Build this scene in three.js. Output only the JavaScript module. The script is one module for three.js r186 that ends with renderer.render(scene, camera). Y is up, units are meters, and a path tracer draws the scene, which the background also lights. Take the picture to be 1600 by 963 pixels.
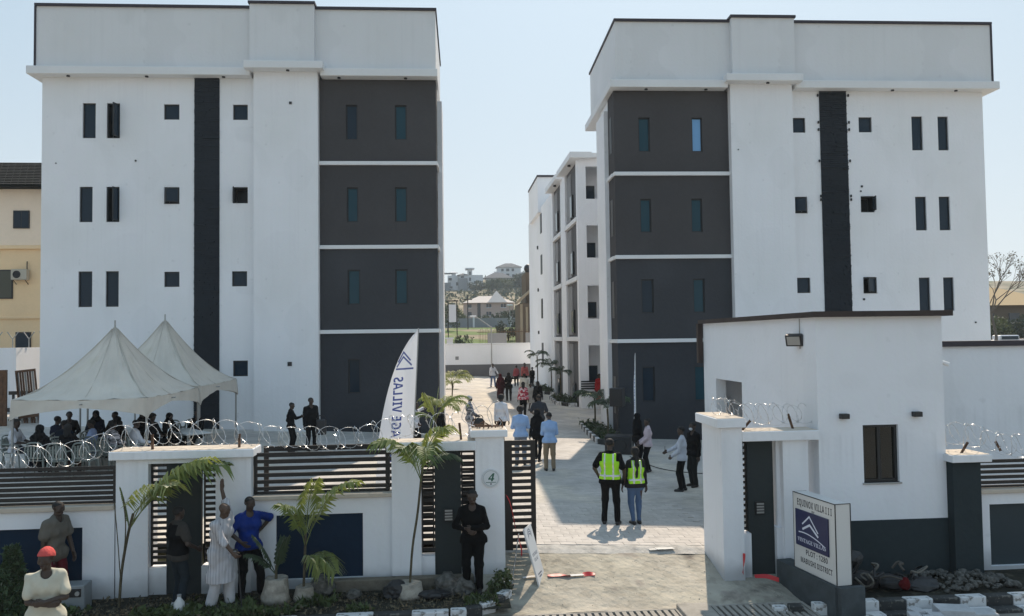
import * as THREE from 'three';
import { mergeGeometries, mergeVertices } from 'three/addons/utils/BufferGeometryUtils.js';
import { RoundedBoxGeometry } from 'three/addons/geometries/RoundedBoxGeometry.js';

// ---------- camera, sky, sun, exposure ----------
const scene = new THREE.Scene();
const camera = new THREE.PerspectiveCamera(42.44, 1024 / 616, 0.1, 4000);
camera.position.set(0, 3.9, 0);
{
  const yaw = Math.atan(105 / 1240), pit = Math.atan(47 / 1240);
  camera.up.set(0, 1, 0);
  camera.lookAt(camera.position.clone().add(new THREE.Vector3(Math.sin(yaw) * Math.cos(pit), Math.sin(pit), -Math.cos(yaw) * Math.cos(pit))));
  camera.rotateZ(-0.013);
}
const SUN = new THREE.Vector3(0.275, 1, -0.88).normalize();
{ // computed hazy daylight sky
  const w = 512, h = 256, d = new Float32Array(w * h * 4);
  const v = new THREE.Vector3();
  for (let j = 0; j < h; j++) for (let i = 0; i < w; i++) {
    const el = ((j + 0.5) / h - 0.5) * Math.PI, az = ((i + 0.5) / w - 0.5) * 2 * Math.PI;
    v.set(Math.cos(el) * Math.cos(az), Math.sin(el), Math.cos(el) * Math.sin(az));
    const e = Math.max(0, v.y), c = v.dot(SUN);
    const t = Math.exp(-e * 3.4), g = Math.exp((c - 1) * 5.0);
    const z = [0.25, 0.42, 0.60], hz = [0.81, 0.87, 0.875];
    const k = (j * w + i) * 4;
    for (let q = 0; q < 3; q++) d[k + q] = (z[q] * (1 - t) + hz[q] * t) + g * [0.40, 0.37, 0.33][q];
    d[k + 3] = 1;
  }
  const t = new THREE.DataTexture(d, w, h, THREE.RGBAFormat, THREE.FloatType);
  t.mapping = THREE.EquirectangularReflectionMapping; t.magFilter = THREE.LinearFilter; t.needsUpdate = true;
  scene.background = t; scene.environment = t;
}
const sun = new THREE.DirectionalLight(0xffeed8, 5.0);
sun.position.copy(SUN).multiplyScalar(120); sun.castShadow = true;
sun.target.position.set(0, 0, -25); sun.position.add(sun.target.position);
sun.shadow.mapSize.set(4096, 4096);
Object.assign(sun.shadow.camera, { left: -60, right: 60, top: 60, bottom: -60, near: 1, far: 400 });
scene.add(sun, sun.target);
scene.fog = new THREE.FogExp2(0xdfe9f0, 0.0005);
const renderer = new THREE.WebGLRenderer({ antialias: true });
renderer.toneMapping = THREE.LinearToneMapping; renderer.toneMappingExposure = 1.1;
renderer.shadowMap.enabled = true; renderer.setSize(1024, 616);

// ---------- helpers ----------
function rng(s) { return () => { s |= 0; s = s + 0x6D2B79F5 | 0; let t = Math.imul(s ^ s >>> 15, 1 | s); t = t + Math.imul(t ^ t >>> 7, 61 | t) ^ t; return ((t ^ t >>> 14) >>> 0) / 4294967296; }; }
const rnd = rng(20), rr = (a, b) => a + (b - a) * rnd();
const clamp = (x, a, b) => Math.min(b, Math.max(a, x)), lerp = (a, b, t) => a + (b - a) * t;
const sstep = (a, b, x) => { const t = clamp((x - a) / (b - a), 0, 1); return t * t * (3 - 2 * t); };
function h2(x, y, s) { let n = Math.imul(x, 374761393) + Math.imul(y, 668265263) + Math.imul(s, 1274126177) | 0; n = Math.imul(n ^ n >>> 13, 1274126177); return ((n ^ n >>> 16) >>> 0) / 4294967296; }
function vn(x, y, p, s) {
  const xi = Math.floor(x), yi = Math.floor(y), fx = x - xi, fy = y - yi, ux = fx * fx * (3 - 2 * fx), uy = fy * fy * (3 - 2 * fy);
  const m = (a) => ((a % p) + p) % p;
  const a = h2(m(xi), m(yi), s), b = h2(m(xi + 1), m(yi), s), c = h2(m(xi), m(yi + 1), s), d = h2(m(xi + 1), m(yi + 1), s);
  return lerp(lerp(a, b, ux), lerp(c, d, ux), uy);
}
function fbm(u, v, p, oct, s) { let a = 0, w = 0.5, t = 0; for (let i = 0; i < oct; i++) { a += w * vn(u * p, v * p, p, s + i); t += w; w *= 0.5; p *= 2; } return a / t; }
function n3(x, y, z, s) { const zi = Math.floor(z), f = z - zi, u = f * f * (3 - 2 * f); return lerp(vn(x, y, 4096, s + zi * 17), vn(x, y, 4096, s + (zi + 1) * 17), u); }
function tex(n, fn, srgb, sx = 1, sy = sx) { // fn(u,v) -> [r,g,b] 0..1; covers sx by sy metres
  const d = new Uint8Array(n * n * 4);
  for (let j = 0; j < n; j++) for (let i = 0; i < n; i++) { const c = fn((i + 0.5) / n, (j + 0.5) / n), k = (j * n + i) * 4; for (let q = 0; q < 3; q++) d[k + q] = clamp(Math.round((c.length ? c[q] : c) * 255), 0, 255); d[k + 3] = 255; }
  const t = new THREE.DataTexture(d, n, n); t.wrapS = t.wrapT = THREE.RepeatWrapping; t.magFilter = THREE.LinearFilter; t.minFilter = THREE.LinearMipmapLinearFilter; t.generateMipmaps = true;
  t.repeat.set(1 / sx, 1 / sy); if (srgb) t.colorSpace = THREE.SRGBColorSpace; t.needsUpdate = true; return t;
}
const lin = (r, g, b) => new THREE.Color().setRGB(r, g, b);
const toS = (x) => x <= 0.0031308 ? 12.92 * x : 1.055 * Math.pow(x, 1 / 2.4) - 0.055;
// mottled colour texture around a linear colour
function mottle(c, amt, sx, seed, p = 4, n = 256, oct = 5) { return tex(n, (u, v) => { const k = 1 + amt * (fbm(u, v, p, oct, seed) - 0.5) * 2, q = 1 + amt * 0.4 * (vn(u * 64, v * 64, 64, seed + 9) - 0.5); return c.map((x) => toS(clamp(x * k * q, 0, 1))); }, true, sx); }
const bumpPlaster = tex(256, (u, v) => fbm(u, v, 16, 4, 3), false, 1.2);
const bumpRough = tex(256, (u, v) => fbm(u, v, 10, 5, 5), false, 1.0);
const bumpWeave = tex(128, (u, v) => 0.5 + 0.3 * fbm(u, v, 8, 4, 8), false, 0.3);
function M(c, o = {}) { const m = new THREE.MeshPhysicalMaterial({ specularIntensity: (o.roughness ?? 0.85) > 0.8 ? 0.3 : 1, color: o.map ? 0xffffff : lin(...c), roughness: 0.85, metalness: 0, ...o }); return m; }
const plaster = (c, amt, seed, bump = 0.004) => M(c, { map: mottle(c, amt, 5.3, seed, 3), bumpMap: bumpPlaster, bumpScale: bump, roughness: 0.92 });
function whiteWall(c, seed, dirt = 0) { // painted render: faint roller lines, dust near joints, vertical water streaks
  return M(c, { map: tex(512, (u, v) => {
    const big = fbm(u, v, 3, 4, seed) - 0.5, st = Math.pow(vn(u * 90, v * 3, 90, seed + 3), 4) * vn(u * 7, v * 4, 28, seed + 4), roll = vn(u * 30, v * 2, 30, seed + 6) - 0.5;
    const spot = sstep(0.80, 0.9, fbm(u, v, 24, 3, seed + 7)); const k = 1 + 0.10 * big - 0.045 * st + 0.012 * roll - 0.08 * spot - 0.05 * sstep(0.56, 0.6, fbm(u, v, 4, 2, seed + 8)) * vn(u * 3, v * 3, 12, seed + 5) - dirt * (0.42 * sstep(0.012, -0.05, (v > 0.9 ? v - 1 : v) - 0.035 * (fbm(u, v, 18, 4, seed + 11) - 0.4)) + 0.13 * Math.pow(vn(u * 110, v * 4, 110, seed + 13), 3) * sstep(0.2, 0.33, v) * sstep(0.36, 0.335, v));
    return [toS(c[0] * k), toS(c[1] * k), toS(c[2] * (k - 0.004 + 0.03 * big))];
  }, true, 6.1), bumpMap: bumpPlaster, bumpScale: 0.004, roughness: 0.9 });
}
const MAT = {
  white: whiteWall([0.80, 0.805, 0.825], 11), gateWhite: whiteWall([0.785, 0.795, 0.825], 31, 1), capTop: plaster([0.55, 0.48, 0.40], 0.25, 13),
  parapet: whiteWall([0.69, 0.695, 0.705], 15), trimWhite: plaster([0.74, 0.745, 0.75], 0.05, 17), charcoal: plaster([0.070, 0.067, 0.069], 0.14, 19), charcoalLow: plaster([0.045, 0.048, 0.055], 0.16, 20), charcoalMid: plaster([0.058, 0.060, 0.066], 0.15, 21),  // parapet is a darker white: weaker ground bounce put into the colour
  slate: plaster([0.026, 0.031, 0.038], 0.3, 23), darkBase: plaster([0.030, 0.040, 0.044], 0.2, 29), navy: plaster([0.012, 0.026, 0.05], 0.2, 37),
  roofTrim: M([0.028, 0.021, 0.030], { roughness: 0.6 }), gateTrim: M([0.035, 0.022, 0.018], { roughness: 0.7, map: mottle([0.035, 0.022, 0.018], 0.4, 1.5, 91, 6) }),
  frame: M([0.022, 0.024, 0.026], { roughness: 0.45, metalness: 0.3 }),
  glass: new THREE.MeshPhysicalMaterial({ color: lin(0.012, 0.026, 0.042), roughness: 0.12, metalness: 0, ior: 1.3 }),
  glassTeal: new THREE.MeshPhysicalMaterial({ color: lin(0.012, 0.052, 0.072), roughness: 0.12, ior: 1.3 }),
  skyTintPane: M([0.16, 0.36, 0.62], { roughness: 0.35 }), interior: M([0.012, 0.012, 0.013]),  // pale blue pane: sky showing in the glass, put into its base colour
  fence: M([0.016, 0.0145, 0.0145], { roughness: 0.5, metalness: 0.2 }), doorPanel: plaster([0.040, 0.047, 0.048], 0.12, 41),
  wire: M([0.62, 0.63, 0.64], { roughness: 0.28, metalness: 0.9 }), rust: M([0.12, 0.075, 0.05], { roughness: 0.9, map: mottle([0.13, 0.08, 0.055], 0.6, 0.3, 43, 6, 128) }),
  greyWall: plaster([0.13, 0.13, 0.135], 0.12, 47), greyInner: plaster([0.26, 0.26, 0.265], 0.08, 48),
  concrete: M([0.3, 0.28, 0.25], { map: mottle([0.30, 0.28, 0.25], 0.3, 1.3, 53, 6), bumpMap: bumpRough, bumpScale: 0.006, roughness: 0.95 }),
  plinth: M([0.09, 0.10, 0.105], { map: mottle([0.07, 0.08, 0.085], 0.3, 1.1, 59, 6), bumpMap: bumpRough, bumpScale: 0.005, roughness: 0.9 }),
  kerbWhite: M([0.6, 0.6, 0.6], { map: tex(256, (u, v) => { const k = 0.75 + 0.5 * fbm(u, v, 6, 5, 61), ch = sstep(0.60, 0.66, fbm(u, v, 12, 4, 63)); return [0.60, 0.60, 0.60].map((x, i) => toS(lerp(x * k, [0.20, 0.185, 0.165][i], ch * 0.85))); }, true, 0.9), bumpMap: bumpRough, bumpScale: 0.004, roughness: 0.85 }),
  kerbBlack: M([0.03, 0.032, 0.033], { map: tex(256, (u, v) => { const k = 0.6 + 0.8 * fbm(u, v, 6, 5, 67), ch = sstep(0.60, 0.68, fbm(u, v, 12, 4, 69)); return [0.034, 0.036, 0.036].map((x, i) => toS(lerp(x * k, [0.17, 0.16, 0.14][i], ch * 0.7))); }, true, 0.9), bumpMap: bumpRough, bumpScale: 0.004, roughness: 0.8 }),
  steel: M([0.35, 0.35, 0.34], { metalness: 0.5, roughness: 0.5 }), black: M([0.012, 0.012, 0.013], { roughness: 0.6 }), plasticBlack: M([0.018, 0.018, 0.02], { roughness: 0.5 }),
};
const used = {};
function numbered(n) { if (!(n in used)) { used[n] = 0; return n; } used[n]++; return n + '_' + String(used[n]).padStart(3, '0'); }
function tag(o, label, category, group, kind) { if (label) o.userData.label = label; if (category) o.userData.category = category; if (group) o.userData.group = group; if (kind) o.userData.kind = kind; return o; }
function thing(name, label, category, pos = [0, 0, 0], ry = 0, group) { const g = new THREE.Group(); g.name = numbered(name); g.position.set(...pos); g.rotation.y = ry; scene.add(g); return tag(g, label, category, group); }
function norm(g) { g = g.index ? g.toNonIndexed() : g; for (const k of Object.keys(g.attributes)) if (!['position', 'normal', 'uv'].includes(k)) g.deleteAttribute(k); if (!g.attributes.normal) g.computeVertexNormals(); if (!g.attributes.uv) g.setAttribute('uv', new THREE.BufferAttribute(new Float32Array(g.attributes.position.count * 2), 2)); g.morphAttributes = {}; return g; }
function boxUV(g) { // uv in metres from each face's own plane
  const p = g.attributes.position, uv = g.attributes.uv, A = new THREE.Vector3(), B = new THREE.Vector3(), C = new THREE.Vector3();
  for (let i = 0; i < p.count; i += 3) {
    A.fromBufferAttribute(p, i); B.fromBufferAttribute(p, i + 1).sub(A); C.fromBufferAttribute(p, i + 2).sub(A); B.cross(C);
    const x = Math.abs(B.x), y = Math.abs(B.y), z = Math.abs(B.z);
    for (let q = 0; q < 3; q++) { const X = p.getX(i + q), Y = p.getY(i + q), Z = p.getZ(i + q); if (x > y && x > z) uv.setXY(i + q, Z + X * 0.3, Y); else if (y > z) uv.setXY(i + q, X, Z + Y * 0.3); else uv.setXY(i + q, X + Z * 0.3, Y); }
  }
  return g;
}
function shape(geoms, keepUV) { const l = (Array.isArray(geoms) ? geoms : [geoms]).map(norm); const g = l.length > 1 ? mergeGeometries(l) : l[0]; return keepUV ? g : boxUV(g); }
function part(parent, name, geoms, mat, keepUV) { const m = new THREE.Mesh(shape(geoms, keepUV), mat); m.castShadow = m.receiveShadow = true; m.name = parent === scene ? numbered(name) : name; parent.add(m); return m; }
const solo = (name, geoms, mat, label, cat, group, keepUV) => tag(part(scene, name, geoms, mat, keepUV), label, cat, group);
const setting = (name, geoms, mat, keepUV) => { const m = part(scene, name, geoms, mat, keepUV); m.userData.kind = 'structure'; return m; };
const bx = (x0, x1, y0, y1, z0, z1) => new THREE.BoxGeometry(x1 - x0, y1 - y0, z1 - z0).translate((x0 + x1) / 2, (y0 + y1) / 2, (z0 + z1) / 2);
const rbx = (x0, x1, y0, y1, z0, z1, r = 0.015) => new RoundedBoxGeometry(x1 - x0, y1 - y0, z1 - z0, 2, r).translate((x0 + x1) / 2, (y0 + y1) / 2, (z0 + z1) / 2);
const V = (x, y, z) => new THREE.Vector3(x, y, z);
function rod(a, b, r, n = 6, r2 = r) { a = V(...a); b = V(...b); const d = b.clone().sub(a), L = d.length(); const g = new THREE.CylinderGeometry(r2, r, L, n); g.translate(0, L / 2, 0); g.applyQuaternion(new THREE.Quaternion().setFromUnitVectors(V(0, 1, 0), d.normalize())); return g.translate(a.x, a.y, a.z); }
const tube = (pts, r, seg = 24, n = 6) => new THREE.TubeGeometry(new THREE.CatmullRomCurve3(pts.map((p) => V(...p))), seg, r, n);
function wallWithHoles(x0, x1, y0, y1, zf, th, holes) { // front face at zf, thickness th behind
  const s = new THREE.Shape(); s.moveTo(x0, y0); s.lineTo(x1, y0); s.lineTo(x1, y1); s.lineTo(x0, y1); s.closePath();
  for (const [a, b, c, d] of holes) { const h = new THREE.Path(); h.moveTo(a, c); h.lineTo(a, d); h.lineTo(b, d); h.lineTo(b, c); h.closePath(); s.holes.push(h); }
  return new THREE.ExtrudeGeometry(s, { depth: th, bevelEnabled: false }).translate(0, 0, zf - th);
}
function poly(pts, th) { const s = new THREE.Shape(pts.map((p) => new THREE.Vector2(...p))); return new THREE.ExtrudeGeometry(s, { depth: th, bevelEnabled: false }); }
function canvasTex(w, h, draw) { const c = document.createElement('canvas'); c.width = w; c.height = h; draw(c.getContext('2d'), w, h); const t = new THREE.CanvasTexture(c); t.colorSpace = THREE.SRGBColorSpace; return t; }
// ground height of the courtyard
const gy = (x, z) => 0.12 - 0.04 * clamp(x, -14, 14) + 0.012 * Math.max(0, -z - 32);
const standY = (x, z) => z < -14.7 ? gy(x, z) : (z > -12.2 ? -0.5 : -0.32);
// ---------- terrain, courtyard, apron, road ----------
function hillY(x, z) {
  const d = -z;
  const k = [[60, -0.4], [73, -0.1], [82, 1.0], [100, 2.2], [130, 4.3], [170, 6.2], [200, 7.8], [250, 13], [330, 22], [390, 26.5], [450, 34], [600, 40], [900, 30], [3000, 10]];
  let y = k[0][1]; for (let i = 1; i < k.length; i++) if (d >= k[i - 1][0]) { const t = clamp((d - k[i - 1][0]) / (k[i][0] - k[i - 1][0]), 0, 1); y = lerp(k[i - 1][1], k[i][1], t); }
  if (d > 240) y += (fbm(x / 700 + 0.31, z / 700 + 0.17, 8, 3, 4) - 0.5) * 4 * sstep(240, 420, d);
  y += 5 * Math.exp(-(((x - 52) / 42) ** 2) - (((d - 430) / 60) ** 2));
  return y;
}
function terrainY(x, z) {
  if (z > -14.7) return -0.72;
  if (z > -66) return gy(x, z) - 0.3;
  const t = sstep(66, 74, -z); return lerp(gy(x, -66) - 0.3, hillY(x, z), t);
}
function sheet(xs, zs, fy) {
  const nx = xs.length, nz = zs.length, pos = [], uv = [], idx = [];
  for (const z of zs) for (const x of xs) { pos.push(x, fy(x, z), z); uv.push(x, -z); }
  for (let j = 0; j < nz - 1; j++) for (let i = 0; i < nx - 1; i++) { const a = j * nx + i, b = a + 1, c = a + nx, d = c + 1; idx.push(a, b, c, b, d, c); }
  const g = new THREE.BufferGeometry(); g.setAttribute('position', new THREE.Float32BufferAttribute(pos, 3)); g.setAttribute('uv', new THREE.Float32BufferAttribute(uv, 2)); g.setIndex(idx); g.computeVertexNormals();
  if (g.attributes.normal.getY(0) < 0) { for (let i = 0; i < idx.length; i += 3) { const t = idx[i]; idx[i] = idx[i + 1]; idx[i + 1] = t; } g.setIndex(idx); g.computeVertexNormals(); }
  return g;
}
const range = (a, b, n) => Array.from({ length: n + 1 }, (_, i) => a + (b - a) * i / n);
{
  const xs = [-3000, -1500, -800, ...range(-500, 500, 80), 800, 1500, 3000];
  const zs = [400, 60, 10, -8, -12, -14.69, -14.71, ...range(-16, -64, 12), ...range(-66, -82, 8), ...range(-90, -260, 18), ...range(-275, -620, 28), -700, -900, -1400, -3000];
  const m = M([0.1, 0.09, 0.05], { map: tex(256, (u, v) => { const a = fbm(u, v, 4, 6, 71), b = sstep(0.35, 0.65, fbm(u, v, 7, 4, 75)); return [toS(lerp(0.30, 0.12, b) * (0.6 + a * 0.8)), toS(lerp(0.25, 0.12, b) * (0.6 + a * 0.8)), toS(lerp(0.18, 0.06, b) * (0.6 + a * 0.8))]; }, true, 34), roughness: 1 });
  setting('ground', sheet(xs, zs, terrainY), m, true);
}
// paved courtyard: material carries the far pavers, the nearest ones are pieces
const PAV = [0.475, 0.445, 0.415];
const paveMap = tex(1024, (u, v) => { // 4 m tile of 0.2 x 0.1 staggered blocks
  const U = u * 4, W = v * 4, row = Math.floor(W / 0.1), cx = U / 0.2 + (row % 2) * 0.5, col = Math.floor(cx), fx = cx - col, fz = W / 0.1 - row;
  const e = Math.min(fx * 0.2, (1 - fx) * 0.2, fz * 0.1, (1 - fz) * 0.1), t = 0.9 + 0.2 * h2(((col % 20) + 20) % 20, row, 5), n = fbm(u, v, 6, 6, 81), dust = sstep(0.4, 0.7, fbm(u, v, 3, 4, 85));
  const j = e < 0.004 ? 0.9 : 1, k = t * j * (0.76 + 0.48 * n) * (1 - 0.12 * sstep(0.55, 0.7, fbm(u, v, 2, 5, 89))); return [toS(PAV[0] * k * (1 + 0.06 * dust)), toS(PAV[1] * k * (1 + 0.04 * dust)), toS(PAV[2] * k * (1 - 0.03 * dust))];
}, true, 4);
const paveBump = tex(1024, (u, v) => { const U = u * 4, W = v * 4, row = Math.floor(W / 0.1), cx = U / 0.2 + (row % 2) * 0.5, fx = cx - Math.floor(cx), fz = W / 0.1 - row, e = Math.min(fx * 0.2, (1 - fx) * 0.2, fz * 0.1, (1 - fz) * 0.1); return 0.35 * fbm(u, v, 40, 3, 6) + 0.6 * sstep(0, 0.012, e); }, false, 4);
const blotch = tex(512, (u, v) => { const a = fbm(u, v, 5, 6, 88); return a; }, false, 17);
const paveMat = M(PAV, { map: paveMap, bumpMap: paveBump, bumpScale: 0.006, roughness: 0.92 });
{
  const xs = range(-34, 34, 68), zs = [-14.78, ...range(-15.2, -32, 20), ...range(-33, -72, 30)];
  const yard = setting('courtyard_paving', sheet(xs, zs, gy), paveMat, true);
  // nearest rows inside the gate, block by block
  const mats = [0.97, 1, 1.03, 0.95].map((k, i) => M(PAV, { map: mottle(PAV.map((c) => c * k), 0.22, 0.7, 101 + i, 5, 128), bumpMap: bumpRough, bumpScale: 0.005, roughness: 0.93 }));
  const geos = [0, 1, 2].map((i) => shape(rbx(-0.1488, 0.1488, -0.03, 0.0, -0.0988, 0.0988, 0.004).rotateX((i - 1) * 0.012).rotateZ((i - 1) * 0.008)));
  for (let r = 0; r < 20; r++) for (let c = 0; c < 15; c++) {
    const x = 1.06 + (c + (r % 2) * 0.5) * 0.3, z = -14.9 - r * 0.2; if (x > 5.3 || (r > 18)) continue;
    const m = new THREE.Mesh(geos[(r * 7 + c * 3) % 3], mats[Math.floor(rnd() * 4)]); m.name = 'paver'; m.position.set(x, gy(x, z) + 0.0135 + rr(-0.002, 0.003), z); m.rotation.set(0, rr(-0.02, 0.02), -0.04); m.castShadow = m.receiveShadow = true; yard.add(m);
  }
}
const apronY = (x, z) => lerp(gy(x, -14.8) - 0.072, -0.475, clamp((z + 14.52) / 1.72, 0, 1)) - 0.01 * (x - 3) * clamp((z + 14.52) / 0.8, 0, 1) + 0.05 * (fbm(x / 9 + 0.4, -z / 9 + 0.2, 9, 4, 9) - 0.5);
{ // rough concrete threshold and sandy apron, drain, road
  const th = sheet(range(0.9, 5.0, 26), [-14.5, -14.58, -14.66, -14.74, -14.8], (x, z) => gy(x, -14.8) + 0.006 + 0.03 * (fbm(x / 4 + 0.1, -z / 4, 16, 4, 7) - 0.5) - Math.max(0, z + 14.72) * 0.35);
  setting('gate_threshold', th, M([0.4, 0.38, 0.35], { map: mottle([0.42, 0.40, 0.37], 0.35, 0.8, 111, 6), bumpMap: bumpRough, bumpScale: 0.02 }), true);
  const ay = apronY;
  const sand = M([0.36, 0.32, 0.26], { map: tex(512, (u, v) => { const n = fbm(u, v, 4, 6, 121), s = fbm(u * 1, v, 3, 5, 125), g = sstep(0.58, 0.78, fbm(u, v, 9, 4, 127)), r = vn(u * 5, v * 46, 230, 129); const cl = sstep(0.52, 0.66, fbm(u, v, 22, 4, 128)), k = 0.66 + 0.62 * n - 0.36 * g - 0.16 * cl + 0.13 * (r - 0.5) - 0.12 * sstep(0.5, 0.62, fbm(u, v, 3, 5, 126)); return [toS(0.405 * k), toS((0.372 - 0.015 * g) * k), toS((0.325 - 0.03 * s) * k)]; }, true, 4.2), bumpMap: bumpRough, bumpScale: 0.03, roughness: 1 });
  setting('sandy_apron', sheet(range(0.55, 7.2, 130), range(-14.52, -12.62, 50), (x, z) => ay(x, z) + 0.022 * (fbm(x / 8 + 0.3, -z / 8 + 0.6, 40, 3, 21) - 0.5) * clamp((z + 14.5) * 4, 0, 1)), sand, true);
  const soil = M([0.08, 0.07, 0.055], { map: tex(256, (u, v) => { const n = fbm(u, v, 5, 6, 131), l = sstep(0.6, 0.75, fbm(u, v, 16, 3, 133)); const k = 0.55 + 0.9 * n; return [toS((0.036 + 0.04 * l) * k), toS((0.034 + 0.034 * l) * k), toS((0.026 + 0.024 * l) * k)]; }, true, 1.9), bumpMap: bumpRough, bumpScale: 0.03, roughness: 1 });
  const sy = (x, z) => -0.36 + 0.07 * (fbm(x / 8 + 0.2, -z / 8, 10, 4, 15) - 0.4) + 0.03 * sstep(-13.2, -13.9, z);
  setting('planting_strip', sheet(range(-14, 1.0, 90), range(-14.1, -12.6, 12), sy), soil, true);
  setting('verge', sheet(range(6.0, 16, 50), range(-14.2, -12.15, 12), (x, z) => sy(x, z) - 0.02), soil, true);
  const asphalt = M([0.06, 0.06, 0.06], { map: mottle([0.24, 0.225, 0.2], 0.35, 1.6, 141, 8), bumpMap: bumpRough, bumpScale: 0.008, roughness: 0.95 });
  setting('road', sheet(range(-60, 60, 24), [8, 0, -6, -10, -12.66], () => -0.5), asphalt, true);
}
// ---------- the two front apartment blocks ----------
function windowPart(b, x0, x1, y0, y1, zf, o = {}) { // frame (part) > pane, sash (sub-parts); recessed in an opening whose front face is at zf
  const f = 0.045, z = zf - 0.1;
  const fr = part(b, 'window', [bx(x0, x0 + f, y0, y1, z - 0.03, z + 0.03), bx(x1 - f, x1, y0, y1, z - 0.03, z + 0.03), bx(x0 + f, x1 - f, y0, y0 + f, z - 0.03, z + 0.03), bx(x0 + f, x1 - f, y1 - f, y1, z - 0.03, z + 0.03),
    ...(o.open || o.ajar ? [bx(x0 + f, x1 - f, y0 + f, y1 - f, z - 0.42, z - 0.4), bx(x0, x0 + 0.02, y0, y1, z - 0.4, z - 0.03), bx(x1 - 0.02, x1, y0, y1, z - 0.4, z - 0.03), bx(x0, x1, y1 - 0.02, y1, z - 0.4, z - 0.03)] : [])], MAT.frame);
  const w = x1 - x0 - 2 * f, h = y1 - y0 - 2 * f;
  if (o.open || o.ajar) { // side-hung casement swung outward about one jamb
    const s = o.open || o.ajar, hx = s > 0 ? x1 - f : x0 + f, dir = s > 0 ? -1 : 1, a = (o.ajar ? 0.55 : 1.35), ww = o.ajar ? w : w * 0.95;
    const sash = part(fr, 'sash', [bx(0, 0.04, -h / 2, h / 2, -0.018, 0.018), bx(ww - 0.04, ww, -h / 2, h / 2, -0.018, 0.018), bx(0.04, ww - 0.04, -h / 2, -h / 2 + 0.04, -0.018, 0.018), bx(0.04, ww - 0.04, h / 2 - 0.04, h / 2, -0.018, 0.018)], MAT.frame);
    const pane = part(fr, 'pane', bx(0.04, ww - 0.04, -h / 2 + 0.04, h / 2 - 0.04, -0.004, 0.004), MAT.glass);
    for (const q of [sash, pane]) { q.position.set(hx, (y0 + y1) / 2, z + 0.04); q.rotation.y = dir < 0 ? Math.PI + a * 1 : -a; if (dir < 0) q.rotation.y = Math.PI + a; }
    if (o.ajar) part(fr, 'sill', bx(x0, x1, y0 - 0.02, y0, zf - 0.1, zf + 0.02), MAT.frame);
  } else {
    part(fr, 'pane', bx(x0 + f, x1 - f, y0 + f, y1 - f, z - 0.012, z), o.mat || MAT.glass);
  }
  return fr;
}
const bandMat = MAT.trimWhite;
function lampFix(b, x, y, z) { part(b, 'wall_lamp', [new THREE.CylinderGeometry(0.035, 0.035, 0.1, 10).translate(x, y, z + 0.05), bx(x - 0.02, x + 0.02, y - 0.03, y + 0.03, z, z + 0.03)], MAT.plasticBlack); }
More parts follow.
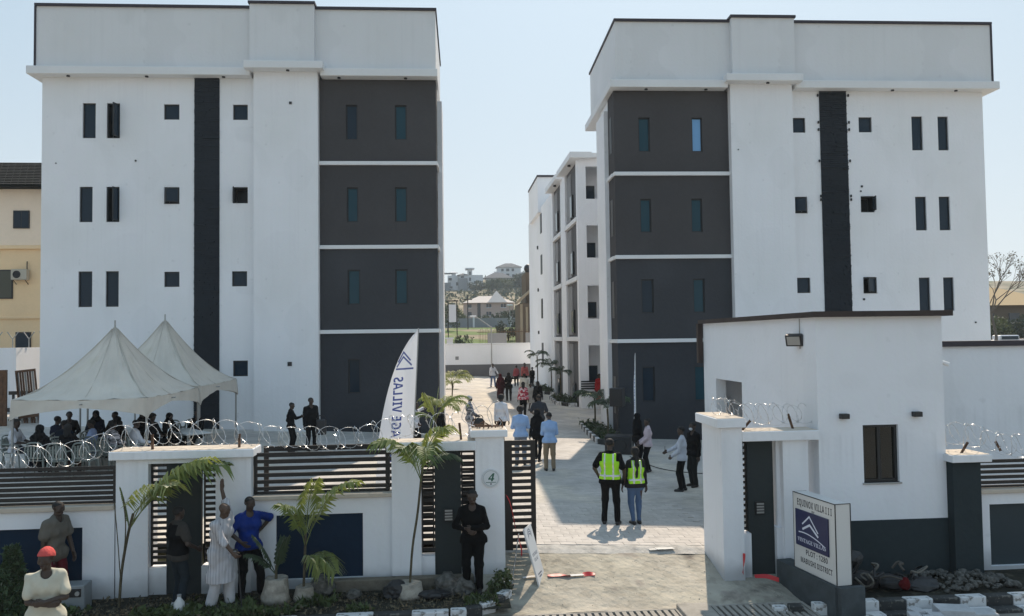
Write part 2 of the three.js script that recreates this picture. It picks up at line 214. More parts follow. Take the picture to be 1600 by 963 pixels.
function frontBlock(c) {
  const b = thing('apartment_building', c.label, 'building', [c.ox, 0, c.oz], c.ry);
  const y = (v) => v + c.dy, H = (w) => [w[0] - 0.0, w[1], w[2], w[3]];
  // white wall with its openings, split by the stone strip
  const hole = (l) => l.map((w) => [w[0], w[1], w[2], w[3]]);
  part(b, 'wall', wallWithHoles(c.white[0], c.white[1], -0.6, y(14.42), 0, 0.3, hole([...c.tall, ...c.small])), MAT.white);
  part(b, 'pilaster', bx(c.pil[0], c.pil[1], -0.6, y(14.62), -0.3, 0.32), MAT.white);
  const ys = [-0.6, y(4.24), y(7.62), y(11.0), y(14.4)];
  for (let i = 0; i < 4; i++) {
    const lo = ys[i] + (i ? 0.07 : 0), hi = ys[i + 1] - (i < 3 ? 0.07 : 0);
    part(b, 'dark_wall_panel', wallWithHoles(c.dark[0], c.dark[1], lo, hi, 0.0, 0.3, hole(c.darkWin.filter((w) => w[2] > lo && w[3] < hi))), i < 1 ? MAT.charcoalLow : i < 2 ? MAT.charcoalMid : MAT.charcoal);  // lower storeys use darker charcoal: camera tone falloff put into the colour
    const e = c.edge, s = c.dark[0] > -1 ? 1 : -1; // dark return round the corner
    const x0 = s > 0 ? c.dark[0] : c.dark[1] - 0.3, x1 = s > 0 ? c.dark[0] + 0.3 : c.dark[1];
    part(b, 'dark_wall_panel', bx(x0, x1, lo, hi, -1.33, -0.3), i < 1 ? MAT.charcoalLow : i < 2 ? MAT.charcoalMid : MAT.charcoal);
    const wy = (lo + hi) / 2, wx = s > 0 ? x0 : x1; part(b, 'window', [bx(wx - 0.015, wx + 0.015, wy - 0.75, wy + 0.75, -1.0, -0.5)], MAT.frame);
    if (i) { part(b, 'floor_band', [rbx(c.dark[0] - 0.04, c.dark[1] + 0.04, ys[i] - 0.075, ys[i] + 0.075, -0.3, 0.1, 0.01), rbx(s > 0 ? x0 - 0.08 : x0, s > 0 ? x1 : x1 + 0.08, ys[i] - 0.075, ys[i] + 0.075, -1.36, -0.26, 0.01)], bandMat); }
  }
  // body behind, higher side strip, parapet
  const bx0 = c.body[0], bx1 = c.body[1];
  part(b, 'side_wall', [bx(bx0 + 0.02, bx1 - 0.02, -0.6, y(14.4), -3.2, -0.75), bx(c.strip[0], c.strip[1], -0.6, y(13.95), -3.3, -1.345), bx(c.deep[0], c.deep[1], -0.6, y(14.4), c.deep[2], -3.15), ...(c.outer || [])], MAT.white);
  const px0 = c.par[0], px1 = c.par[1];
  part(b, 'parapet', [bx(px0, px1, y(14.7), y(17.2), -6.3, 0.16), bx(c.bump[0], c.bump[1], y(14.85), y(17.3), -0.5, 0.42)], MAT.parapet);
  part(b, 'cornice', [rbx(c.cor[0], c.pil[0] - 0.12, y(14.42), y(14.74), -6.4, 0.46, 0.03), rbx(c.pil[1] + 0.12, c.cor[1], y(14.42), y(14.74), -6.4, 0.46, 0.03), rbx(c.pil[0] - 0.28, c.pil[1] + 0.28, y(14.6), y(14.9), -0.4, 0.8, 0.03)], MAT.trimWhite);
  const tr = [bx(px0 - 0.05, c.bump[0], y(17.2), y(17.3), -6.4, 0.24), bx(c.bump[1], px1 + 0.05, y(17.2), y(17.3), -6.4, 0.24), bx(c.bump[0] - 0.05, c.bump[1] + 0.05, y(17.302), y(17.4), -0.5, 0.5)];
  tr.push(c.trimSide < 0 ? bx(px0 - 0.07, px0 - 0.002, y(14.75), y(17.2), -0.3, 0.2) : bx(px1 + 0.002, px1 + 0.07, y(14.75), y(17.2), -0.3, 0.2));
  part(b, 'roof_trim', tr, MAT.roofTrim);
  // stacked stone strip
  const st = [], s0 = c.stone[0], s1 = c.stone[1], r = rng(5);
  for (let q = -0.6; q < y(14.38); q += 0.085) { let x = s0 - r() * 0.4; while (x < s1) { const w = 0.35 + r() * 0.5, a = Math.max(x, s0 + r() * 0.003), e = Math.min(x + w, s1 - r() * 0.003); if (e - a > 0.05) st.push(bx(a, e - 0.012, q + 0.016, q + 0.080, 0.0, 0.03 + r() * r() * 0.07)); x += w; } }
  st.push(bx(s0 + 0.002, s1 - 0.002, -0.6, y(14.38), 0.0, 0.012));
  tag(part(b, 'stone_cladding', st, MAT.slate), null, null, null, 'stuff');
  for (const w of c.tall) windowPart(b, ...w.slice(0, 4), 0, w[4]);
  for (const w of c.small) windowPart(b, ...w.slice(0, 4), 0, w[4]);
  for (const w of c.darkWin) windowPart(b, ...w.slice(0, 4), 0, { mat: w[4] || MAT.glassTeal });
  for (const x of c.soffit) part(b, 'soffit_light', new THREE.CylinderGeometry(0.06, 0.07, 0.05, 10).translate(x, y(14.40) + (x > c.pil[0] && x < c.pil[1] ? 0.18 : 0), x > c.pil[0] && x < c.pil[1] ? 0.56 : 0.24), MAT.plasticBlack);
  for (const [x, yy, s] of c.spots) part(b, 'conduit_stub', bx(x - s, x + s, yy - s, yy + s, 0, 0.03 + (x > c.pil[0] && x < c.pil[1] ? 0.32 : 0)), MAT.plasticBlack);
  for (const [x, yy] of c.lamps || []) lampFix(b, x, yy, 0.0);
  return b;
}
frontBlock({
  label: 'white four-storey block on the left behind the peaked tents, dark grey bay on its right', ox: -0.28, oz: -32, ry: -0.0227, dy: 0,
  white: [-15.45, -7.2], pil: [-7.19, -4.68], dark: [-4.67, 0], body: [-15.45, 0], strip: [-2, 0.2], deep: [-15.45, -0.3, -24], par: [-15.62, 0.01], cor: [-15.85, 0.08], bump: [-7.32, -4.8], stone: [-9.58, -8.6], edge: 1, trimSide: -1, outer: [bx(-15.45, -15.15, -0.6, 14.4, -0.76, -0.3)],
  tall: [[-13.9, -13.4, 12.0, 13.4], [-12.97, -12.47, 12.0, 13.4, { open: 1 }], [-14.0, -13.5, 8.67, 10.07], [-12.97, -12.47, 8.67, 10.07, { open: 1 }], [-14.02, -13.49, 5.33, 6.73], [-12.98, -12.48, 5.33, 6.73], [-14.02, -13.53, 1.78, 3.14], [-12.98, -12.48, 1.78, 3.14]],
  small: [[-10.77, -10.17, 12.75, 13.37], [-8.08, -7.5, 12.75, 13.37], [-10.75, -10.16, 9.4, 10.05, { ajar: 1 }], [-8.1, -7.5, 9.4, 10.05, { open: -1 }], [-10.74, -10.15, 6.09, 6.69], [-8.12, -7.53, 6.09, 6.69], [-8.08, -7.5, 2.53, 3.15]],
  darkWin: [[-3.62, -3.16, 11.97, 13.38, MAT.glass], [-1.66, -1.19, 11.97, 13.38], [-3.6, -3.15, 8.63, 10.03], [-1.68, -1.2, 8.63, 10.03], [-3.58, -3.09, 5.32, 6.71], [-1.69, -1.2, 5.32, 6.71], [-3.58, -3.1, 1.78, 3.14, MAT.glass], [-1.69, -1.2, 1.78, 3.14]],
  soffit: [-14.35, -11.35, -8.38, -5.8, -3.85, -1.2], spots: [[-5.75, 13.35, 0.05], [-11.85, 11.1, 0.03], [-14.4, 15.55, 0.03], [-5.8, 3.0, 0.08], [-14.9, 11.0, 0.02], [-11, 15.8, 0.025]],
});
frontBlock({
  label: 'white four-storey block on the right behind the gatehouse, dark grey bay on its left', ox: 6.9, oz: -31.4, ry: -0.0279, dy: -0.52,
  white: [7.3, 15.53], pil: [4.72, 7.29], dark: [0, 4.71], body: [0, 15.53], strip: [-0.17, 2], deep: [3, 15.5, -12], par: [0.08, 15.85], cor: [-0.2, 16.0], bump: [4.8, 7.4], stone: [8.55, 9.7], edge: -1, trimSide: 1, outer: [bx(15.23, 15.53, -0.6, 13.88, -0.76, -0.3)],
  tall: [[12.45, 12.92, 11.45, 12.87], [13.57, 14.02, 11.45, 12.87], [12.5, 12.97, 8.12, 9.52], [13.51, 13.98, 8.12, 9.52], [12.55, 13.02, 4.79, 6.17], [13.58, 14.03, 4.79, 6.17]],
  small: [[7.4, 7.95, 12.18, 12.8], [10.2, 10.76, 12.2, 12.83], [7.37, 7.94, 8.87, 9.53, { ajar: -1 }], [10.19, 10.77, 8.88, 9.55, { open: 1 }], [7.41, 7.98, 5.58, 6.21], [10.2, 10.77, 5.56, 6.21, { ajar: 1 }]],
  darkWin: [[1.0, 1.47, 11.39, 12.79], [3.2, 3.63, 11.39, 12.79, MAT.skyTintPane], [1.01, 1.46, 8.1, 9.46], [3.11, 3.56, 8.1, 9.46], [1.0, 1.5, 4.83, 6.2, MAT.glass], [3.12, 3.59, 4.83, 6.2], [0.97, 1.48, 1.28, 2.68, MAT.glass], [3.1, 3.59, 1.28, 2.68]],
  soffit: [1.3, 3.75, 6.2, 11.55, 14.25], spots: [[5.55, 14.75, 0.03], [10.25, 9.95, 0.04], [10.2, 9.75, 0.03], [14.9, 4.3, 0.03], [5.0, 11.4, 0.02], [10.2, 5.3, 0.04]],
  lamps: [[8.48, 13.72], [9.77, 13.72], [8.48, 12.6], [9.77, 12.6], [8.48, 12.3], [9.77, 12.3], [8.48, 11.0], [9.77, 11.0], [8.5, 9.55], [9.77, 9.55], [8.5, 9.4], [9.77, 9.4]],
});
const roofTile = shape(rbx(-0.172, 0.172, -0.022, 0.022, -0.21, 0.21, 0.02));
// ---------- buildings further back in the compound ----------
{
  const b = thing('apartment_building', 'white block with dark grey bays and open balconies behind the right front block', 'building', [7.5, 0, -44]);
  // local x: 0 = courtyard face, z: 0 = front face, going back is negative
  const op = [[0.5, 2.1, 11.7, 13.55], [0.5, 2.1, 8.37, 10.2], [0.5, 2.1, 4.93, 6.8], [0.5, 2.1, 1.25, 3.43]];
  part(b, 'wall', wallWithHoles(0, 4.5, -0.6, 14.0, 0, 0.25, op), MAT.white);
  op.forEach((o, i) => { // balcony: floor, back and side walls, small dark opening with frame
    part(b, 'balcony', [bx(0.3, 4.3, o[2] - 0.15, o[2] - 0.02, -2.2, -0.25), bx(0.3, 4.3, o[2] - 0.02, o[3] + 0.3, -1.6, -1.4), bx(2.6, 2.7, o[2], o[3] + 0.3, -1.4, -0.25)], MAT.white);
    const w = part(b, 'window', [bx(0.7, 1.25, o[2] + 0.1, o[2] + 1.0, -1.4, -1.34)], MAT.frame); part(w, 'pane', bx(0.75, 1.2, o[2] + 0.15, o[2] + 0.95, -1.34, -1.33), MAT.glass);
  });
  part(b, 'side_wall', [bx(0, 0.3, -0.6, 14.0, -0.5, -0.25), bx(0.35, 4.5, -0.6, 13.9, -26, -2.4), bx(0, 0.36, -0.6, 14.0, -6.6, -4.55), bx(0, 0.36, -0.6, 14.0, -26, -10.25), bx(-0.02, 0.2, -0.6, 14, -11.6, -11.4)], MAT.white);
  const lv = [-0.5, 3.8, 7.24, 10.6, 13.95];
  for (const [z0, z1] of [[-0.5, -4.55], [-6.6, -10.25]]) {
    for (let i = 0; i < 4; i++) {
      part(b, 'grey_bay_panel', [bx(0.12, 0.34, lv[i], lv[i + 1], z1, z0)], MAT.greyWall);
      part(b, 'inner_panel', bx(0.06, 0.118, lv[i] + 0.25, lv[i + 1] - 0.3, z1 + 0.3, z1 + 1.9), MAT.greyInner);
      const w = part(b, 'window', [bx(0.02, 0.1, lv[i] + 0.35, lv[i] + 1.7, z0 - 2.3, z0 - 1.5)], MAT.frame); part(w, 'pane', bx(0.0, 0.02, lv[i] + 0.42, lv[i] + 1.63, z0 - 2.22, z0 - 1.58), MAT.glass);
      if (i) part(b, 'floor_band', rbx(-0.06, 0.3, lv[i] - 0.13, lv[i] + 0.13, z1 - 0.15, z0 + 0.15, 0.02), MAT.trimWhite);
    }
    part(b, 'canopy', rbx(-0.45, 0.8, 13.95, 14.3, z1 - 0.5, z0 + 0.9, 0.03), MAT.trimWhite);
    part(b, 'soffit_light', new THREE.CylinderGeometry(0.09, 0.1, 0.1, 8).translate(-0.2, 13.9, z0 - 1), MAT.plasticBlack);
  }
  part(b, 'roof_slab', bx(0.3, 4.6, 14.0, 14.25, -26, 0.3), MAT.trimWhite);
  part(b, 'parapet', bx(-0.25, 9, 13.6, 16.35, -23.2, -16.7), MAT.white);
  part(b, 'roof_trim', bx(-0.3, 9.05, 16.35, 16.5, -23.3, -16.6), MAT.roofTrim);
  for (const yy of [2.2, 5.6, 9.0, 12.2]) { const w = part(b, 'window', bx(-0.05, 0, yy - 0.2, yy + 1.3, -17.2, -16.4), MAT.frame); part(b, 'wall_vent', bx(-0.09, 0, yy + 2.0, yy + 2.25, -19.2, -18.9), MAT.frame); }
}
{ // rear compound wall
  const w = thing('compound_wall', 'white rear compound wall with grey base at the end of the courtyard', 'wall', [0, 0, -72]);
  part(w, 'wall_face', bx(-16, 9, 1.55, 3.35, -0.25, 0), MAT.white); part(w, 'base', bx(-16, 9, -0.3, 1.55, -0.26, 0.02), MAT.greyWall); part(w, 'coping', rbx(-16, 9, 3.35, 3.46, -0.32, 0.07, 0.02), MAT.trimWhite);
  part(w, 'pier', bx(2.1, 2.5, -0.3, 1.5, 0.02, 0.07), MAT.greyWall);
  part(w, 'vent_box', bx(0.9, 1.2, 2.0, 2.3, 0, 0.05), MAT.greyInner);
  const p = thing('lamp_post', 'thin grey lamp post standing against the rear compound wall', 'lamp post', [4.15, 0.3, -71.4]);
  part(p, 'pole', rod([0, 0, 0], [0, 4.7, 0], 0.07, 8, 0.05), MAT.steel); part(p, 'arm', rod([0, 4.6, 0], [-1.4, 5.6, 0], 0.05), MAT.steel); part(p, 'lamp_head', rbx(-1.9, -1.35, 5.55, 5.68, -0.12, 0.12, 0.03), MAT.trimWhite);
}
{ // left neighbour: cream house, white wall, spikes
  const cream = plaster([0.92, 0.68, 0.42], 0.08, 201), cream2 = plaster([0.92, 0.76, 0.60], 0.08, 203);
  const h = thing('house', 'cream house with dark tiled hip roof behind the left block', 'house', [-22.6, 0, -44]);
  part(h, 'wall', [bx(-10, 3.6, -1, 9.05, -9, 0)], cream); part(h, 'upper_wall', bx(-10, 3.65, 9.05, 12.25, -9, 0.06), cream2); part(h, 'ledge', [rbx(-10, 3.75, 8.95, 9.15, -9, 0.16, 0.03), rbx(-10, 3.7, 5.25, 5.4, -9, 0.1, 0.03)], cream);
  // hip roof: tiles in rows
  const rb = new THREE.BufferGeometry(); const E = [[-11, 12.25, 0.8], [4.4, 12.25, 0.8], [4.4, 12.25, -10], [-11, 12.25, -10], [-6, 14.6, -4.6], [0.33, 14.6, -4.6]];
  const f = [[0, 1, 5], [0, 5, 4], [1, 2, 5], [2, 3, 4], [2, 4, 5], [3, 0, 4], [0, 2, 1], [0, 3, 2]]; rb.setAttribute('position', new THREE.Float32BufferAttribute(f.flatMap((t) => t.flatMap((i) => E[i])), 3)); rb.computeVertexNormals();
  const roofM = M([0.035, 0.037, 0.036], { roughness: 0.85, map: mottle([0.013, 0.0145, 0.014], 0.4, 1.3, 207, 6) });
  const roof = part(h, 'roof', [rb, bx(-11, 4.4, 12.15, 12.25, -10, 0.8)], roofM);
  for (let r = 0; r < 14; r++) { // shingle courses on the front slope, lapped
    const t = r / 14, y0 = lerp(12.25, 14.6, t), z0 = lerp(0.8, -4.6, t), xa = lerp(-11, -6, t), xb = lerp(4.4, 0.33, t);
    for (let x = Math.max(xa, -6) + (r % 2) * 0.16; x < xb - 0.2; x += 0.36) { if (x < -4.6) continue; const g = roofTile; const m = new THREE.Mesh(g, roofM); m.name = 'roof_tile'; m.position.set(x + 0.18, y0 + 0.06, z0 - 0.1); m.rotation.x = 0.30; m.castShadow = m.receiveShadow = true; roof.add(m); }
  }
  const w1 = part(h, 'window', bx(-0.15, 0.67, 10.05, 11.0, 0.06, 0.12), MAT.frame); part(w1, 'pane', [bx(-0.09, 0.24, 10.11, 10.94, 0.12, 0.13), bx(0.29, 0.61, 10.11, 10.94, 0.12, 0.13)], MAT.glass);
  const w2 = part(h, 'window', bx(-1.6, -0.17, 6.32, 7.86, 0, 0.06), MAT.frame); part(w2, 'pane', bx(-1.54, -0.23, 6.38, 7.8, 0.06, 0.07), M([0.06, 0.06, 0.04], { roughness: 0.3 }));
  const w3 = part(h, 'window', bx(0.0, 0.77, 3.72, 4.55, 0, 0.06), MAT.frame); part(w3, 'pane', bx(0.06, 0.71, 3.78, 4.49, 0.06, 0.07), MAT.glass);
  const ac = thing('air_conditioner', 'outdoor air conditioner unit bracketed to the cream house wall', 'air conditioner', [-22.3, 7.58, -43.75]);
  part(ac, 'casing', rbx(-0.4, 0.4, -0.28, 0.28, -0.18, 0.15, 0.03), M([0.5, 0.46, 0.38])); part(ac, 'fan_grille', new THREE.TorusGeometry(0.17, 0.03, 6, 18).translate(-0.1, 0, 0.16), MAT.plasticBlack); part(ac, 'fan', new THREE.CylinderGeometry(0.15, 0.15, 0.02, 16).rotateX(Math.PI / 2).translate(-0.1, 0, 0.15), MAT.black);
  part(ac, 'bracket', [rod([-0.3, -0.28, 0.1], [-0.3, -0.5, -0.24], 0.02), rod([0.3, -0.28, 0.1], [0.3, -0.5, -0.24], 0.02)], MAT.rust); part(ac, 'pipe', tube([[0.35, 0.2, 0], [0.3, 0.55, -0.1], [0.25, 0.7, -0.2]], 0.03, 8, 6), MAT.plasticBlack);
  const cw = thing('boundary_wall', 'white side boundary wall with steel spikes left of the left block', 'wall', [-20, 0, -39]);
  part(cw, 'wall_face', [bx(-8, 0.2, -1, 3.75, -0.3, 0), bx(0.2, 0.45, -1, 3.75, -4.5, 0.9), bx(0.45, 6, -1, 3.75, -4.5, -4.2)], MAT.white); part(cw, 'base', bx(-8, 0.6, -1, 0.95, 0, 0.06), MAT.charcoal);
  for (let i = 0; i < 8; i++) { const x = -3.1 + i * 0.72; part(cw, 'spike', [rod([x, 3.75, -0.1], [x, 4.2, -0.1], 0.025), rod([x, 4.15, -0.1], [x - 0.25, 4.5, -0.1], 0.02), rod([x, 4.15, -0.1], [x + 0.25, 4.5, -0.1], 0.02)], MAT.steel); }
  // stacked timber and steel frames leaning there
  const wood = M([0.11, 0.055, 0.03], { map: mottle([0.12, 0.06, 0.032], 0.5, 0.5, 211, 5, 128), roughness: 0.8 });
  const fr = thing('scaffold_frame', 'brown slatted frame leaning on the white wall behind the tent', 'frame', [-17.15, 0.6, -33.9], 0.0); fr.rotation.z = 0.1;
  for (let i = 0; i < 8; i++) part(fr, 'slat', bx(i * 0.095, i * 0.095 + 0.05, 0, 2.25, -0.05, 0.02), i % 3 ? wood : MAT.steel);
  part(fr, 'rail', [bx(-0.03, 0.75, 2.16, 2.25, 0.02, 0.08), bx(-0.03, 0.75, 0.3, 0.42, 0.02, 0.08), bx(-0.03, 0.03, 0.42, 2.16, 0.02, 0.08)], wood);
  const dr = thing('door_stack', 'brown wooden door leaf standing at the left edge', 'door', [-17.42, 0.55, -33.0]); part(dr, 'leaf', rbx(-1.0, 0.15, 0, 2.35, -0.05, 0.05, 0.01), wood); part(dr, 'panel', [rbx(-0.85, -0.45, 0.2, 1.0, 0.05, 0.07, 0.01), rbx(-0.35, 0.02, 0.2, 1.0, 0.05, 0.07, 0.01), rbx(-0.85, 0.02, 1.2, 2.1, 0.05, 0.07, 0.01)], wood);
  const pl = thing('trestle', 'dark slatted trestle below the leaning frames', 'trestle', [-18.1, 0.5, -35]); for (let i = 0; i < 6; i++) part(pl, 'slat', bx(i * 0.25, i * 0.25 + 0.08, 0, 1.35, -0.04, 0.02), MAT.frame); part(pl, 'rail', [bx(-0.1, 1.6, 1.3, 1.45, 0.02, 0.1), bx(-0.1, 1.6, 0.2, 0.3, 0.02, 0.1)], MAT.frame);
}
// ---------- far background: houses and trees on the hill ----------
function hipRoof(x0, x1, y0, z0, z1, h, over = 0.6, ridge = 0.35) {
  const a = x0 - over, b = x1 + over, c = z0 - over, d = z1 + over, rx = Math.min((b - a) / 2 - 0.05, (d - c) / 2 * (1 - 0) * (ridge < 0.2 ? 1.6 : 1)), zm = (c + d) / 2;
  const E = [[a, y0, d], [b, y0, d], [b, y0, c], [a, y0, c], [a + rx, y0 + h, zm], [b - rx, y0 + h, zm]], f = [[0, 1, 5], [0, 5, 4], [1, 2, 5], [2, 4, 5], [2, 3, 4], [3, 0, 4], [0, 2, 1], [0, 3, 2]];
  const g = new THREE.BufferGeometry(); g.setAttribute('position', new THREE.Float32BufferAttribute(f.flatMap((t) => t.flatMap((i) => E[i])), 3)); g.computeVertexNormals(); return g;
}
const farWall = { white: M([0.66, 0.67, 0.7]), pink: M([0.5, 0.40, 0.36]), grey: M([0.25, 0.26, 0.28]), tan: M([0.36, 0.29, 0.2]), brown: M([0.16, 0.12, 0.085]), roofGrey: M([0.14, 0.145, 0.16]), roofPink: M([0.62, 0.56, 0.52]), roofTan: M([0.46, 0.34, 0.2]), win: M([0.05, 0.055, 0.065], { roughness: 0.2 }) };
function winRow(b, list, z) { for (const [x, y, w, h] of list) { const f = part(b, 'window', bx(x - w / 2, x + w / 2, y, y + h, z, z + 0.12), farWall.win); part(f, 'window_sill', bx(x - w / 2 - 0.1, x + w / 2 + 0.1, y - 0.15, y, z, z + 0.25), farWall.white); } }
{ // pink house in the valley, d = 200
  const b = thing('house', 'pale pink two-storey house with light hip roof and gable in the valley', 'house', [4.8, 7.5, -200]);
  part(b, 'wall', [bx(0, 4.3, 0, 5.4, -8, -0.6), bx(4.2, 11.2, 0, 5.4, -8, 0), bx(11.2, 12.7, 0, 5.4, -8, -1.0)], farWall.pink);
  part(b, 'porch', bx(3.4, 4.2, 1.2, 5.3, -0.62, -0.5), farWall.win); part(b, 'roof', [hipRoof(0, 12.5, 5.4, -8, 0, 1.9, 0.5)], farWall.roofPink); part(b, 'gable_roof', hipRoof(6.2, 10.6, 5.42, -5.5, 0.5, 3.1, 0.3), farWall.roofPink);
  winRow(b, [[1.5, 4.2, 0.8, 0.9], [1.5, 2.2, 0.8, 0.9]], -0.6); winRow(b, [5.9, 6.6, 9.6, 10.3].flatMap((x) => [[x, 4.2, 0.55, 0.9], [x, 2.2, 0.55, 0.9]]), 0);
}
{ // white villas on the ridge
  let b = thing('villa', 'white villa with small tower and domed water stand on the left of the ridge', 'villa', [1.5, 27.0, -390]);
  part(b, 'wall', [bx(0, 6.5, 0, 8, -8, 0), bx(2.0, 4.0, 8, 9.4, -5, -1)], farWall.white); part(b, 'annex', bx(-3, 1.5, 0, 4.5, -6, 0.6), farWall.grey); part(b, 'tower_roof', hipRoof(1.8, 4.2, 9.4, -5.2, -0.8, 1.0, 0.9), farWall.white); part(b, 'balcony', [bx(-3, 2.4, 9.0, 9.3, -6, 0.4), bx(-2.8, -2.5, 4.5, 9, 0, 0.3)], farWall.grey); winRow(b, [[1.2, 5.5, 1.6, 1.2], [4.6, 3.0, 1.0, 1.6], [1.6, 1.6, 1.4, 1.0]], 0.62);
  b = thing('villa', 'large white villa with grey bay and tall stair tower in the middle of the ridge', 'villa', [6.2, 26.6, -385]);
  part(b, 'wall', [bx(6.4, 12.4, 0, 8.2, -9, 0), bx(1.0, 5.0, 5.0, 8.2, -8, 0)], farWall.white); part(b, 'stair_tower', bx(5.0, 7.2, 0, 11.2, -5, 0.5), farWall.white); part(b, 'tower_cap', rbx(3.9, 8.3, 10.9, 11.6, -6, 1.3, 0.1), farWall.white); part(b, 'grey_bay', bx(0.4, 4.8, 0, 6.6, -8, 1.2), farWall.grey); part(b, 'roof', hipRoof(0.6, 5.0, 8.2, -8, 0, 1.2, 0.7), farWall.roofGrey); winRow(b, [[6.1, 8.2, 0.9, 1.6], [6.1, 5.3, 0.9, 1.6], [6.1, 2.4, 0.9, 1.6]], 0.5); winRow(b, [[9.0, 3.9, 2.0, 1.3], [9.0, 0.9, 2.0, 1.3], [2.4, 6.8, 1.6, 0.9]], 0.02); part(b, 'ledge', bx(7.2, 12.6, 2.4, 2.7, 0, 0.4), farWall.white);
  b = thing('villa', 'white villa with grey hip roof high on the right of the ridge', 'villa', [28.5, 35.6, -425]);
  part(b, 'wall', [bx(0, 12.5, 0, 6.6, -9, 0), bx(-2, 1, 0, 3.4, -7, 0.6)], farWall.white); part(b, 'roof', hipRoof(0, 12.5, 6.6, -9, 0, 2.4, 0.8), farWall.roofGrey); part(b, 'balcony_rail', [bx(-2, 1, 3.4, 4.1, 0.5, 0.65), bx(9, 13.5, 3.0, 3.7, 1.2, 1.4)], farWall.white); winRow(b, [[2.6, 4.3, 1.3, 1.4], [5.4, 4.3, 1.7, 1.4], [8.2, 4.3, 1.3, 1.4], [2.6, 1.3, 1.3, 1.4], [5.4, 1.2, 1.7, 1.8], [8.4, 1.0, 1.3, 1.6]], 0.02);
  b = thing('house', 'low house with wide grey hip roof below the high ridge villa', 'house', [20.5, 30.2, -390]); part(b, 'wall', bx(0, 12, 0, 3.4, -8, 0), farWall.white); part(b, 'roof', hipRoof(0, 12, 3.4, -8, 0, 3.0, 1.6), farWall.roofGrey); winRow(b, [[2, 1, 1.4, 1.2]], 0.02);
  b = thing('house', 'brown unfinished house with open gable at the right edge of the gap', 'house', [10.0, 0.5, -105]); part(b, 'wall', [bx(0, 8, 0, 8.0, -8, 0), bx(1.0, 8, 8.0, 12.3, -8, -2)], farWall.brown); part(b, 'roof', [poly([[-0.4, 7.9], [2.4, 10.4], [2.4, 10.8], [-0.4, 8.3]], 3).translate(0, 0, -2.6)], farWall.tan); part(b, 'tank', new THREE.SphereGeometry(0.55, 16, 12).scale(1, 1.1, 1).translate(1.4, 12.9, -3), MAT.plasticBlack); part(b, 'pillar', [bx(-0.02, 0.3, 0, 7.9, 0, 0.15), bx(0.7, 1.0, 1, 7.5, 0, 0.15)], farWall.tan);
  b = thing('house', 'house with broad tan roof beyond the right wing wall', 'house', [66, 0.9, -97]); part(b, 'wall', bx(-3, 14, 0, 6.4, -10, 0), farWall.brown); part(b, 'roof', hipRoof(-3, 14, 6.4, -10, 0, 2.6, 0.8), farWall.roofTan); part(b, 'balcony', bx(1.2, 5.6, 1.5, 3.4, 0, 0.8), farWall.tan); part(b, 'balcony_rail', bx(0.6, 9, 3.4, 3.6, 0.4, 0.9), farWall.white); winRow(b, [[4, 4.2, 1.4, 1.2], [7.5, 4.2, 1.4, 1.2]], 0.02);
}
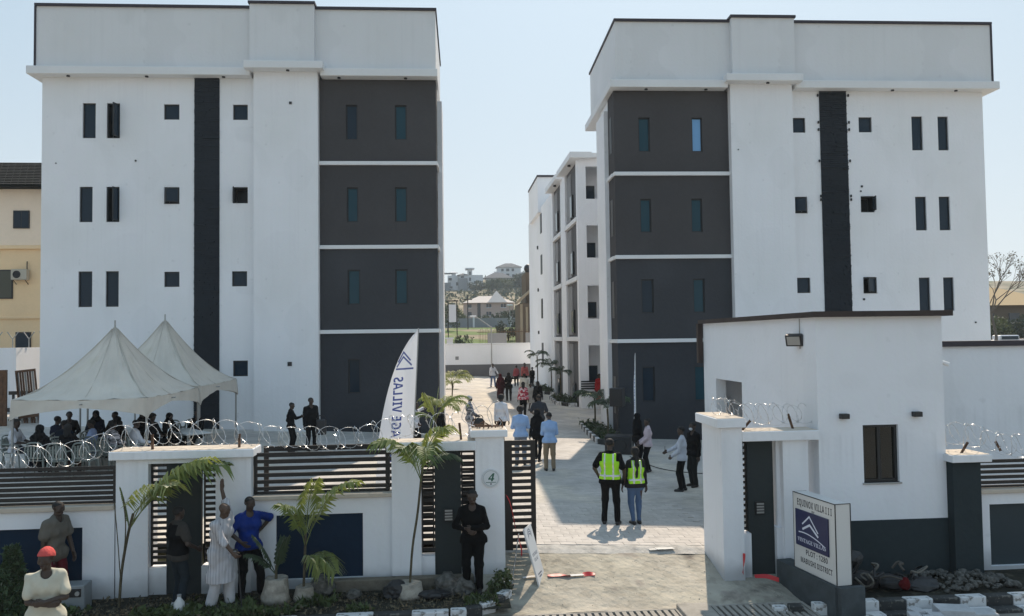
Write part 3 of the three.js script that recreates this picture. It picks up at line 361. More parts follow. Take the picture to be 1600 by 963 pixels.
{ // things on the field behind the rear wall
  const green = M([0.09, 0.14, 0.03], { map: tex(256, (u, v) => { const n = fbm(u, v, 5, 5, 221), b = sstep(0.45, 0.62, fbm(u, v, 3, 4, 222)), k = 0.6 + 0.8 * n; return [toS(lerp(0.10, 0.22, b) * k), toS(lerp(0.15, 0.18, b) * k), toS(lerp(0.035, 0.12, b) * k)]; }, true, 26) });
  setting('field', sheet(range(-14, 60, 30), range(-112, -168, 16), (x, z) => hillY(x, z) + 0.06), green, true);
  const dust = M([0.38, 0.32, 0.27], { map: mottle([0.42, 0.36, 0.3], 0.3, 7, 223, 6) });
  setting('dirt_road', sheet(range(-14, 60, 30), range(-76, -111, 12), (x, z) => hillY(x, z) + 0.06), dust, true);
  const s = thing('wall', 'grey block wall along the far side of the green field', 'wall', [0, 0, -172]); part(s, 'wall_face', bx(-14, 40, 5, 8.3, -0.3, 0), farWall.grey); for (let i = 0; i < 9; i++) part(s, 'pier', bx(-6 + i * 4, -5.6 + i * 4, 5, 8.6, 0, 0.2), i % 2 ? farWall.white : farWall.grey);
  const f = thing('fence', 'thin steel picket fence on the rear boundary with coiled wire', 'fence', [0, 0, -75]); const n = []; for (let i = 0; i < 44; i++) n.push(rod([3.2 + i * 0.15, 2.6, 0], [3.2 + i * 0.15, 4.7 + 0.1 * (i % 3), 0], 0.014, 4)); tag(part(f, 'picket', n, MAT.rust), null, null, null, 'stuff'); part(f, 'rail', [rod([3, 4.5, 0], [9.8, 4.5, 0], 0.03), rod([3, 3.4, 0], [9.8, 3.4, 0], 0.03)], MAT.rust); part(f, 'gate_panel', bx(4.0, 5.8, 3.3, 4.4, 0.05, 0.08), MAT.greyInner); part(f, 'gate_panel', bx(7.6, 9.4, 3.3, 4.4, 0.05, 0.08), MAT.greyInner);
  const bb = thing('banner', 'tall white vertical banner on dark posts left of the field', 'banner', [0.9, 2, -100]); part(bb, 'post', [rod([-0.5, 0, 0], [-0.5, 6.6, 0], 0.07), rod([0.6, 0, 0], [0.6, 6.6, 0], 0.07)], MAT.frame); part(bb, 'cloth', bx(-0.4, 0.5, 4.0, 6.2, -0.02, 0.02), farWall.white); part(bb, 'crossbar', bx(-0.7, 0.8, 6.6, 6.75, -0.06, 0.06), MAT.frame);
  const g = thing('gate_pillar', 'white pillar with flat cap beside the banner beyond the rear wall', 'pillar', [0.15, 1.5, -88]); part(g, 'shaft', bx(0, 0.7, 0, 2.4, -0.4, 0), farWall.white); part(g, 'cap', bx(-1.2, 0.8, 2.4, 2.55, -0.6, 0.2), farWall.white);
  const lp = thing('street_lamp', 'slim street lamp with white head in front of the pink house', 'street lamp', [13.1, 5.0, -160]); part(lp, 'pole', rod([0, 0, 0], [0, 5.4, 0], 0.09), MAT.steel); part(lp, 'lamp_head', rbx(-0.6, 0.6, 5.4, 5.75, -0.3, 0.3, 0.1), farWall.white);
  const up = thing('utility_pole', 'dark utility pole before the left end of the pink house', 'pole', [4.6, 4.5, -160]); part(up, 'pole', rod([0, 0, 0], [0, 8.2, 0], 0.12), MAT.frame); part(up, 'crossarm', bx(-0.9, 0.9, 7.2, 7.4, -0.08, 0.08), MAT.frame);
  const van = (x, z, c, label, y) => { const v = thing('parked_car', label, 'car', [x, y ?? hillY(x, z) + 0.1, z]); const bodyM = M(c, { roughness: 0.35, metalness: 0.2 }); part(v, 'body', [rbx(-2.1, 2.1, 0.35, 0.95, -0.85, 0.85, 0.15)], bodyM); part(v, 'cabin', rbx(-1.2, 1.3, 0.9, 1.5, -0.75, 0.75, 0.2), bodyM); part(v, 'window', [bx(-1.0, 1.1, 1.0, 1.38, 0.73, 0.76)], MAT.glass); for (const [a, e] of [[-1.3, 0.8], [1.3, 0.8], [-1.3, -0.8], [1.3, -0.8]]) part(v, 'wheel', new THREE.CylinderGeometry(0.34, 0.34, 0.22, 16).rotateX(Math.PI / 2).translate(a, 0.34, e), MAT.black); return v; };
  van(3.0, -92, [0.2, 0.2, 0.2], 'dark jeep parked on the dirt road beyond the rear wall'); van(14.6, -125, [0.06, 0.06, 0.07], 'dark van parked on the green field');
  van(65.5, -88, [0.7, 0.7, 0.72], 'white car roof just above the right wing wall', 2.0); van(61.8, -89, [0.5, 0.52, 0.56], 'silver car behind the white car beyond the right wing', 2.1); van(70.3, -89, [0.05, 0.05, 0.07], 'dark car right of the white car beyond the right wing', 2.1);
}
// foliage: leaf cards gathered in clumps through an uneven crown
function leafGeo(size, n, r, f) {
  const pos = [], nor = [], uv = []; const a = V(0, 0, 0), b = V(0, 0, 0), c = V(0, 0, 0);
  for (let i = 0; i < n; i++) { const p = f(r); const q = new THREE.Quaternion().setFromEuler(new THREE.Euler(r() * 6.28, r() * 6.28, r() * 6.28)), s = size * (0.6 + r() * 0.8); a.set(-s * 0.4, 0, 0).applyQuaternion(q).add(p); b.set(s * 0.4, 0, 0).applyQuaternion(q).add(p); c.set(0, s, s * 0.2).applyQuaternion(q).add(p); const m = b.clone().sub(a).cross(c.clone().sub(a)).normalize(); for (const v of [a, b, c]) { pos.push(v.x, v.y, v.z); nor.push(m.x, m.y, m.z); uv.push(v.x, v.y); } }
  const g = new THREE.BufferGeometry(); g.setAttribute('position', new THREE.Float32BufferAttribute(pos, 3)); g.setAttribute('normal', new THREE.Float32BufferAttribute(nor, 3)); g.setAttribute('uv', new THREE.Float32BufferAttribute(uv, 2)); return g;
}
const leafM = (c, t = 0.3) => new THREE.MeshPhysicalMaterial({ color: lin(...c), roughness: 0.75, transmission: t, thickness: 0, side: THREE.DoubleSide });
const leafMats = [leafM([0.05, 0.075, 0.025]), leafM([0.075, 0.105, 0.03]), leafM([0.045, 0.06, 0.03]), leafM([0.10, 0.12, 0.04])];
function crown(r, w, h, clumps, per, size, y0) { const C = []; for (let i = 0; i < clumps; i++) { const a = r() * 6.28, e = Math.acos(2 * r() - 1), k = Math.cbrt(0.25 + 0.75 * r()); C.push([V(Math.sin(e) * Math.cos(a) * w * k, y0 + h / 2 + Math.cos(e) * h / 2 * k, Math.sin(e) * Math.sin(a) * w * k), (0.2 + 0.22 * r()) * w]); } return leafGeo(size, clumps * per, r, (q) => { const [c, s] = C[Math.floor(q() * clumps)]; const u = V(q() - 0.5, q() - 0.5, q() - 0.5).normalize().multiplyScalar(s * Math.cbrt(q())); return u.add(c); }); }
function tree(x, z, w, h, mi, label, seed, cat = 'tree', name = 'tree', y) { const r = rng(seed), t = thing(name, label, cat, [x, y ?? hillY(x, z) - 0.1, z]); const th = h * 0.35; part(t, 'trunk', [rod([0, 0, 0], [0.05 * w, th, 0], 0.05 * w + 0.04, 8, 0.03 * w + 0.03), rod([0.05 * w, th, 0], [0.4 * w, h * 0.7, 0.1 * w], 0.03 * w, 6, 0.01 * w), rod([0.05 * w, th, 0], [-0.35 * w, h * 0.65, -0.1 * w], 0.03 * w, 6, 0.01 * w)], M([0.07, 0.05, 0.035])); part(t, 'crown', crown(r, w, h * 0.8, 26, 70, w * 0.14, h * 0.2), leafMats[mi], true); return t; }
[[22, -372, 4, 4.5, 1, 'broad green tree left of the hillside grove under the grey roofs'], [28, -376, 4.5, 5, 3, 'bright green tree in the middle of the hillside grove'], [33, -384, 4.5, 5, 0, 'dark tree right of the hillside grove below the ridge villa'], [38, -378, 5, 8, 2, 'dull green tree against the brown house on the slope'], [24, -372, 4, 5, 0, 'dark bushy tree in front of the low grey roof'], [15, -372, 4, 4.5, 2, 'dark tree above the pink house gable'], [2.4, -185, 2.2, 3.4, 1, 'leafy tree left of the pink house'], [0.5, -150, 2.6, 5, 0, 'dark green tree behind the tall banner'], [3.8, -192, 1.8, 2.4, 3, 'pale green bush beside the left end of the pink house'], [13.5, -190, 2.2, 3.0, 0, 'dark tree before the middle of the pink house'], [16.5, -192, 2.2, 3.5, 2, 'dark tree before the right end of the pink house'], [9.5, -192, 1.8, 2.2, 0, 'low dark bush before the pink house porch'], [2.2, -95, 1.2, 2.6, 0, 'dark shrub behind the rear wall left end'], [9.4, -118, 1.6, 3.4, 2, 'brown-green shrub near the brown house']].forEach((a, i) => tree(...a, 300 + i));
tag(part(scene, 'hillside_scrub', (() => { const r = rng(77), g = []; return leafGeo(1.5, 9000, r, (q) => { let x, z; do { x = lerp(-60, 120, q()); z = -lerp(235, 440, Math.sqrt(q())); } while (z < -345 && x < 22 && x > -6); return V(x, hillY(x, z) + q() * 1.2, z); }); })(), leafMats[2], true), 'mixed green scrub covering the hillside below the villas', 'scrub', null, 'stuff');
{ // right edge: bare tree, hedge
  const r = rng(402), t = thing('bare_tree', 'bare grey-brown tree with few dry leaves right of the right block', 'tree', [52.6, 0.8, -72]), g = [], tips = [];
  (function grow(p, d, L, rad, n) { const e = p.clone().addScaledVector(d, L); g.push(rod(p.toArray(), e.toArray(), rad, 6, rad * 0.65)); if (!n) { tips.push(e); return; } const k = n > 3 ? 2 : 3; for (let i = 0; i < k; i++) { const q = d.clone().add(V(r() - 0.5, r() * 0.35 - 0.05, r() - 0.5).multiplyScalar(1.5)).normalize(); grow(e, q, L * (0.66 + r() * 0.2), rad * 0.62, n - 1); } })(V(0, 0, 0), V(0.04, 1, 0).normalize(), 2.65, 0.2, 6);
  part(t, 'trunk', g, M([0.13, 0.11, 0.095])); part(t, 'crown', leafGeo(0.2, 300, r, (q) => tips[Math.floor(q() * tips.length)].clone().add(V(q() - 0.5, q() - 0.5, q() - 0.5).multiplyScalar(0.5))), leafM([0.10, 0.085, 0.05]), true);
  tree(67.0, -92, 2.2, 3.2, 3, 'bright green hedge bush beyond the right wing wall', 410, 'bush', 'bush', 2.2); tree(62.6, -93, 2.4, 4.4, 0, 'dark green bush near the right block corner beyond the wing wall', 411, 'bush', 'bush', 2.0); tree(71.5, -93, 2.6, 3.4, 2, 'dull olive bush at the right edge beyond the wing wall', 412, 'bush', 'bush', 2.0); tree(64.5, -95, 2.6, 6, 2, 'olive tree in front of the tan-roofed house', 413);
}
// ---------- street front: walls, fences, gates, gatehouse ----------
const ZW = -13.85;
function slatFence(label, x0, x1, y0, y1, z, n, posts = []) { // framed fence of horizontal flat bars
  const f = thing('slatted_fence', label, 'fence', [0, 0, z], 0), p = (y1 - y0 - 0.12) / n;
  part(f, 'frame', [bx(x0, x0 + 0.05, y0, y1, -0.03, 0.03), bx(x1 - 0.05, x1, y0, y1, -0.03, 0.03), ...posts.map((x) => bx(x, x + 0.06, y0, y1, -0.05, 0.0)), bx(x0 + 0.05, x1 - 0.05, y0, y0 + 0.04, -0.025, 0.025)], MAT.fence);
  for (let i = 0; i <= n; i++) part(f, 'slat', rbx(x0 + 0.04, x1 - 0.04, y0 + 0.06 + i * p - 0.0, y0 + 0.06 + i * p + 0.062, 0.0, 0.028, 0.004), MAT.fence);
  return f;
}
{ // left low wall, far left
  const w = thing('front_wall', 'low white front wall with dark navy panel at the left edge', 'wall');
  part(w, 'wall_face', wallWithHoles(-14, -5.52, -0.5, 1.13, ZW, 0.22, [[-10.5, -6.03, -0.32, 0.85]]), MAT.gateWhite); part(w, 'navy_panel', bx(-10.5, -6.03, -0.32, 0.85, ZW - 0.1, ZW - 0.05), MAT.navy); part(w, 'ledge', rbx(-14, -5.52, 1.13, 1.21, ZW - 0.26, ZW + 0.05, 0.012), MAT.capTop);
  slatFence('dark slatted fence panel on the low wall at the left edge', -12, -5.53, 1.22, 1.84, ZW - 0.12, 6, [-8.6]);
}
function slitGrille(p, x0, x1, y0, y1, z, n) { part(p, 'grille_frame', [bx(x0, x0 + 0.025, y0, y1, z - 0.02, z + 0.02), bx(x1 - 0.025, x1, y0, y1, z - 0.02, z + 0.02)], MAT.fence); for (let i = 0; i <= n; i++) { const y = lerp(y0 + 0.02, y1 - 0.06, i / n); part(p, 'slat', bx(x0 + 0.025, x1 - 0.025, y, y + 0.05, z - 0.012, z + 0.012), MAT.fence); } }
{ // left gate block with grey door panel between two slatted slits
  const w = thing('side_gate_wall', 'white gate block with grey panel and slatted slits, left of the fence', 'wall');
  part(w, 'pier', [bx(-5.5, -4.98, -0.5, 1.95, ZW - 0.45, ZW), bx(-3.88, -3.3, -0.5, 1.95, ZW - 0.45, ZW)], MAT.gateWhite); part(w, 'lintel', bx(-4.98, -3.88, 1.87, 1.95, ZW - 0.44, ZW - 0.005), MAT.gateWhite);
  part(w, 'sill_wall', [bx(-4.98, -4.7, -0.5, 0.13, ZW - 0.3, ZW - 0.06), bx(-4.13, -3.88, -0.5, 0.13, ZW - 0.3, ZW - 0.06)], MAT.gateWhite);
  part(w, 'cap', [rbx(-5.59, -3.24, 1.95, 2.09, ZW - 0.52, ZW + 0.09, 0.015)], MAT.gateWhite); part(w, 'cap_screed', bx(-5.57, -3.26, 2.09, 2.098, ZW - 0.5, ZW + 0.07), MAT.capTop);
  part(w, 'door_panel', rbx(-4.7, -4.135, -0.4, 1.87, ZW - 0.16, ZW - 0.08, 0.006), MAT.doorPanel); slitGrille(w, -4.975, -4.7, 0.14, 1.86, ZW - 0.15, 17); slitGrille(w, -4.11, -3.885, 0.16, 1.86, ZW - 0.15, 17);
  part(w, 'door_handle', rbx(-4.6, -4.56, 0.75, 0.95, ZW - 0.08, ZW - 0.04, 0.01), MAT.black);
}
{ // wall with navy panel
  const w = thing('front_wall', 'low white front wall with dark navy panel between the two gate blocks', 'wall');
  part(w, 'wall_face', wallWithHoles(-3.3, -0.93, -0.5, 1.2, ZW - 0.08, 0.22, [[-2.9, -1.44, -0.15, 0.93]]), MAT.gateWhite); part(w, 'navy_panel', bx(-2.9, -1.44, -0.2, 0.93, ZW - 0.2, ZW - 0.12), MAT.navy); part(w, 'ledge', rbx(-3.3, -0.93, 1.2, 1.27, ZW - 0.34, ZW - 0.02, 0.012), MAT.capTop);
  part(w, 'footing', rbx(-1.95, 0.45, -0.4, -0.13, ZW + 0.01, ZW + 0.18, 0.03), M([0.17, 0.15, 0.12], { map: mottle([0.17, 0.15, 0.12], 0.4, 0.9, 57, 6), bumpMap: bumpRough, bumpScale: 0.02, roughness: 1 }));
  slatFence('dark slatted fence panel on the low wall between the gate blocks', -3.29, -0.99, 1.28, 1.98, ZW - 0.2, 5);
}
{ // right-hand pedestrian gate with number pillar
  const w = thing('side_gate_wall', 'white gate block with grey panel, mailbox and number pillar by the driveway', 'wall');
  part(w, 'pier', bx(-0.94, -0.44, -0.4, 1.99, ZW - 0.4, ZW), MAT.gateWhite); part(w, 'sill_wall', [bx(-0.44, -0.21, -0.4, 0.16, ZW - 0.3, ZW - 0.06), bx(0.25, 0.5, -0.4, 0.16, ZW - 0.3, ZW - 0.06)], MAT.gateWhite);
  part(w, 'lintel', rbx(-1.02, 0.51, 1.97, 2.13, ZW - 0.48, ZW + 0.07, 0.012), MAT.gateWhite); part(w, 'cap_screed', bx(-1.0, 0.5, 2.13, 2.138, ZW - 0.46, ZW + 0.05), MAT.capTop);
  part(w, 'pillar', [bx(0.5, 1.0, -0.5, 2.2, ZW - 0.5, ZW + 0.02)], MAT.gateWhite); part(w, 'pillar_cap', rbx(0.42, 1.06, 2.19, 2.31, ZW - 0.58, ZW + 0.08, 0.012), MAT.gateWhite); part(w, 'cap_screed', bx(0.44, 1.04, 2.31, 2.317, ZW - 0.56, ZW + 0.06), MAT.capTop);
  part(w, 'door_panel', rbx(-0.21, 0.25, -0.35, 1.97, ZW - 0.2, ZW - 0.12, 0.006), MAT.doorPanel); slitGrille(w, -0.435, -0.22, 0.2, 1.96, ZW - 0.2, 14); slitGrille(w, 0.255, 0.5, 0.2, 1.96, ZW - 0.2, 14);
  const mb = part(w, 'mailbox', rbx(-0.05, 0.11, 0.73, 0.95, ZW - 0.12, ZW - 0.09, 0.008), MAT.black); for (let i = 0; i < 4; i++) part(mb, 'slot_plate', bx(-0.035, 0.095, 0.755 + i * 0.05, 0.785 + i * 0.05, ZW - 0.09, ZW - 0.082), MAT.steel);
  // round house-number plate
  const np = tag(part(scene, 'number_plate', new THREE.CylinderGeometry(0.155, 0.155, 0.02, 32).rotateX(Math.PI / 2).translate(0.765, 1.48, ZW + 0.032), M([0.62, 0.63, 0.64], { roughness: 0.4 })), 'round pale number plate with green 4 on the white gate pillar', 'number plate');
  const nt = canvasTex(128, 128, (c) => { c.fillStyle = '#cfd3d6'; c.fillRect(0, 0, 128, 128); c.strokeStyle = '#9aa3a8'; c.lineWidth = 4; c.beginPath(); c.arc(64, 64, 57, 0, 7); c.stroke(); c.fillStyle = '#14523f'; c.font = 'bold italic 84px sans-serif'; c.textAlign = 'center'; c.fillText('4', 62, 86); c.fillRect(26, 92, 76, 4); c.beginPath(); c.arc(64, 106, 6, 0, 7); c.fillStyle = '#444'; c.fill(); });
  const dg = new THREE.CircleGeometry(0.147, 32).translate(0.765, 1.48, ZW + 0.0445); part(np, 'number_face', dg, new THREE.MeshStandardMaterial({ map: nt, roughness: 0.4 }), true);
}
{ // sliding gate leaf, parked open behind the wall
  const g = thing('sliding_gate', 'dark slatted sliding gate slid open behind the number pillar', 'gate', [0, -0.1, -14.62]);
  part(g, 'frame', [bx(-3.25, -3.17, 0.02, 2.12, -0.03, 0.03), bx(1.05, 1.2, 0.02, 2.12, -0.03, 0.03), bx(1.545, 1.63, 0.02, 2.12, -0.03, 0.03), bx(-1.1, -1.02, 0.02, 2.12, -0.03, 0.03), bx(-3.17, 1.545, 2.03, 2.118, -0.028, 0.028), bx(-3.17, 1.545, 0.02, 0.1, -0.028, 0.028)], MAT.fence);
  for (let i = 0; i < 16; i++) part(g, 'slat', bx(-3.17, 1.545, 0.155 + i * 0.118, 0.225 + i * 0.118, -0.014, 0.014), MAT.fence);
  const st = thing('gate_stay_rod', 'thin pale rod leaning from the kerb to the sliding gate', 'rod'); part(st, 'rod', rod([1.06, -0.3, -13.4], [1.3, 0.35, -14.52], 0.012), MAT.steel);
}
{ // right pedestrian gate beside the gatehouse
  const w = thing('side_gate_wall', 'white driveway pillar, lintel and grey door panel joined to the gatehouse', 'wall');
  part(w, 'pillar', bx(4.78, 5.15, -0.5, 2.3, -14.6, -13.55), MAT.gateWhite); part(w, 'pillar_cap', rbx(4.68, 5.2, 2.29, 2.45, -14.68, -13.47, 0.012), MAT.gateWhite); part(w, 'cap_screed', bx(4.7, 5.18, 2.45, 2.457, -14.66, -13.49), MAT.capTop);
  part(w, 'lintel', rbx(5.15, 6.54, 2.04, 2.21, -14.05, -13.53, 0.012), MAT.gateWhite); part(w, 'cap_screed', bx(5.2, 6.53, 2.21, 2.217, -14.03, -13.55), MAT.capTop);
  part(w, 'post', bx(5.9, 6.36, -0.4, 2.04, -13.95, -13.6), MAT.gateWhite); part(w, 'jamb', [bx(5.84, 5.9, -0.4, 2.04, -13.98, -13.75)], MAT.gateWhite); part(w, 'sill_wall', [bx(5.15, 5.32, -0.4, 0.42, -13.9, -13.66), bx(5.79, 5.9, -0.4, 0.5, -13.9, -13.68)], MAT.gateWhite);
  part(w, 'door_panel', rbx(5.32, 5.79, -0.35, 2.04, -13.86, -13.78, 0.006), MAT.doorPanel); slitGrille(w, 5.15, 5.32, 0.43, 2.03, -13.84, 15);
  const mb = part(w, 'mailbox', rbx(5.44, 5.61, 0.72, 0.95, -13.78, -13.75, 0.008), MAT.black); for (let i = 0; i < 4; i++) part(mb, 'slot_plate', bx(5.465, 5.595, 0.745 + i * 0.05, 0.775 + i * 0.05, -13.75, -13.742), MAT.steel);
}
{ // gatehouse
  const g = thing('gatehouse', 'white flat-roofed gatehouse with one window and dark grey base right of the driveway', 'gatehouse');
  const x0 = 6.57, x1 = 8.93, zf = -13.62, zb = -19.8, win = [7.39, 8.05, 1.25, 2.27];
  part(g, 'wall', wallWithHoles(x0, x1, 0.59, 4.2, zf, 0.25, [win]), MAT.gateWhite); part(g, 'base', bx(x0 - 0.0, x1, -0.5, 0.59, zf - 0.25, zf + 0.012), MAT.darkBase);
  const sw = wallWithHoles(0.25, 6.18, -0.4, 4.2, 0, 0.25, [[3.6, 5.3, 1.2, 2.85]]); sw.rotateY(-Math.PI / 2).translate(x0 + 0.25 - 0.25, 0, zf); sw.translate(0, 0, 0);
  // side wall runs back from the front; its opening is a recess
  const side = []; const S = (a, b, c, d) => side.push(bx(x0, x0 + 0.25, c, d, zf - b, zf - a)); S(0.25, 3.6, -0.4, 4.2); S(5.3, 6.18, -0.4, 4.2); S(3.6, 5.3, -0.4, 1.2); S(3.6, 5.3, 2.85, 4.2);
  part(g, 'side_wall', [...side, bx(x1 - 0.25, x1, -0.4, 4.2, zb, zf - 0.25), bx(x0 + 0.25, x1 - 0.25, -0.4, 4.2, zb, zb + 0.2)], MAT.gateWhite); part(g, 'room_wall', bx(x0 + 1.2, x0 + 1.3, -0.4, 4.15, zb + 0.2, zf - 2.5), MAT.white); part(g, 'room_floor', bx(x0 + 0.25, x1 - 0.25, -0.4, -0.1, zb + 0.2, zf - 0.25), MAT.concrete);
  part(g, 'roof', bx(x0 - 0.02, x1 + 0.02, 4.2, 4.24, zb - 0.02, zf + 0.02), MAT.gateWhite);
  part(g, 'roof_trim', [bx(x0 - 0.1, x1 + 0.14, 4.2, 4.3, zf + 0.021, zf + 0.13), bx(x0 - 0.1, x0 - 0.021, 4.2, 4.298, zb - 0.1, zf + 0.02), bx(x1 + 0.021, x1 + 0.14, 4.2, 4.298, zb - 0.1, zf + 0.02), bx(x0 - 0.14, x0 - 0.02, 3.2, 4.2, zb - 0.12, zb + 0.02)], MAT.gateTrim);
  const w = part(g, 'window', [bx(7.39, 7.44, 1.25, 2.27, zf - 0.14, zf - 0.06), bx(8.0, 8.05, 1.25, 2.27, zf - 0.14, zf - 0.06), bx(7.44, 8.0, 1.25, 1.3, zf - 0.14, zf - 0.06), bx(7.44, 8.0, 2.22, 2.27, zf - 0.14, zf - 0.06), bx(7.69, 7.75, 1.3, 2.22, zf - 0.13, zf - 0.07)], MAT.frame);
  const pg = new THREE.MeshPhysicalMaterial({ color: lin(0.55, 0.6, 0.6), transmission: 1, thickness: 0, roughness: 0.04, ior: 1.5 }); part(w, 'pane', bx(7.44, 7.69, 1.3, 2.22, zf - 0.102, zf - 0.098), pg); part(w, 'pane', bx(7.75, 8.0, 1.3, 2.22, zf - 0.102, zf - 0.098), pg);
  part(w, 'window_sill', rbx(7.36, 8.08, 1.22, 1.25, zf - 0.1, zf + 0.03, 0.006), MAT.steel);
  for (const [x, y] of [[7.03, 2.44], [8.38, 2.45]]) part(g, 'wall_lamp', [rbx(x - 0.075, x + 0.075, y - 0.045, y + 0.045, zf, zf + 0.11, 0.01)], MAT.plasticBlack);
  // chair and shelf seen through the window
  const sh = thing('shelf', 'dark shelf with boxes inside the gatehouse window', 'shelf', [7.75, 0.0, -15.6]); part(sh, 'board', [bx(-0.6, 0.5, 1.2, 1.24, -0.2, 0.2), bx(-0.6, 0.5, 1.7, 1.74, -0.2, 0.2), bx(-0.6, -0.56, 0, 2.1, -0.2, 0.2), bx(0.46, 0.5, 0, 2.1, -0.2, 0.2)], MAT.rust); part(sh, 'box', [bx(-0.4, -0.1, 1.24, 1.5, -0.1, 0.15), bx(0.1, 0.35, 1.74, 1.95, -0.1, 0.15)], MAT.greyInner);
  const fl = thing('floodlight', 'black square floodlight on the gatehouse side wall under the roof trim', 'floodlight', [x0, 3.83, -14.35]); part(fl, 'housing', rbx(-0.2, -0.06, -0.11, 0.11, -0.16, 0.16, 0.02).rotateZ(0.25).rotateY(0.75), MAT.plasticBlack); part(fl, 'lens', bx(-0.207, -0.202, -0.08, 0.08, -0.12, 0.12).rotateZ(0.25).rotateY(0.75), MAT.steel); part(fl, 'bracket', [rod([-0.1, -0.1, 0], [0, -0.02, 0], 0.02), rod([0.0, -0.2, 0.1], [0.0, 0.36, 0.1], 0.015)], MAT.steel);
  const cc = thing('security_camera', 'small white security camera on the right corner of the gatehouse', 'camera', [x1, 3.3, -13.75]); part(cc, 'body', new THREE.CylinderGeometry(0.035, 0.04, 0.18, 12).rotateZ(1.2).rotateY(-0.4).translate(0.1, 0.05, 0), MAT.trimWhite); part(cc, 'mount', rod([0, -0.06, 0], [0.06, 0.03, 0], 0.02), MAT.steel); part(cc, 'lens', new THREE.SphereGeometry(0.03, 10, 8).translate(0.02, -0.02, 0.05), MAT.black);
}
{ // wing wall, right pillar, fence and low wall
  const w = thing('wing_wall', 'tall white wing wall with dark coping right of the gatehouse', 'wall'); part(w, 'wall_face', bx(10.0, 24, -0.5, 3.56, -18.4, -18), MAT.gateWhite); part(w, 'coping', bx(9.95, 24.1, 3.56, 3.69, -18.48, -17.92), MAT.roofTrim); part(w, 'return_wall', bx(8.94, 10.0, -0.5, 3.5, -18.6, -18.2), MAT.gateWhite);
  const p = thing('gate_pillar', 'dark grey pillar with white cap at the right corner of the gatehouse', 'pillar'); part(p, 'shaft', bx(8.94, 9.46, -0.55, 1.6, -13.95, -13.45), MAT.darkBase); part(p, 'cap', rbx(8.88, 9.62, 1.6, 1.73, -14.05, -13.36, 0.012), MAT.gateWhite); part(p, 'cap_screed', bx(8.9, 9.6, 1.73, 1.737, -14.03, -13.38), MAT.capTop);
  const f = thing('front_wall', 'low white front wall with dark panel at the right edge', 'wall'); part(f, 'wall_face', wallWithHoles(9.46, 15, -0.5, 1.0, -13.62, 0.22, [[9.72, 14, -0.3, 0.8]]), MAT.gateWhite); part(f, 'navy_panel', bx(9.72, 14, -0.32, 0.8, -13.76, -13.7), M([0.02, 0.034, 0.042], { roughness: 0.7 })); part(f, 'ledge', rbx(9.46, 15, 1.0, 1.07, -13.9, -13.56, 0.012), MAT.capTop);
  slatFence('dark slatted fence panel at the right edge', 9.47, 15, 1.08, 1.58, -13.75, 4);
}
// razor wire: overlapping coils with barbs along a path
function razor(label, pts, R, pitch, seed, tilt = 0) {
  const r = rng(seed), t = thing('razor_wire', label, 'razor wire'), crv = new THREE.CatmullRomCurve3(pts.map((p) => V(...p))), L = crv.getLength(), n = Math.round(L / pitch);
  for (const s of [1, -1]) {
    const P = [], up = V(0, 1, 0), A = R * 0.75 * s; for (let i = 0; i <= n * 20; i++) { const u = i / (n * 20), c = crv.getPointAt(u), d = crv.getTangentAt(u), side = d.clone().cross(up).normalize(), a = u * n * 6.283 + (s > 0 ? 0 : 2.6), k = R * (1 + 0.07 * Math.sin(u * n * 1.7 + seed)); P.push(c.clone().addScaledVector(up, Math.sin(a) * k + 0.02 * Math.sin(u * n * 0.9 + s)).addScaledVector(side, Math.cos(a) * k * 0.9).addScaledVector(d, A * Math.cos(a + 0.3 * s))); }
    const g = [new THREE.TubeGeometry(new THREE.CatmullRomCurve3(P), n * 24, 0.0042, 4)];
    for (let i = 3; i < P.length - 1; i += 2) { const b = new THREE.BoxGeometry(0.042, 0.003, 0.010); b.rotateZ(r() * 3).rotateY(r() * 3); b.translate(P[i].x, P[i].y, P[i].z); g.push(b); }
    part(t, 'coil', g, MAT.wire);
  }
  return t;
}
razor('coiled razor wire above the left fence and gate block', [[-9.5, 1.98, -14.1], [-7.3, 2.0, -14.1], [-6.2, 2.06, -14.1], [-5.4, 2.32, -14.08], [-4.2, 2.36, -14.08], [-3.3, 2.3, -14.1]], 0.2, 0.36, 1);
razor('coiled razor wire above the fence between the gate blocks', [[-3.25, 2.28, -14.1], [-2.4, 2.2, -14.12], [-1.6, 2.22, -14.12], [-0.9, 2.36, -14.12], [0.3, 2.4, -14.14]], 0.185, 0.34, 2);
razor('short coil of razor wire on top of the right driveway pillar', [[4.8, 2.62, -14.1], [5.0, 2.62, -13.95], [5.2, 2.55, -13.85]], 0.15, 0.24, 3);
razor('coiled razor wire along the lintel beside the gatehouse', [[5.15, 2.5, -13.95], [5.8, 2.46, -13.95], [6.5, 2.48, -13.95]], 0.18, 0.3, 4);
razor('coiled razor wire above the right edge fence', [[8.98, 2.05, -13.9], [9.6, 2.0, -13.85], [10.4, 1.82, -13.85], [14.5, 1.86, -13.85]], 0.2, 0.3, 5);
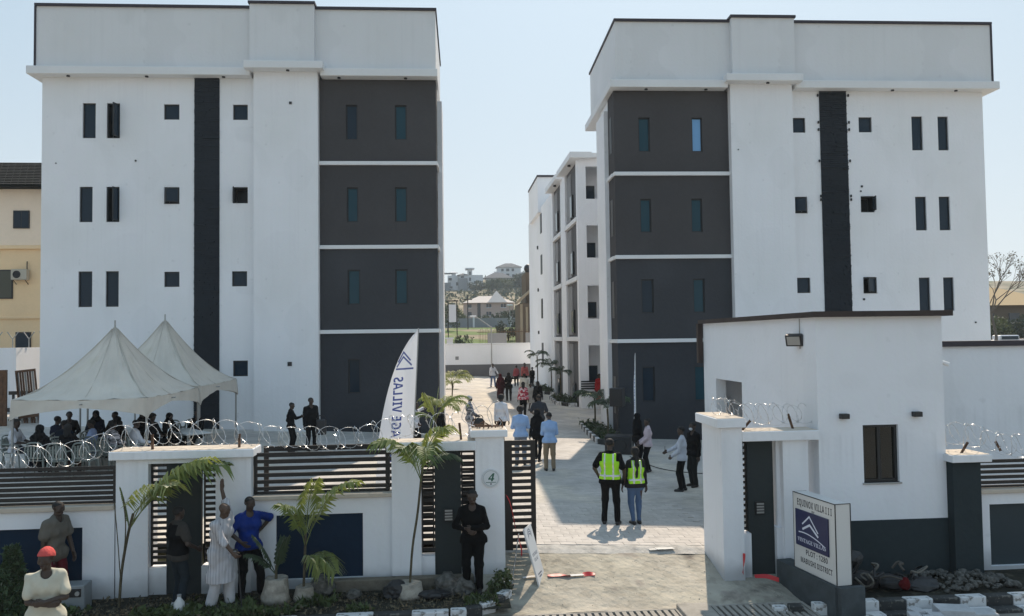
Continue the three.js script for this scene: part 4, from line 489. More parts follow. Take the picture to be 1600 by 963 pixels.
{ // short iron pickets that hold the wire
  const mk = (x, y, z, h, rz, label) => { const t = thing('wire_picket', label, 'picket', [x, y, z]); t.rotation.z = rz; part(t, 'angle_iron', [bx(-0.018, 0.018, 0, h, -0.004, 0.004), bx(0.014, 0.022, 0, h, -0.02, 0.016)], MAT.rust); };
  mk(-4.95, 2.09, -13.95, 0.26, 0.02, 'short iron picket at the left end of the left gate block cap'); mk(-3.52, 2.09, -13.95, 0.24, -0.02, 'short iron picket at the right end of the left gate block cap'); mk(0.26, 2.13, -13.98, 0.3, 0.1, 'short iron picket on the lintel beside the number pillar');
  mk(5.22, 2.21, -13.75, 0.24, -0.75, 'iron picket leaning right on the left end of the lintel'); mk(6.18, 2.21, -13.8, 0.28, 0.3, 'iron picket leaning left on the lintel near the gatehouse'); mk(9.2, 1.73, -13.6, 0.24, -0.6, 'iron picket leaning on the dark pillar cap'); mk(10.1, 1.72, -13.8, 0.2, 0.5, 'small iron picket leaning inside the right edge wire');
  const r = rng(9), b = thing('rebar_stubs', 'rusty bent rebar stubs left on top of the number pillar', 'rebar', [0.73, 2.3, -14.1]); for (let i = 0; i < 9; i++) { const x = -0.26 + i * 0.065, z = (r() - 0.5) * 0.3, h = 0.06 + r() * 0.14; part(b, 'rebar', tube([[x, 0, z], [x + (r() - 0.5) * 0.05, h * 0.6, z], [x + (r() - 0.5) * 0.16, h, z + (r() - 0.5) * 0.1]], 0.011, 6, 5), MAT.rust); }
  part(b, 'tie_bar', [rod([-0.28, 0.05, 0.1], [0.28, 0.06, 0.12], 0.012), rod([-0.25, 0.07, -0.1], [0.26, 0.04, -0.05], 0.012)], MAT.rust);
  for (const g of [tube([[-0.2, 0, 0], [-0.3, 0.25, 0], [-0.1, 0.42, 0.05], [0.05, 0.3, 0], [0.1, 0.0, 0]], 0.005, 20, 4), tube([[0.1, 0, 0], [0.0, 0.32, 0], [0.18, 0.5, 0.05], [0.3, 0.3, 0], [0.2, 0.0, 0]], 0.005, 20, 4), tube([[-0.1, 0, 0.1], [-0.45, 0.2, 0.1], [-0.3, 0.5, 0.1], [-0.15, 0.3, 0.1]], 0.005, 20, 4)]) part(b, 'bent_wire', g, MAT.wire);
}
// ---------- kerbs, drain, sign, small things on the street ----------
{
  const k = thing('kerb', 'black and white painted kerb along the left planting strip', 'kerb', [0, 0, 0]); const prof = (w) => shape(rbx(0, w - 0.008, -0.2, 0, -0.17, 0, 0.02)); const L = 0.58, g = prof(L);
  for (let i = 0; i < 18; i++) { const m = new THREE.Mesh(g, i % 2 ? MAT.kerbBlack : MAT.kerbWhite); m.name = 'kerb_stone'; m.position.set(0.02 - (i + 1) * L, -0.33 + 0.004 * (i % 3), -12.52 + 0.012 * i); m.rotation.y = rr(-0.012, 0.012); m.castShadow = m.receiveShadow = true; k.add(m); }
  for (let i = 0; i < 7; i++) { const a = i / 6, an = a * 1.5; const m = new THREE.Mesh(prof(0.26), i % 2 ? MAT.kerbBlack : MAT.kerbWhite); m.name = 'kerb_stone'; m.position.set(0.04 + 1.05 * Math.sin(an), -0.32 + 0.1 * a, -12.52 - 1.1 * (1 - Math.cos(an))); m.rotation.y = an * 0.98; m.castShadow = m.receiveShadow = true; k.add(m); }
  const k2 = thing('kerb', 'black and white stepped kerb along the right verge beside the sign', 'kerb', [0, 0, 0]); const W = 0.445, up = prof(W), lo = shape(rbx(0, W - 0.006, -0.14, 0, -0.2, 0.0, 0.025));
  for (let i = 0; i < 14; i++) { const x = 6.32 + i * W, mat = i % 2 ? MAT.kerbBlack : MAT.kerbWhite; let m = new THREE.Mesh(up, mat); m.name = 'kerb_stone'; m.position.set(x, -0.3, -12.1); k2.add(m); m.castShadow = m.receiveShadow = true; m = new THREE.Mesh(lo, mat); m.name = 'gutter_stone'; m.position.set(x, -0.44, -11.88); m.castShadow = m.receiveShadow = true; k2.add(m); }
  for (const [x, i] of [[5.72, 0], [5.35, 1], [5.12, 2]]) { const m = new THREE.Mesh(prof(i ? 0.22 : 0.4), i === 1 ? MAT.kerbBlack : MAT.kerbWhite); m.name = 'kerb_stone'; m.position.set(x, -0.33 - i * 0.03, -12.15 - i * 0.05); m.rotation.y = -0.1; m.castShadow = m.receiveShadow = true; k2.add(m); }
}
function grating(label, x0, x1, z0, z1, y, n, slant) {
  const g = thing('drain_grating', label, 'drain grate'); const fr = part(g, 'frame', [bx(x0, x1, y - 0.05, y, z0 - 0.05, z0), bx(x0, x1, y - 0.05, y, z1, z1 + 0.05), bx(x0 - 0.05, x0, y - 0.05, y, z0 - 0.05, z1 + 0.05), bx(x1, x1 + 0.05, y - 0.05, y, z0 - 0.05, z1 + 0.05)], MAT.concrete);
  part(g, 'pit', [bx(x0, x1, y - 0.55, y - 0.5, z0, z1), bx(x0, x1, y - 0.5, y - 0.06, z0 - 0.05, z0), bx(x0, x1, y - 0.5, y - 0.06, z1, z1 + 0.05)], MAT.black); const p = (x1 - x0) / n;
  for (let i = 0; i < n; i++) { const b = part(g, 'bar', bx(-p * 0.3, p * 0.3, y - 0.04, y - 0.004, -(z1 - z0) / 2, (z1 - z0) / 2), MAT.concrete); b.position.set(x0 + (i + 0.5) * p, 0, (z0 + z1) / 2); b.rotation.y = slant; }
}
grating('sunlit barred drain grating across the driveway mouth', 0.6, 3.62, -12.58, -12.05, -0.46, 27, 0.0);
grating('shaded barred drain grating right of the concrete slab', 4.2, 5.7, -12.6, -11.95, -0.44, 14, 0.0);
solo('concrete_slab', [rbx(3.66, 4.16, -0.52, -0.4, -12.68, -11.9, 0.02)], MAT.concrete, 'pale concrete slab bridging the drain between the two gratings', 'slab');
{ // entrance sign box
  const t = thing('sign_box', 'white illuminated-type sign box with navy villa logo at the driveway', 'sign', [6.2, 0.0, -11.98], 0.15);
  // local: z from 0 (near) to -1.25 (far), x from -0.2 (reading face) to 0.07
  part(t, 'cabinet', rbx(-0.2, 0.06, 0.0, 1.25, -1.14, 0, 0.008), M([0.62, 0.61, 0.59], { roughness: 0.35 }));
  part(t, 'edge_trim', [bx(-0.208, -0.2, 0, 1.258, -0.012, 0.008), bx(-0.2, 0.06, 1.251, 1.258, -0.012, 0.008), bx(0.06, 0.068, 0, 1.258, -0.012, 0.008), bx(-0.2, 0.06, 0, 1.25, -1.148, -1.14), bx(-0.208, -0.2, 1.245, 1.258, -1.14, -0.012)], MAT.frame);
  const draw = canvasTex(512, 512, (c, w) => { c.fillStyle = '#d4d1cc'; c.fillRect(0, 0, w, w); c.fillStyle = '#1b1b1f'; c.textAlign = 'center'; c.font = 'bold 66px sans-serif'; c.fillText('EQUINOX VILLA I I I', 262, 76, 430); c.font = 'bold 30px sans-serif'; c.fillText('BY', 250, 108); c.font = 'bold 50px sans-serif'; c.fillText('PLOT : 1280', 280, 402, 270); c.font = 'bold 52px sans-serif'; c.fillText('MABUSHI DISTRICT', 272, 466, 390); });
  const face = new THREE.PlaneGeometry(1.12, 1.22).rotateY(-Math.PI / 2).translate(-0.2025, 0.625, -0.57); part(t, 'sign_face', face, new THREE.MeshStandardMaterial({ map: draw, roughness: 0.35 }), true);
  const logo = canvasTex(512, 400, (c, w, h) => { c.fillStyle = '#0f1a4a'; c.fillRect(0, 0, w, h); c.strokeStyle = '#d9dbe6'; c.lineWidth = 17; c.lineJoin = 'miter'; c.beginPath(); c.moveTo(110, 150); c.lineTo(228, 42); c.lineTo(362, 196); c.stroke(); c.lineWidth = 24; c.beginPath(); c.moveTo(112, 206); c.lineTo(232, 134); c.lineTo(364, 236); c.stroke(); c.lineWidth = 13; c.beginPath(); c.moveTo(48, 250); c.quadraticCurveTo(230, 218, 458, 314); c.stroke(); c.fillStyle = '#d9dbe6'; c.font = 'bold 60px serif'; c.textAlign = 'center'; c.fillText('VINTAGE VILLAS', 254, 352, 450); });
  const plate = part(t, 'logo_plate', bx(-0.222, -0.2035, 0.40, 0.99, -1.05, -0.17), M([0.012, 0.016, 0.07], { roughness: 0.4 })); part(plate, 'logo', new THREE.PlaneGeometry(0.87, 0.58).rotateY(-Math.PI / 2).translate(-0.2235, 0.695, -0.61), new THREE.MeshStandardMaterial({ map: logo, roughness: 0.4 }), true);
  part(t, 'plinth', [bx(-0.26, 0.02, -0.5, -0.002, -1.6, 0.02), bx(-0.22, 0.2, -0.55, -0.003, 0.02, 0.12)], MAT.plinth);
}
{ // leaning advertising board, tapes, sheet, clutter
  const b = thing('sign_board', 'white printed board leaning on edge in the driveway by the gate pillar', 'sign board', [1.56, -0.34, -13.5], 0); b.rotation.set(0, -0.36, 0.27);
  part(b, 'panel', rbx(-0.012, 0.012, 0, 1.02, -0.42, 0.05, 0.004), M([0.6, 0.6, 0.6], { roughness: 0.45 })); const bt = canvasTex(256, 512, (c, w, h) => { c.fillStyle = '#d5d8da'; c.fillRect(0, 0, w, h); c.strokeStyle = '#5a6478'; c.lineWidth = 9; for (const y of [80, 100, 120]) { c.beginPath(); c.arc(128, y, 60, 3.5, 5.9); c.stroke(); } c.fillStyle = '#48536b'; c.font = 'bold 40px sans-serif'; c.textAlign = 'center'; c.fillText('VINTAGE', 128, 250); c.fillText('VILLAS', 128, 296); c.fillRect(60, 400, 130, 12); c.fillRect(80, 424, 90, 12); });
  part(b, 'print', new THREE.PlaneGeometry(0.45, 1.0).rotateY(Math.PI / 2).translate(0.0135, 0.51, -0.185), new THREE.MeshStandardMaterial({ map: bt, roughness: 0.45 }), true);
  const red = new THREE.MeshPhysicalMaterial({ color: lin(0.55, 0.02, 0.025), roughness: 0.5, transmission: 0.15, thickness: 0, side: THREE.DoubleSide }), whiteT = M([0.7, 0.68, 0.66], { side: THREE.DoubleSide });
  const ribbon = (pts, w, tw, n = 40) => { const c = new THREE.CatmullRomCurve3(pts.map((p) => V(p[0], p[1] ?? apronY(p[0], p[2]) + 0.022, p[2]))), pos = [], idx = [], uv = []; for (let i = 0; i <= n; i++) { const u = i / n, p = c.getPoint(u), d = c.getTangent(u), a = tw(u), s = V(0, 1, 0).cross(d).normalize(), q = s.clone().multiplyScalar(Math.cos(a)).addScaledVector(V(0, 1, 0), Math.sin(a)).multiplyScalar(w / 2); for (const k of [-1, 1]) for (const h of [0, 0.004]) { pos.push(p.x + k * q.x, p.y + k * q.y + h, p.z + k * q.z); uv.push(u, k); } if (i < n) { const o = i * 4; idx.push(o, o + 2, o + 4, o + 2, o + 6, o + 4, o + 1, o + 5, o + 3, o + 3, o + 5, o + 7); } } const g = new THREE.BufferGeometry(); g.setAttribute('position', new THREE.Float32BufferAttribute(pos, 3)); g.setAttribute('uv', new THREE.Float32BufferAttribute(uv, 2)); g.setIndex(idx); g.computeVertexNormals(); return g; };
  const t1 = thing('barrier_tape', 'red and white barrier tape lying on the sandy driveway', 'tape'); for (const g of [ribbon([[1.72, undefined, -13.72], [1.95, undefined, -13.74], [2.12, undefined, -13.73]], 0.075, (u) => 0.35 * Math.sin(u * 5)), ribbon([[2.34, undefined, -13.76], [2.46, undefined, -13.78], [2.55, undefined, -13.76]], 0.08, (u) => 0.4 + 0.4 * Math.sin(u * 4))]) part(t1, 'red_band', g, red); for (const g of [ribbon([[2.11, undefined, -13.73], [2.22, undefined, -13.74], [2.35, undefined, -13.76]], 0.06, () => 0.15), ribbon([[1.28, undefined, -13.66], [1.42, undefined, -13.69], [1.56, undefined, -13.7]], 0.05, (u) => 0.2)]) part(t1, 'white_band', g, whiteT);
  const t2 = thing('barrier_tape', 'red barrier tape hanging from the sliding gate', 'tape'); part(t2, 'red_band', ribbon([[1.06, 1.08, -14.4], [1.13, 0.95, -14.4], [1.24, 0.45, -14.42], [1.33, 0.1, -14.4], [1.34, -0.1, -14.38]], 0.055, (u) => u * 5), red);
  const t3 = thing('barrier_tape', 'red barrier tape lying in the shade before the right door panel', 'tape'); part(t3, 'red_band', ribbon([[5.2, -0.2, -13.25], [5.4, -0.2, -13.22], [5.56, -0.23, -13.1]], 0.07, (u) => 0.5 + u), red);
  const t4 = thing('barrier_tape', 'small red tape end hanging at the foot of the right driveway pillar', 'tape'); part(t4, 'red_band', ribbon([[5.12, 0.12, -13.5], [5.1, -0.05, -13.47], [5.06, -0.2, -13.42]], 0.045, (u) => u * 2), red);
  const sh = thing('paper_sheet', 'torn white sheet lying on the gate threshold', 'sheet', [4.02, -0.052, -14.68], 0.1); part(sh, 'sheet', (() => { const g = new THREE.BoxGeometry(0.34, 0.006, 0.24, 12, 1, 8); const p = g.attributes.position; for (let i = 0; i < p.count; i++) { const x = p.getX(i), z = p.getZ(i); p.setY(i, p.getY(i) + 0.015 * fbm(x + 0.5, z + 0.5, 8, 3, 5)); p.setX(i, x + 0.04 * (vn(z * 30, 2, 64, 4) - 0.5)); } g.computeVertexNormals(); return g; })(), M([0.62, 0.6, 0.57])); part(sh, 'flap', rbx(-0.3, -0.16, -0.004, 0.006, -0.1, 0.1, 0.002), M([0.55, 0.53, 0.5]));
  const r = rng(31); const rockGeo = (s, seed) => { const g = mergeVertices(new THREE.IcosahedronGeometry(s, s > 0.15 ? 2 : 1).deleteAttribute('normal').deleteAttribute('uv')), p = g.attributes.position; for (let i = 0; i < p.count; i++) { const x = p.getX(i), y = p.getY(i), z = p.getZ(i), k = 0.5 + 0.7 * n3(x / s * 1.1 + 9, y / s * 1.1 + 9, z / s * 1.1 + 9, seed) + 0.3 * n3(x / s * 3 + 9, y / s * 3 + 9, z / s * 3 + 9, seed + 3); p.setXYZ(i, x * k, y * k * 0.75, z * k); } const q = g.toNonIndexed(); q.computeVertexNormals(); return q; };
  const rubM = M([0.14, 0.135, 0.125], { map: mottle([0.11, 0.105, 0.095], 0.9, 0.35, 235, 6, 128), bumpMap: bumpRough, bumpScale: 0.01, roughness: 1 }); const rb = []; for (let i = 0; i < 210; i++) { const u = r(), x = lerp(8.1, 9.5, u), z = lerp(-13.45, -12.5, r()), s = 0.018 + r() * r() * 0.07, h = 0.11 * Math.exp(-(((x - 8.8) / 0.6) ** 2)) * (1 - Math.abs(z + 13) * 1.2); rb.push(rockGeo(s, i).rotateY(r() * 6).translate(x, -0.36 + Math.max(0, h) + s * 0.3, z)); }
  tag(part(scene, 'rubble', rb, rubM), 'loose heap of grey rubble below the dark pillar', 'rubble', null, 'stuff');
  const rk = [['large grey boulder against the navy panel beside the palm sack', -2.1, -13.6, 0.28], ['broad grey boulder at the foot of the grey door panel', 0.0, -13.5, 0.26], ['second grey boulder near the man in the dark suit', 0.28, -13.45, 0.2], ['small pale stone in front of the concrete footing', -1.55, -13.35, 0.12]]; for (const [l, x, z, s] of rk) solo('boulder', rockGeo(s, x * 9 + 50 | 0).translate(x, -0.3 + s * 0.25, z), rubM, l, 'boulder');
  const bags = thing('refuse_bag', 'crumpled black plastic bag on the soil before the footing', 'bag', [-0.85, -0.33, -13.35]); part(bags, 'bag', rockGeo(0.2, 77).translate(0, 0.1, 0), MAT.plasticBlack);
  const bl2 = thing('refuse_bag', 'flattened black bag between the sack and the boulder', 'bag', [-0.2, -0.34, -13.2]); part(bl2, 'bag', rockGeo(0.17, 79).scale(1.3, 0.6, 0.8).translate(0, 0.07, 0), MAT.plasticBlack);
  { const gr = []; for (let i = 0; i < 240; i++) { const x = lerp(1.2, 6.2, r()), z = lerp(-14.4, -12.75, r()), s = 0.004 + r() * r() * 0.014; gr.push(new THREE.TetrahedronGeometry(s, 0).rotateY(r() * 6).rotateX(r() * 3).translate(x, apronY(x, z) + 0.003, z)); } tag(part(scene, 'grit', gr, M([0.42, 0.38, 0.32])), 'small loose stones scattered over the sandy driveway apron', 'grit', null, 'stuff'); }
  // blocks on the gutter, right
  const blockM = M([0.42, 0.43, 0.44], { map: mottle([0.46, 0.47, 0.48], 0.25, 0.7, 233, 5, 128) });
  for (const [x, z, w, h, d, l, y] of [[7.72, -11.72, 0.5, 0.13, 0.34, 'large pale concrete block lying on the kerb gutter'], [7.14, -11.75, 0.18, 0.12, 0.2, 'small pale block left of the large block'], [7.02, -11.6, 0.17, 0.11, 0.18, 'small pale block nearest the sign plinth'], [7.34, -11.58, 0.2, 0.1, 0.17, 'small pale block in the front row'], [7.2, -11.52, 0.15, 0.09, 0.14, 'smallest pale block before the row'], [8.1, -11.65, 0.42, 0.08, 0.3, 'flat grey slab right of the large block']]) { const t = thing('concrete_block', l, 'block', [x, -0.5, z], rr(-0.3, 0.3)); part(t, 'block', rbx(-w / 2, w / 2, 0, h + 0.06, -d / 2, d / 2, 0.012), blockM); }
  solo('concrete_slab', rbx(6.15, 6.75, -0.5, -0.4, -11.7, -11.4, 0.015), blockM, 'pale slab at the bottom edge before the sign plinth', 'slab');
  // scrap heap behind the sign
  const sc = thing('scrap_heap', 'dark heap of hoses and cloth scraps between the sign and the rubble', 'scrap', [7.35, -0.35, -12.9]); const hose = [M([0.16, 0.15, 0.13]), MAT.black, M([0.09, 0.08, 0.07])];
  for (let i = 0; i < 11; i++) { const x = -0.7 + r() * 1.3, P = []; let p = V(x, 0.15 + r() * 0.4 * (1 - (x + 0.7) / 1.6), 0.1 + r() * 0.3); for (let q = 0; q < 5; q++) { P.push([p.x, Math.max(0.02, p.y), p.z]); p = p.clone().add(V((r() - 0.4) * 0.35, (r() - 0.5) * 0.3, (r() - 0.5) * 0.3)); } part(sc, 'hose', tube(P, 0.012 + r() * 0.012, 30, 6), hose[i % 3]); }
  for (const g of [rockGeo(0.3, 91).scale(1, 0.8, 0.8).translate(-0.5, 0.15, 0), rockGeo(0.26, 92).scale(1.1, 0.6, 0.8).translate(0.05, 0.1, 0.05), rockGeo(0.26, 93).scale(1.2, 0.5, 0.8).translate(0.5, 0.06, 0.1), rockGeo(0.24, 94).scale(1, 0.9, 0.8).translate(-0.6, 0.42, -0.2)]) part(sc, 'dark_bag', g, MAT.plasticBlack); part(sc, 'red_cloth', rockGeo(0.1, 95).scale(0.8, 1.5, 0.6).translate(0.12, 0.14, 0.32), M([0.09, 0.006, 0.008]));
  const cb = thing('cooler_box', 'grey-white box with dark vent beside the left navy panel', 'box', [-5.96, -0.36, -13.45], 0.05); part(cb, 'casing', rbx(-0.24, 0.2, 0, 0.42, -0.16, 0.16, 0.02), M([0.2, 0.22, 0.23], { roughness: 0.5 })); part(cb, 'vent', rbx(-0.2, 0.15, 0.24, 0.37, 0.155, 0.172, 0.02), MAT.black); part(cb, 'knob', new THREE.CylinderGeometry(0.035, 0.035, 0.03, 12).rotateX(Math.PI / 2).translate(0.1, 0.3, 0.18), MAT.steel);
  const bo = thing('bottle', 'white plastic bottle standing on the soil by the left door panel', 'bottle', [-4.18, -0.36, -12.95]); part(bo, 'body', new THREE.LatheGeometry([[0, 0], [0.075, 0], [0.08, 0.02], [0.08, 0.2], [0.03, 0.27], [0.03, 0.3], [0, 0.3]].map((p) => new THREE.Vector2(...p)), 16), M([0.55, 0.56, 0.56], { roughness: 0.4 })); part(bo, 'cap', new THREE.CylinderGeometry(0.033, 0.033, 0.03, 12).translate(0, 0.31, 0), M([0.3, 0.3, 0.3]));
}
{ // feather flags
  const cloth = (t) => new THREE.MeshPhysicalMaterial({ map: t, roughness: 0.8, transmission: 0.35, thickness: 0, side: THREE.DoubleSide });
  const ft = canvasTex(256, 1024, (c, w, h) => { c.fillStyle = '#f0f2f8'; c.fillRect(0, 0, w, h); c.strokeStyle = '#56629a'; c.lineWidth = 9; for (const [y, l] of [[120, 46], [146, 56]]) { c.beginPath(); c.moveTo(160 - l + 6, y + 44); c.lineTo(156, y - 8); c.lineTo(164 + l, y + 44); c.stroke(); } c.beginPath(); c.moveTo(104, 200); c.lineTo(234, 208); c.stroke(); c.save(); c.translate(124, 470); c.rotate(-Math.PI / 2); c.scale(1, -1); c.fillStyle = '#3f4f92'; c.font = 'bold 100px sans-serif'; c.textAlign = 'center'; c.fillText('VINTAGE VILLAS', 0, 34, 455); c.restore(); });
  const mk = (label, x, z, ry, H, W, y0, wv = 1) => { const t = thing('feather_flag', label, 'flag', [x, y0, z], ry); // pole bows over at the top; cloth hangs to the left of it
    const edge = (u) => V(0.16 * Math.sin(u * 0.9) + 0.04 + 0.10 * u, u * H, 0), nu = 40, nv = 14, pos = [], uv = [], idx = []; for (let i = 0; i <= nu; i++) { const u = 0.10 + 0.9 * i / nu, e = edge(u), w = W * Math.pow(Math.max(0, 1 - Math.pow((u - 0.1) / 0.9, 3.2)), 0.8) + 0.015; for (let j = 0; j <= nv; j++) { const v = j / nv; pos.push(e.x - w * (1 - v), e.y - (1 - v) * 0.06, e.z + wv * (0.05 * Math.sin(u * 16 + v * 4) * (1 - v) + 0.03 * Math.sin(v * 9 + u * 4) * (1 - v * 0.6))); uv.push(1 - w * (1 - v) / W, u); } }
    for (let i = 0; i < nu; i++) for (let j = 0; j < nv; j++) { const a = i * (nv + 1) + j, b = a + 1, c = a + nv + 1, d = c + 1; idx.push(a, b, c, b, d, c); } const g = new THREE.BufferGeometry(); g.setAttribute('position', new THREE.Float32BufferAttribute(pos, 3)); g.setAttribute('uv', new THREE.Float32BufferAttribute(uv, 2)); g.setIndex(idx); g.computeVertexNormals(); part(t, 'cloth', g, cloth(ft), true);
    part(t, 'pole', tube(range(0, 1, 12).map((u) => { const e = edge(u); return [e.x + 0.012, e.y, e.z]; }), 0.013, 30, 6), MAT.steel); part(t, 'base', new THREE.CylinderGeometry(0.2, 0.24, 0.07, 20), MAT.plasticBlack); };
  mk('white feather flag with blue mirrored lettering behind the front fence', -0.82, -16.4, 0.0, 4.0, 0.7, 0.13); mk('white feather flag seen edge-on beside the dark grey bay', 6.48, -26.9, 1.22, 3.45, 0.6, -0.12, 0.15);
}
{ // loudspeaker and box by the right block
  const s = thing('loudspeaker', 'black loudspeaker on a tripod stand before the right dark bay', 'loudspeaker', [6.1, -0.13, -28.0], -0.5); part(s, 'cabinet', rbx(-0.24, 0.24, 1.55, 2.2, -0.2, 0.2, 0.03), MAT.plasticBlack); part(s, 'grille', bx(-0.2, 0.2, 1.6, 2.15, 0.2, 0.21), MAT.black); part(s, 'pole', rod([0, 0.3, 0], [0, 1.55, 0], 0.025), MAT.frame); for (let i = 0; i < 3; i++) part(s, 'leg', rod([0, 0.75, 0], [0.5 * Math.cos(i * 2.1), 0, 0.5 * Math.sin(i * 2.1)], 0.016), MAT.frame);
  const b = thing('subwoofer', 'black subwoofer box on the paving beside the tripod speaker', 'loudspeaker', [5.95, -0.12, -27.2], -0.3); part(b, 'cabinet', rbx(-0.45, 0.45, 0, 0.62, -0.35, 0.35, 0.03), MAT.plasticBlack); part(b, 'cone', new THREE.TorusGeometry(0.22, 0.025, 8, 24).translate(0.05, 0.3, 0.35), MAT.frame);
  const c = thing('power_cable', 'black power cable lying across the shaded paving', 'cable'); part(c, 'cable', tube([[6.1, gy(6, -26) + 0.02, -26.2], [6.6, gy(6.6, -23) + 0.02, -23.6], [7.6, gy(7.6, -23) + 0.02, -23.0], [8.6, gy(8.6, -23) + 0.02, -23.3]], 0.012, 30, 5), MAT.black);
}
// ---------- tents, chairs, tables ----------
const tentCloth = new THREE.MeshPhysicalMaterial({ map: tex(512, (u, v) => { const n = fbm(u, v, 4, 6, 241), st = sstep(0.55, 0.75, fbm(u, v, 3, 4, 243)), f = vn(u * 20, v * 3, 60, 245); const k = 0.86 + 0.26 * n - 0.12 * st + 0.05 * (f - 0.5); return [toS(0.66 * k), toS(0.60 * k), toS(0.52 * k * (1 - 0.06 * st))]; }, true, 3.4), bumpMap: tex(256, (u, v) => 0.5 * vn(u * 26, v * 5, 130, 246) + 0.5 * fbm(u, v, 7, 4, 247), false, 3.4), bumpScale: 0.05, roughness: 0.75, transmission: 0.08, thickness: 0, side: THREE.DoubleSide });
const seamM = M([0.50, 0.46, 0.40]);
function tent(label, x0, x1, zf, zb, eave, apex, valance, logo, y0) {
  const t = thing('event_tent', label, 'tent', [(x0 + x1) / 2, y0, (zf + zb) / 2]); const W = (x1 - x0) / 2, D = (zf - zb) / 2, n = 24, pos = [], uv = [], idx = [];
  // concave pyramid: u round the square, v from eave to peak
  const P = (a, v) => { const q = a * 4, s = Math.floor(q) % 4, f = q - Math.floor(q); const c = [[-1, 1], [1, 1], [1, -1], [-1, -1]], A = c[s], B = c[(s + 1) % 4]; const ex = lerp(A[0], B[0], f), ez = lerp(A[1], B[1], f); const mid = 1 - Math.abs(f * 2 - 1); const r = 1 - v, sag = 1 - 0.07 * mid * r; return [ex * W * r * sag, lerp(eave, apex, Math.pow(v, 1.7) * 0.8 + v * 0.2) - 0.05 * mid * r * (1 - v), ez * D * r * sag]; };
  const nu = 64, nv = 20; for (let j = 0; j <= nv; j++) for (let i = 0; i <= nu; i++) { const p = P(i / nu, Math.min(0.995, j / nv)); const w = 0.02 * Math.sin(i * 1.7 + j) * (1 - j / nv); pos.push(p[0], p[1] + w, p[2]); uv.push(i / nu * 14, j / nv * 3.5); }
  for (let j = 0; j < nv; j++) for (let i = 0; i < nu; i++) { const a = j * (nu + 1) + i, b = a + 1, c = a + nu + 1, d = c + 1; idx.push(a, b, c, b, d, c); }
  const mk = () => { const g = new THREE.BufferGeometry(); g.setAttribute('position', new THREE.Float32BufferAttribute(pos, 3)); g.setAttribute('uv', new THREE.Float32BufferAttribute(uv, 2)); g.setIndex(idx); g.computeVertexNormals(); return g; };
  part(t, 'canopy', mk(), tentCloth, true);
  for (const a of [0, 0.125, 0.25, 0.375, 0.5, 0.625, 0.75, 0.875]) part(t, 'seam', tube(range(0.01, 0.97, 16).map((v) => { const q = P(a, v); return [q[0], q[1] + 0.006, q[2]]; }), a % 0.25 ? 0.006 : 0.014, 24, 5), seamM);
  { // scalloped valance, deepest at the corners
    const pp = [], uu = [], ii = []; const N = 96; for (let i = 0; i <= N; i++) { const p = P(i / N, 0), f = (i / N * 4) % 1, m = 1 - Math.abs(f * 2 - 1), drop = lerp(valance * 1.5, valance * 0.55, Math.sqrt(m)); for (let j = 0; j <= 3; j++) { pp.push(p[0] * (1 + 0.006 * j) + 0.01 * Math.sin(i * 1.3 + j), p[1] - drop * j / 3, p[2] * (1 + 0.006 * j) + 0.012 * Math.sin(i * 0.9 + j)); uu.push(i / N * 14, -j * 0.15); } }
    for (let i = 0; i < N; i++) for (let j = 0; j < 3; j++) { const a = i * 4 + j, b = a + 1, c = a + 4, d = c + 1; ii.push(a, b, c, b, d, c); } const g = new THREE.BufferGeometry(); g.setAttribute('position', new THREE.Float32BufferAttribute(pp, 3)); g.setAttribute('uv', new THREE.Float32BufferAttribute(uu, 2)); g.setIndex(ii); g.computeVertexNormals(); part(t, 'valance', g, tentCloth, true);
  }
  for (const [a, b] of [[-1, 1], [1, 1], [1, -1], [-1, -1]]) part(t, 'pole', [rod([a * W * 0.985, 0, b * D * 0.985], [a * W * 0.985, eave - 0.02, b * D * 0.985], 0.032, 8)], MAT.steel);
  part(t, 'centre_pole', [rod([0, eave - 0.2, 0], [0, apex + 0.16, 0], 0.022), rod([-W, eave - 0.15, 0], [W, eave - 0.15, 0], 0.02), rod([0, eave - 0.15, -D], [0, eave - 0.15, D], 0.02)], MAT.steel);
  return t;
}
const tent1 = tent('front off-white peaked tent behind the left fence', -11.2, -7.8, -21.6, -26.0, 2.46, 4.4, 0.36, 0, 0);
const tent2 = tent('rear off-white peaked tent with small red and grey print on its roof', -11.5, -7.8, -26.1, -30.6, 2.5, 4.72, 0.4, 1, 0);
{ // print on the right-hand slope of the rear tent, near its front corner
  const lt = canvasTex(256, 128, (c, w, h) => { c.fillStyle = '#a8615c'; c.beginPath(); c.moveTo(10, 60); c.quadraticCurveTo(40, 20, 100, 40); c.quadraticCurveTo(50, 60, 30, 92); c.fill(); c.fillStyle = '#7d7a78'; c.font = 'bold 42px sans-serif'; c.fillText('events', 98, 56); c.fillStyle = '#a0615c'; c.font = 'bold 46px sans-serif'; c.fillText('RENTALS', 44, 108, 190); });
  const g = new THREE.PlaneGeometry(0.95, 0.5, 6, 4); const m = part(tent2, 'print', g, new THREE.MeshStandardMaterial({ map: lt, roughness: 0.8, side: THREE.DoubleSide, transparent: true }), true);
  // lies on the front slope: tilt to the slope and stand 2 cm proud
  m.position.set(0.1, 3.18, 0.92); m.rotation.set(-0.75, 0.12, 0.3); m.visible = true;
}
const chairM = M([0.20, 0.22, 0.20], { roughness: 0.45 });
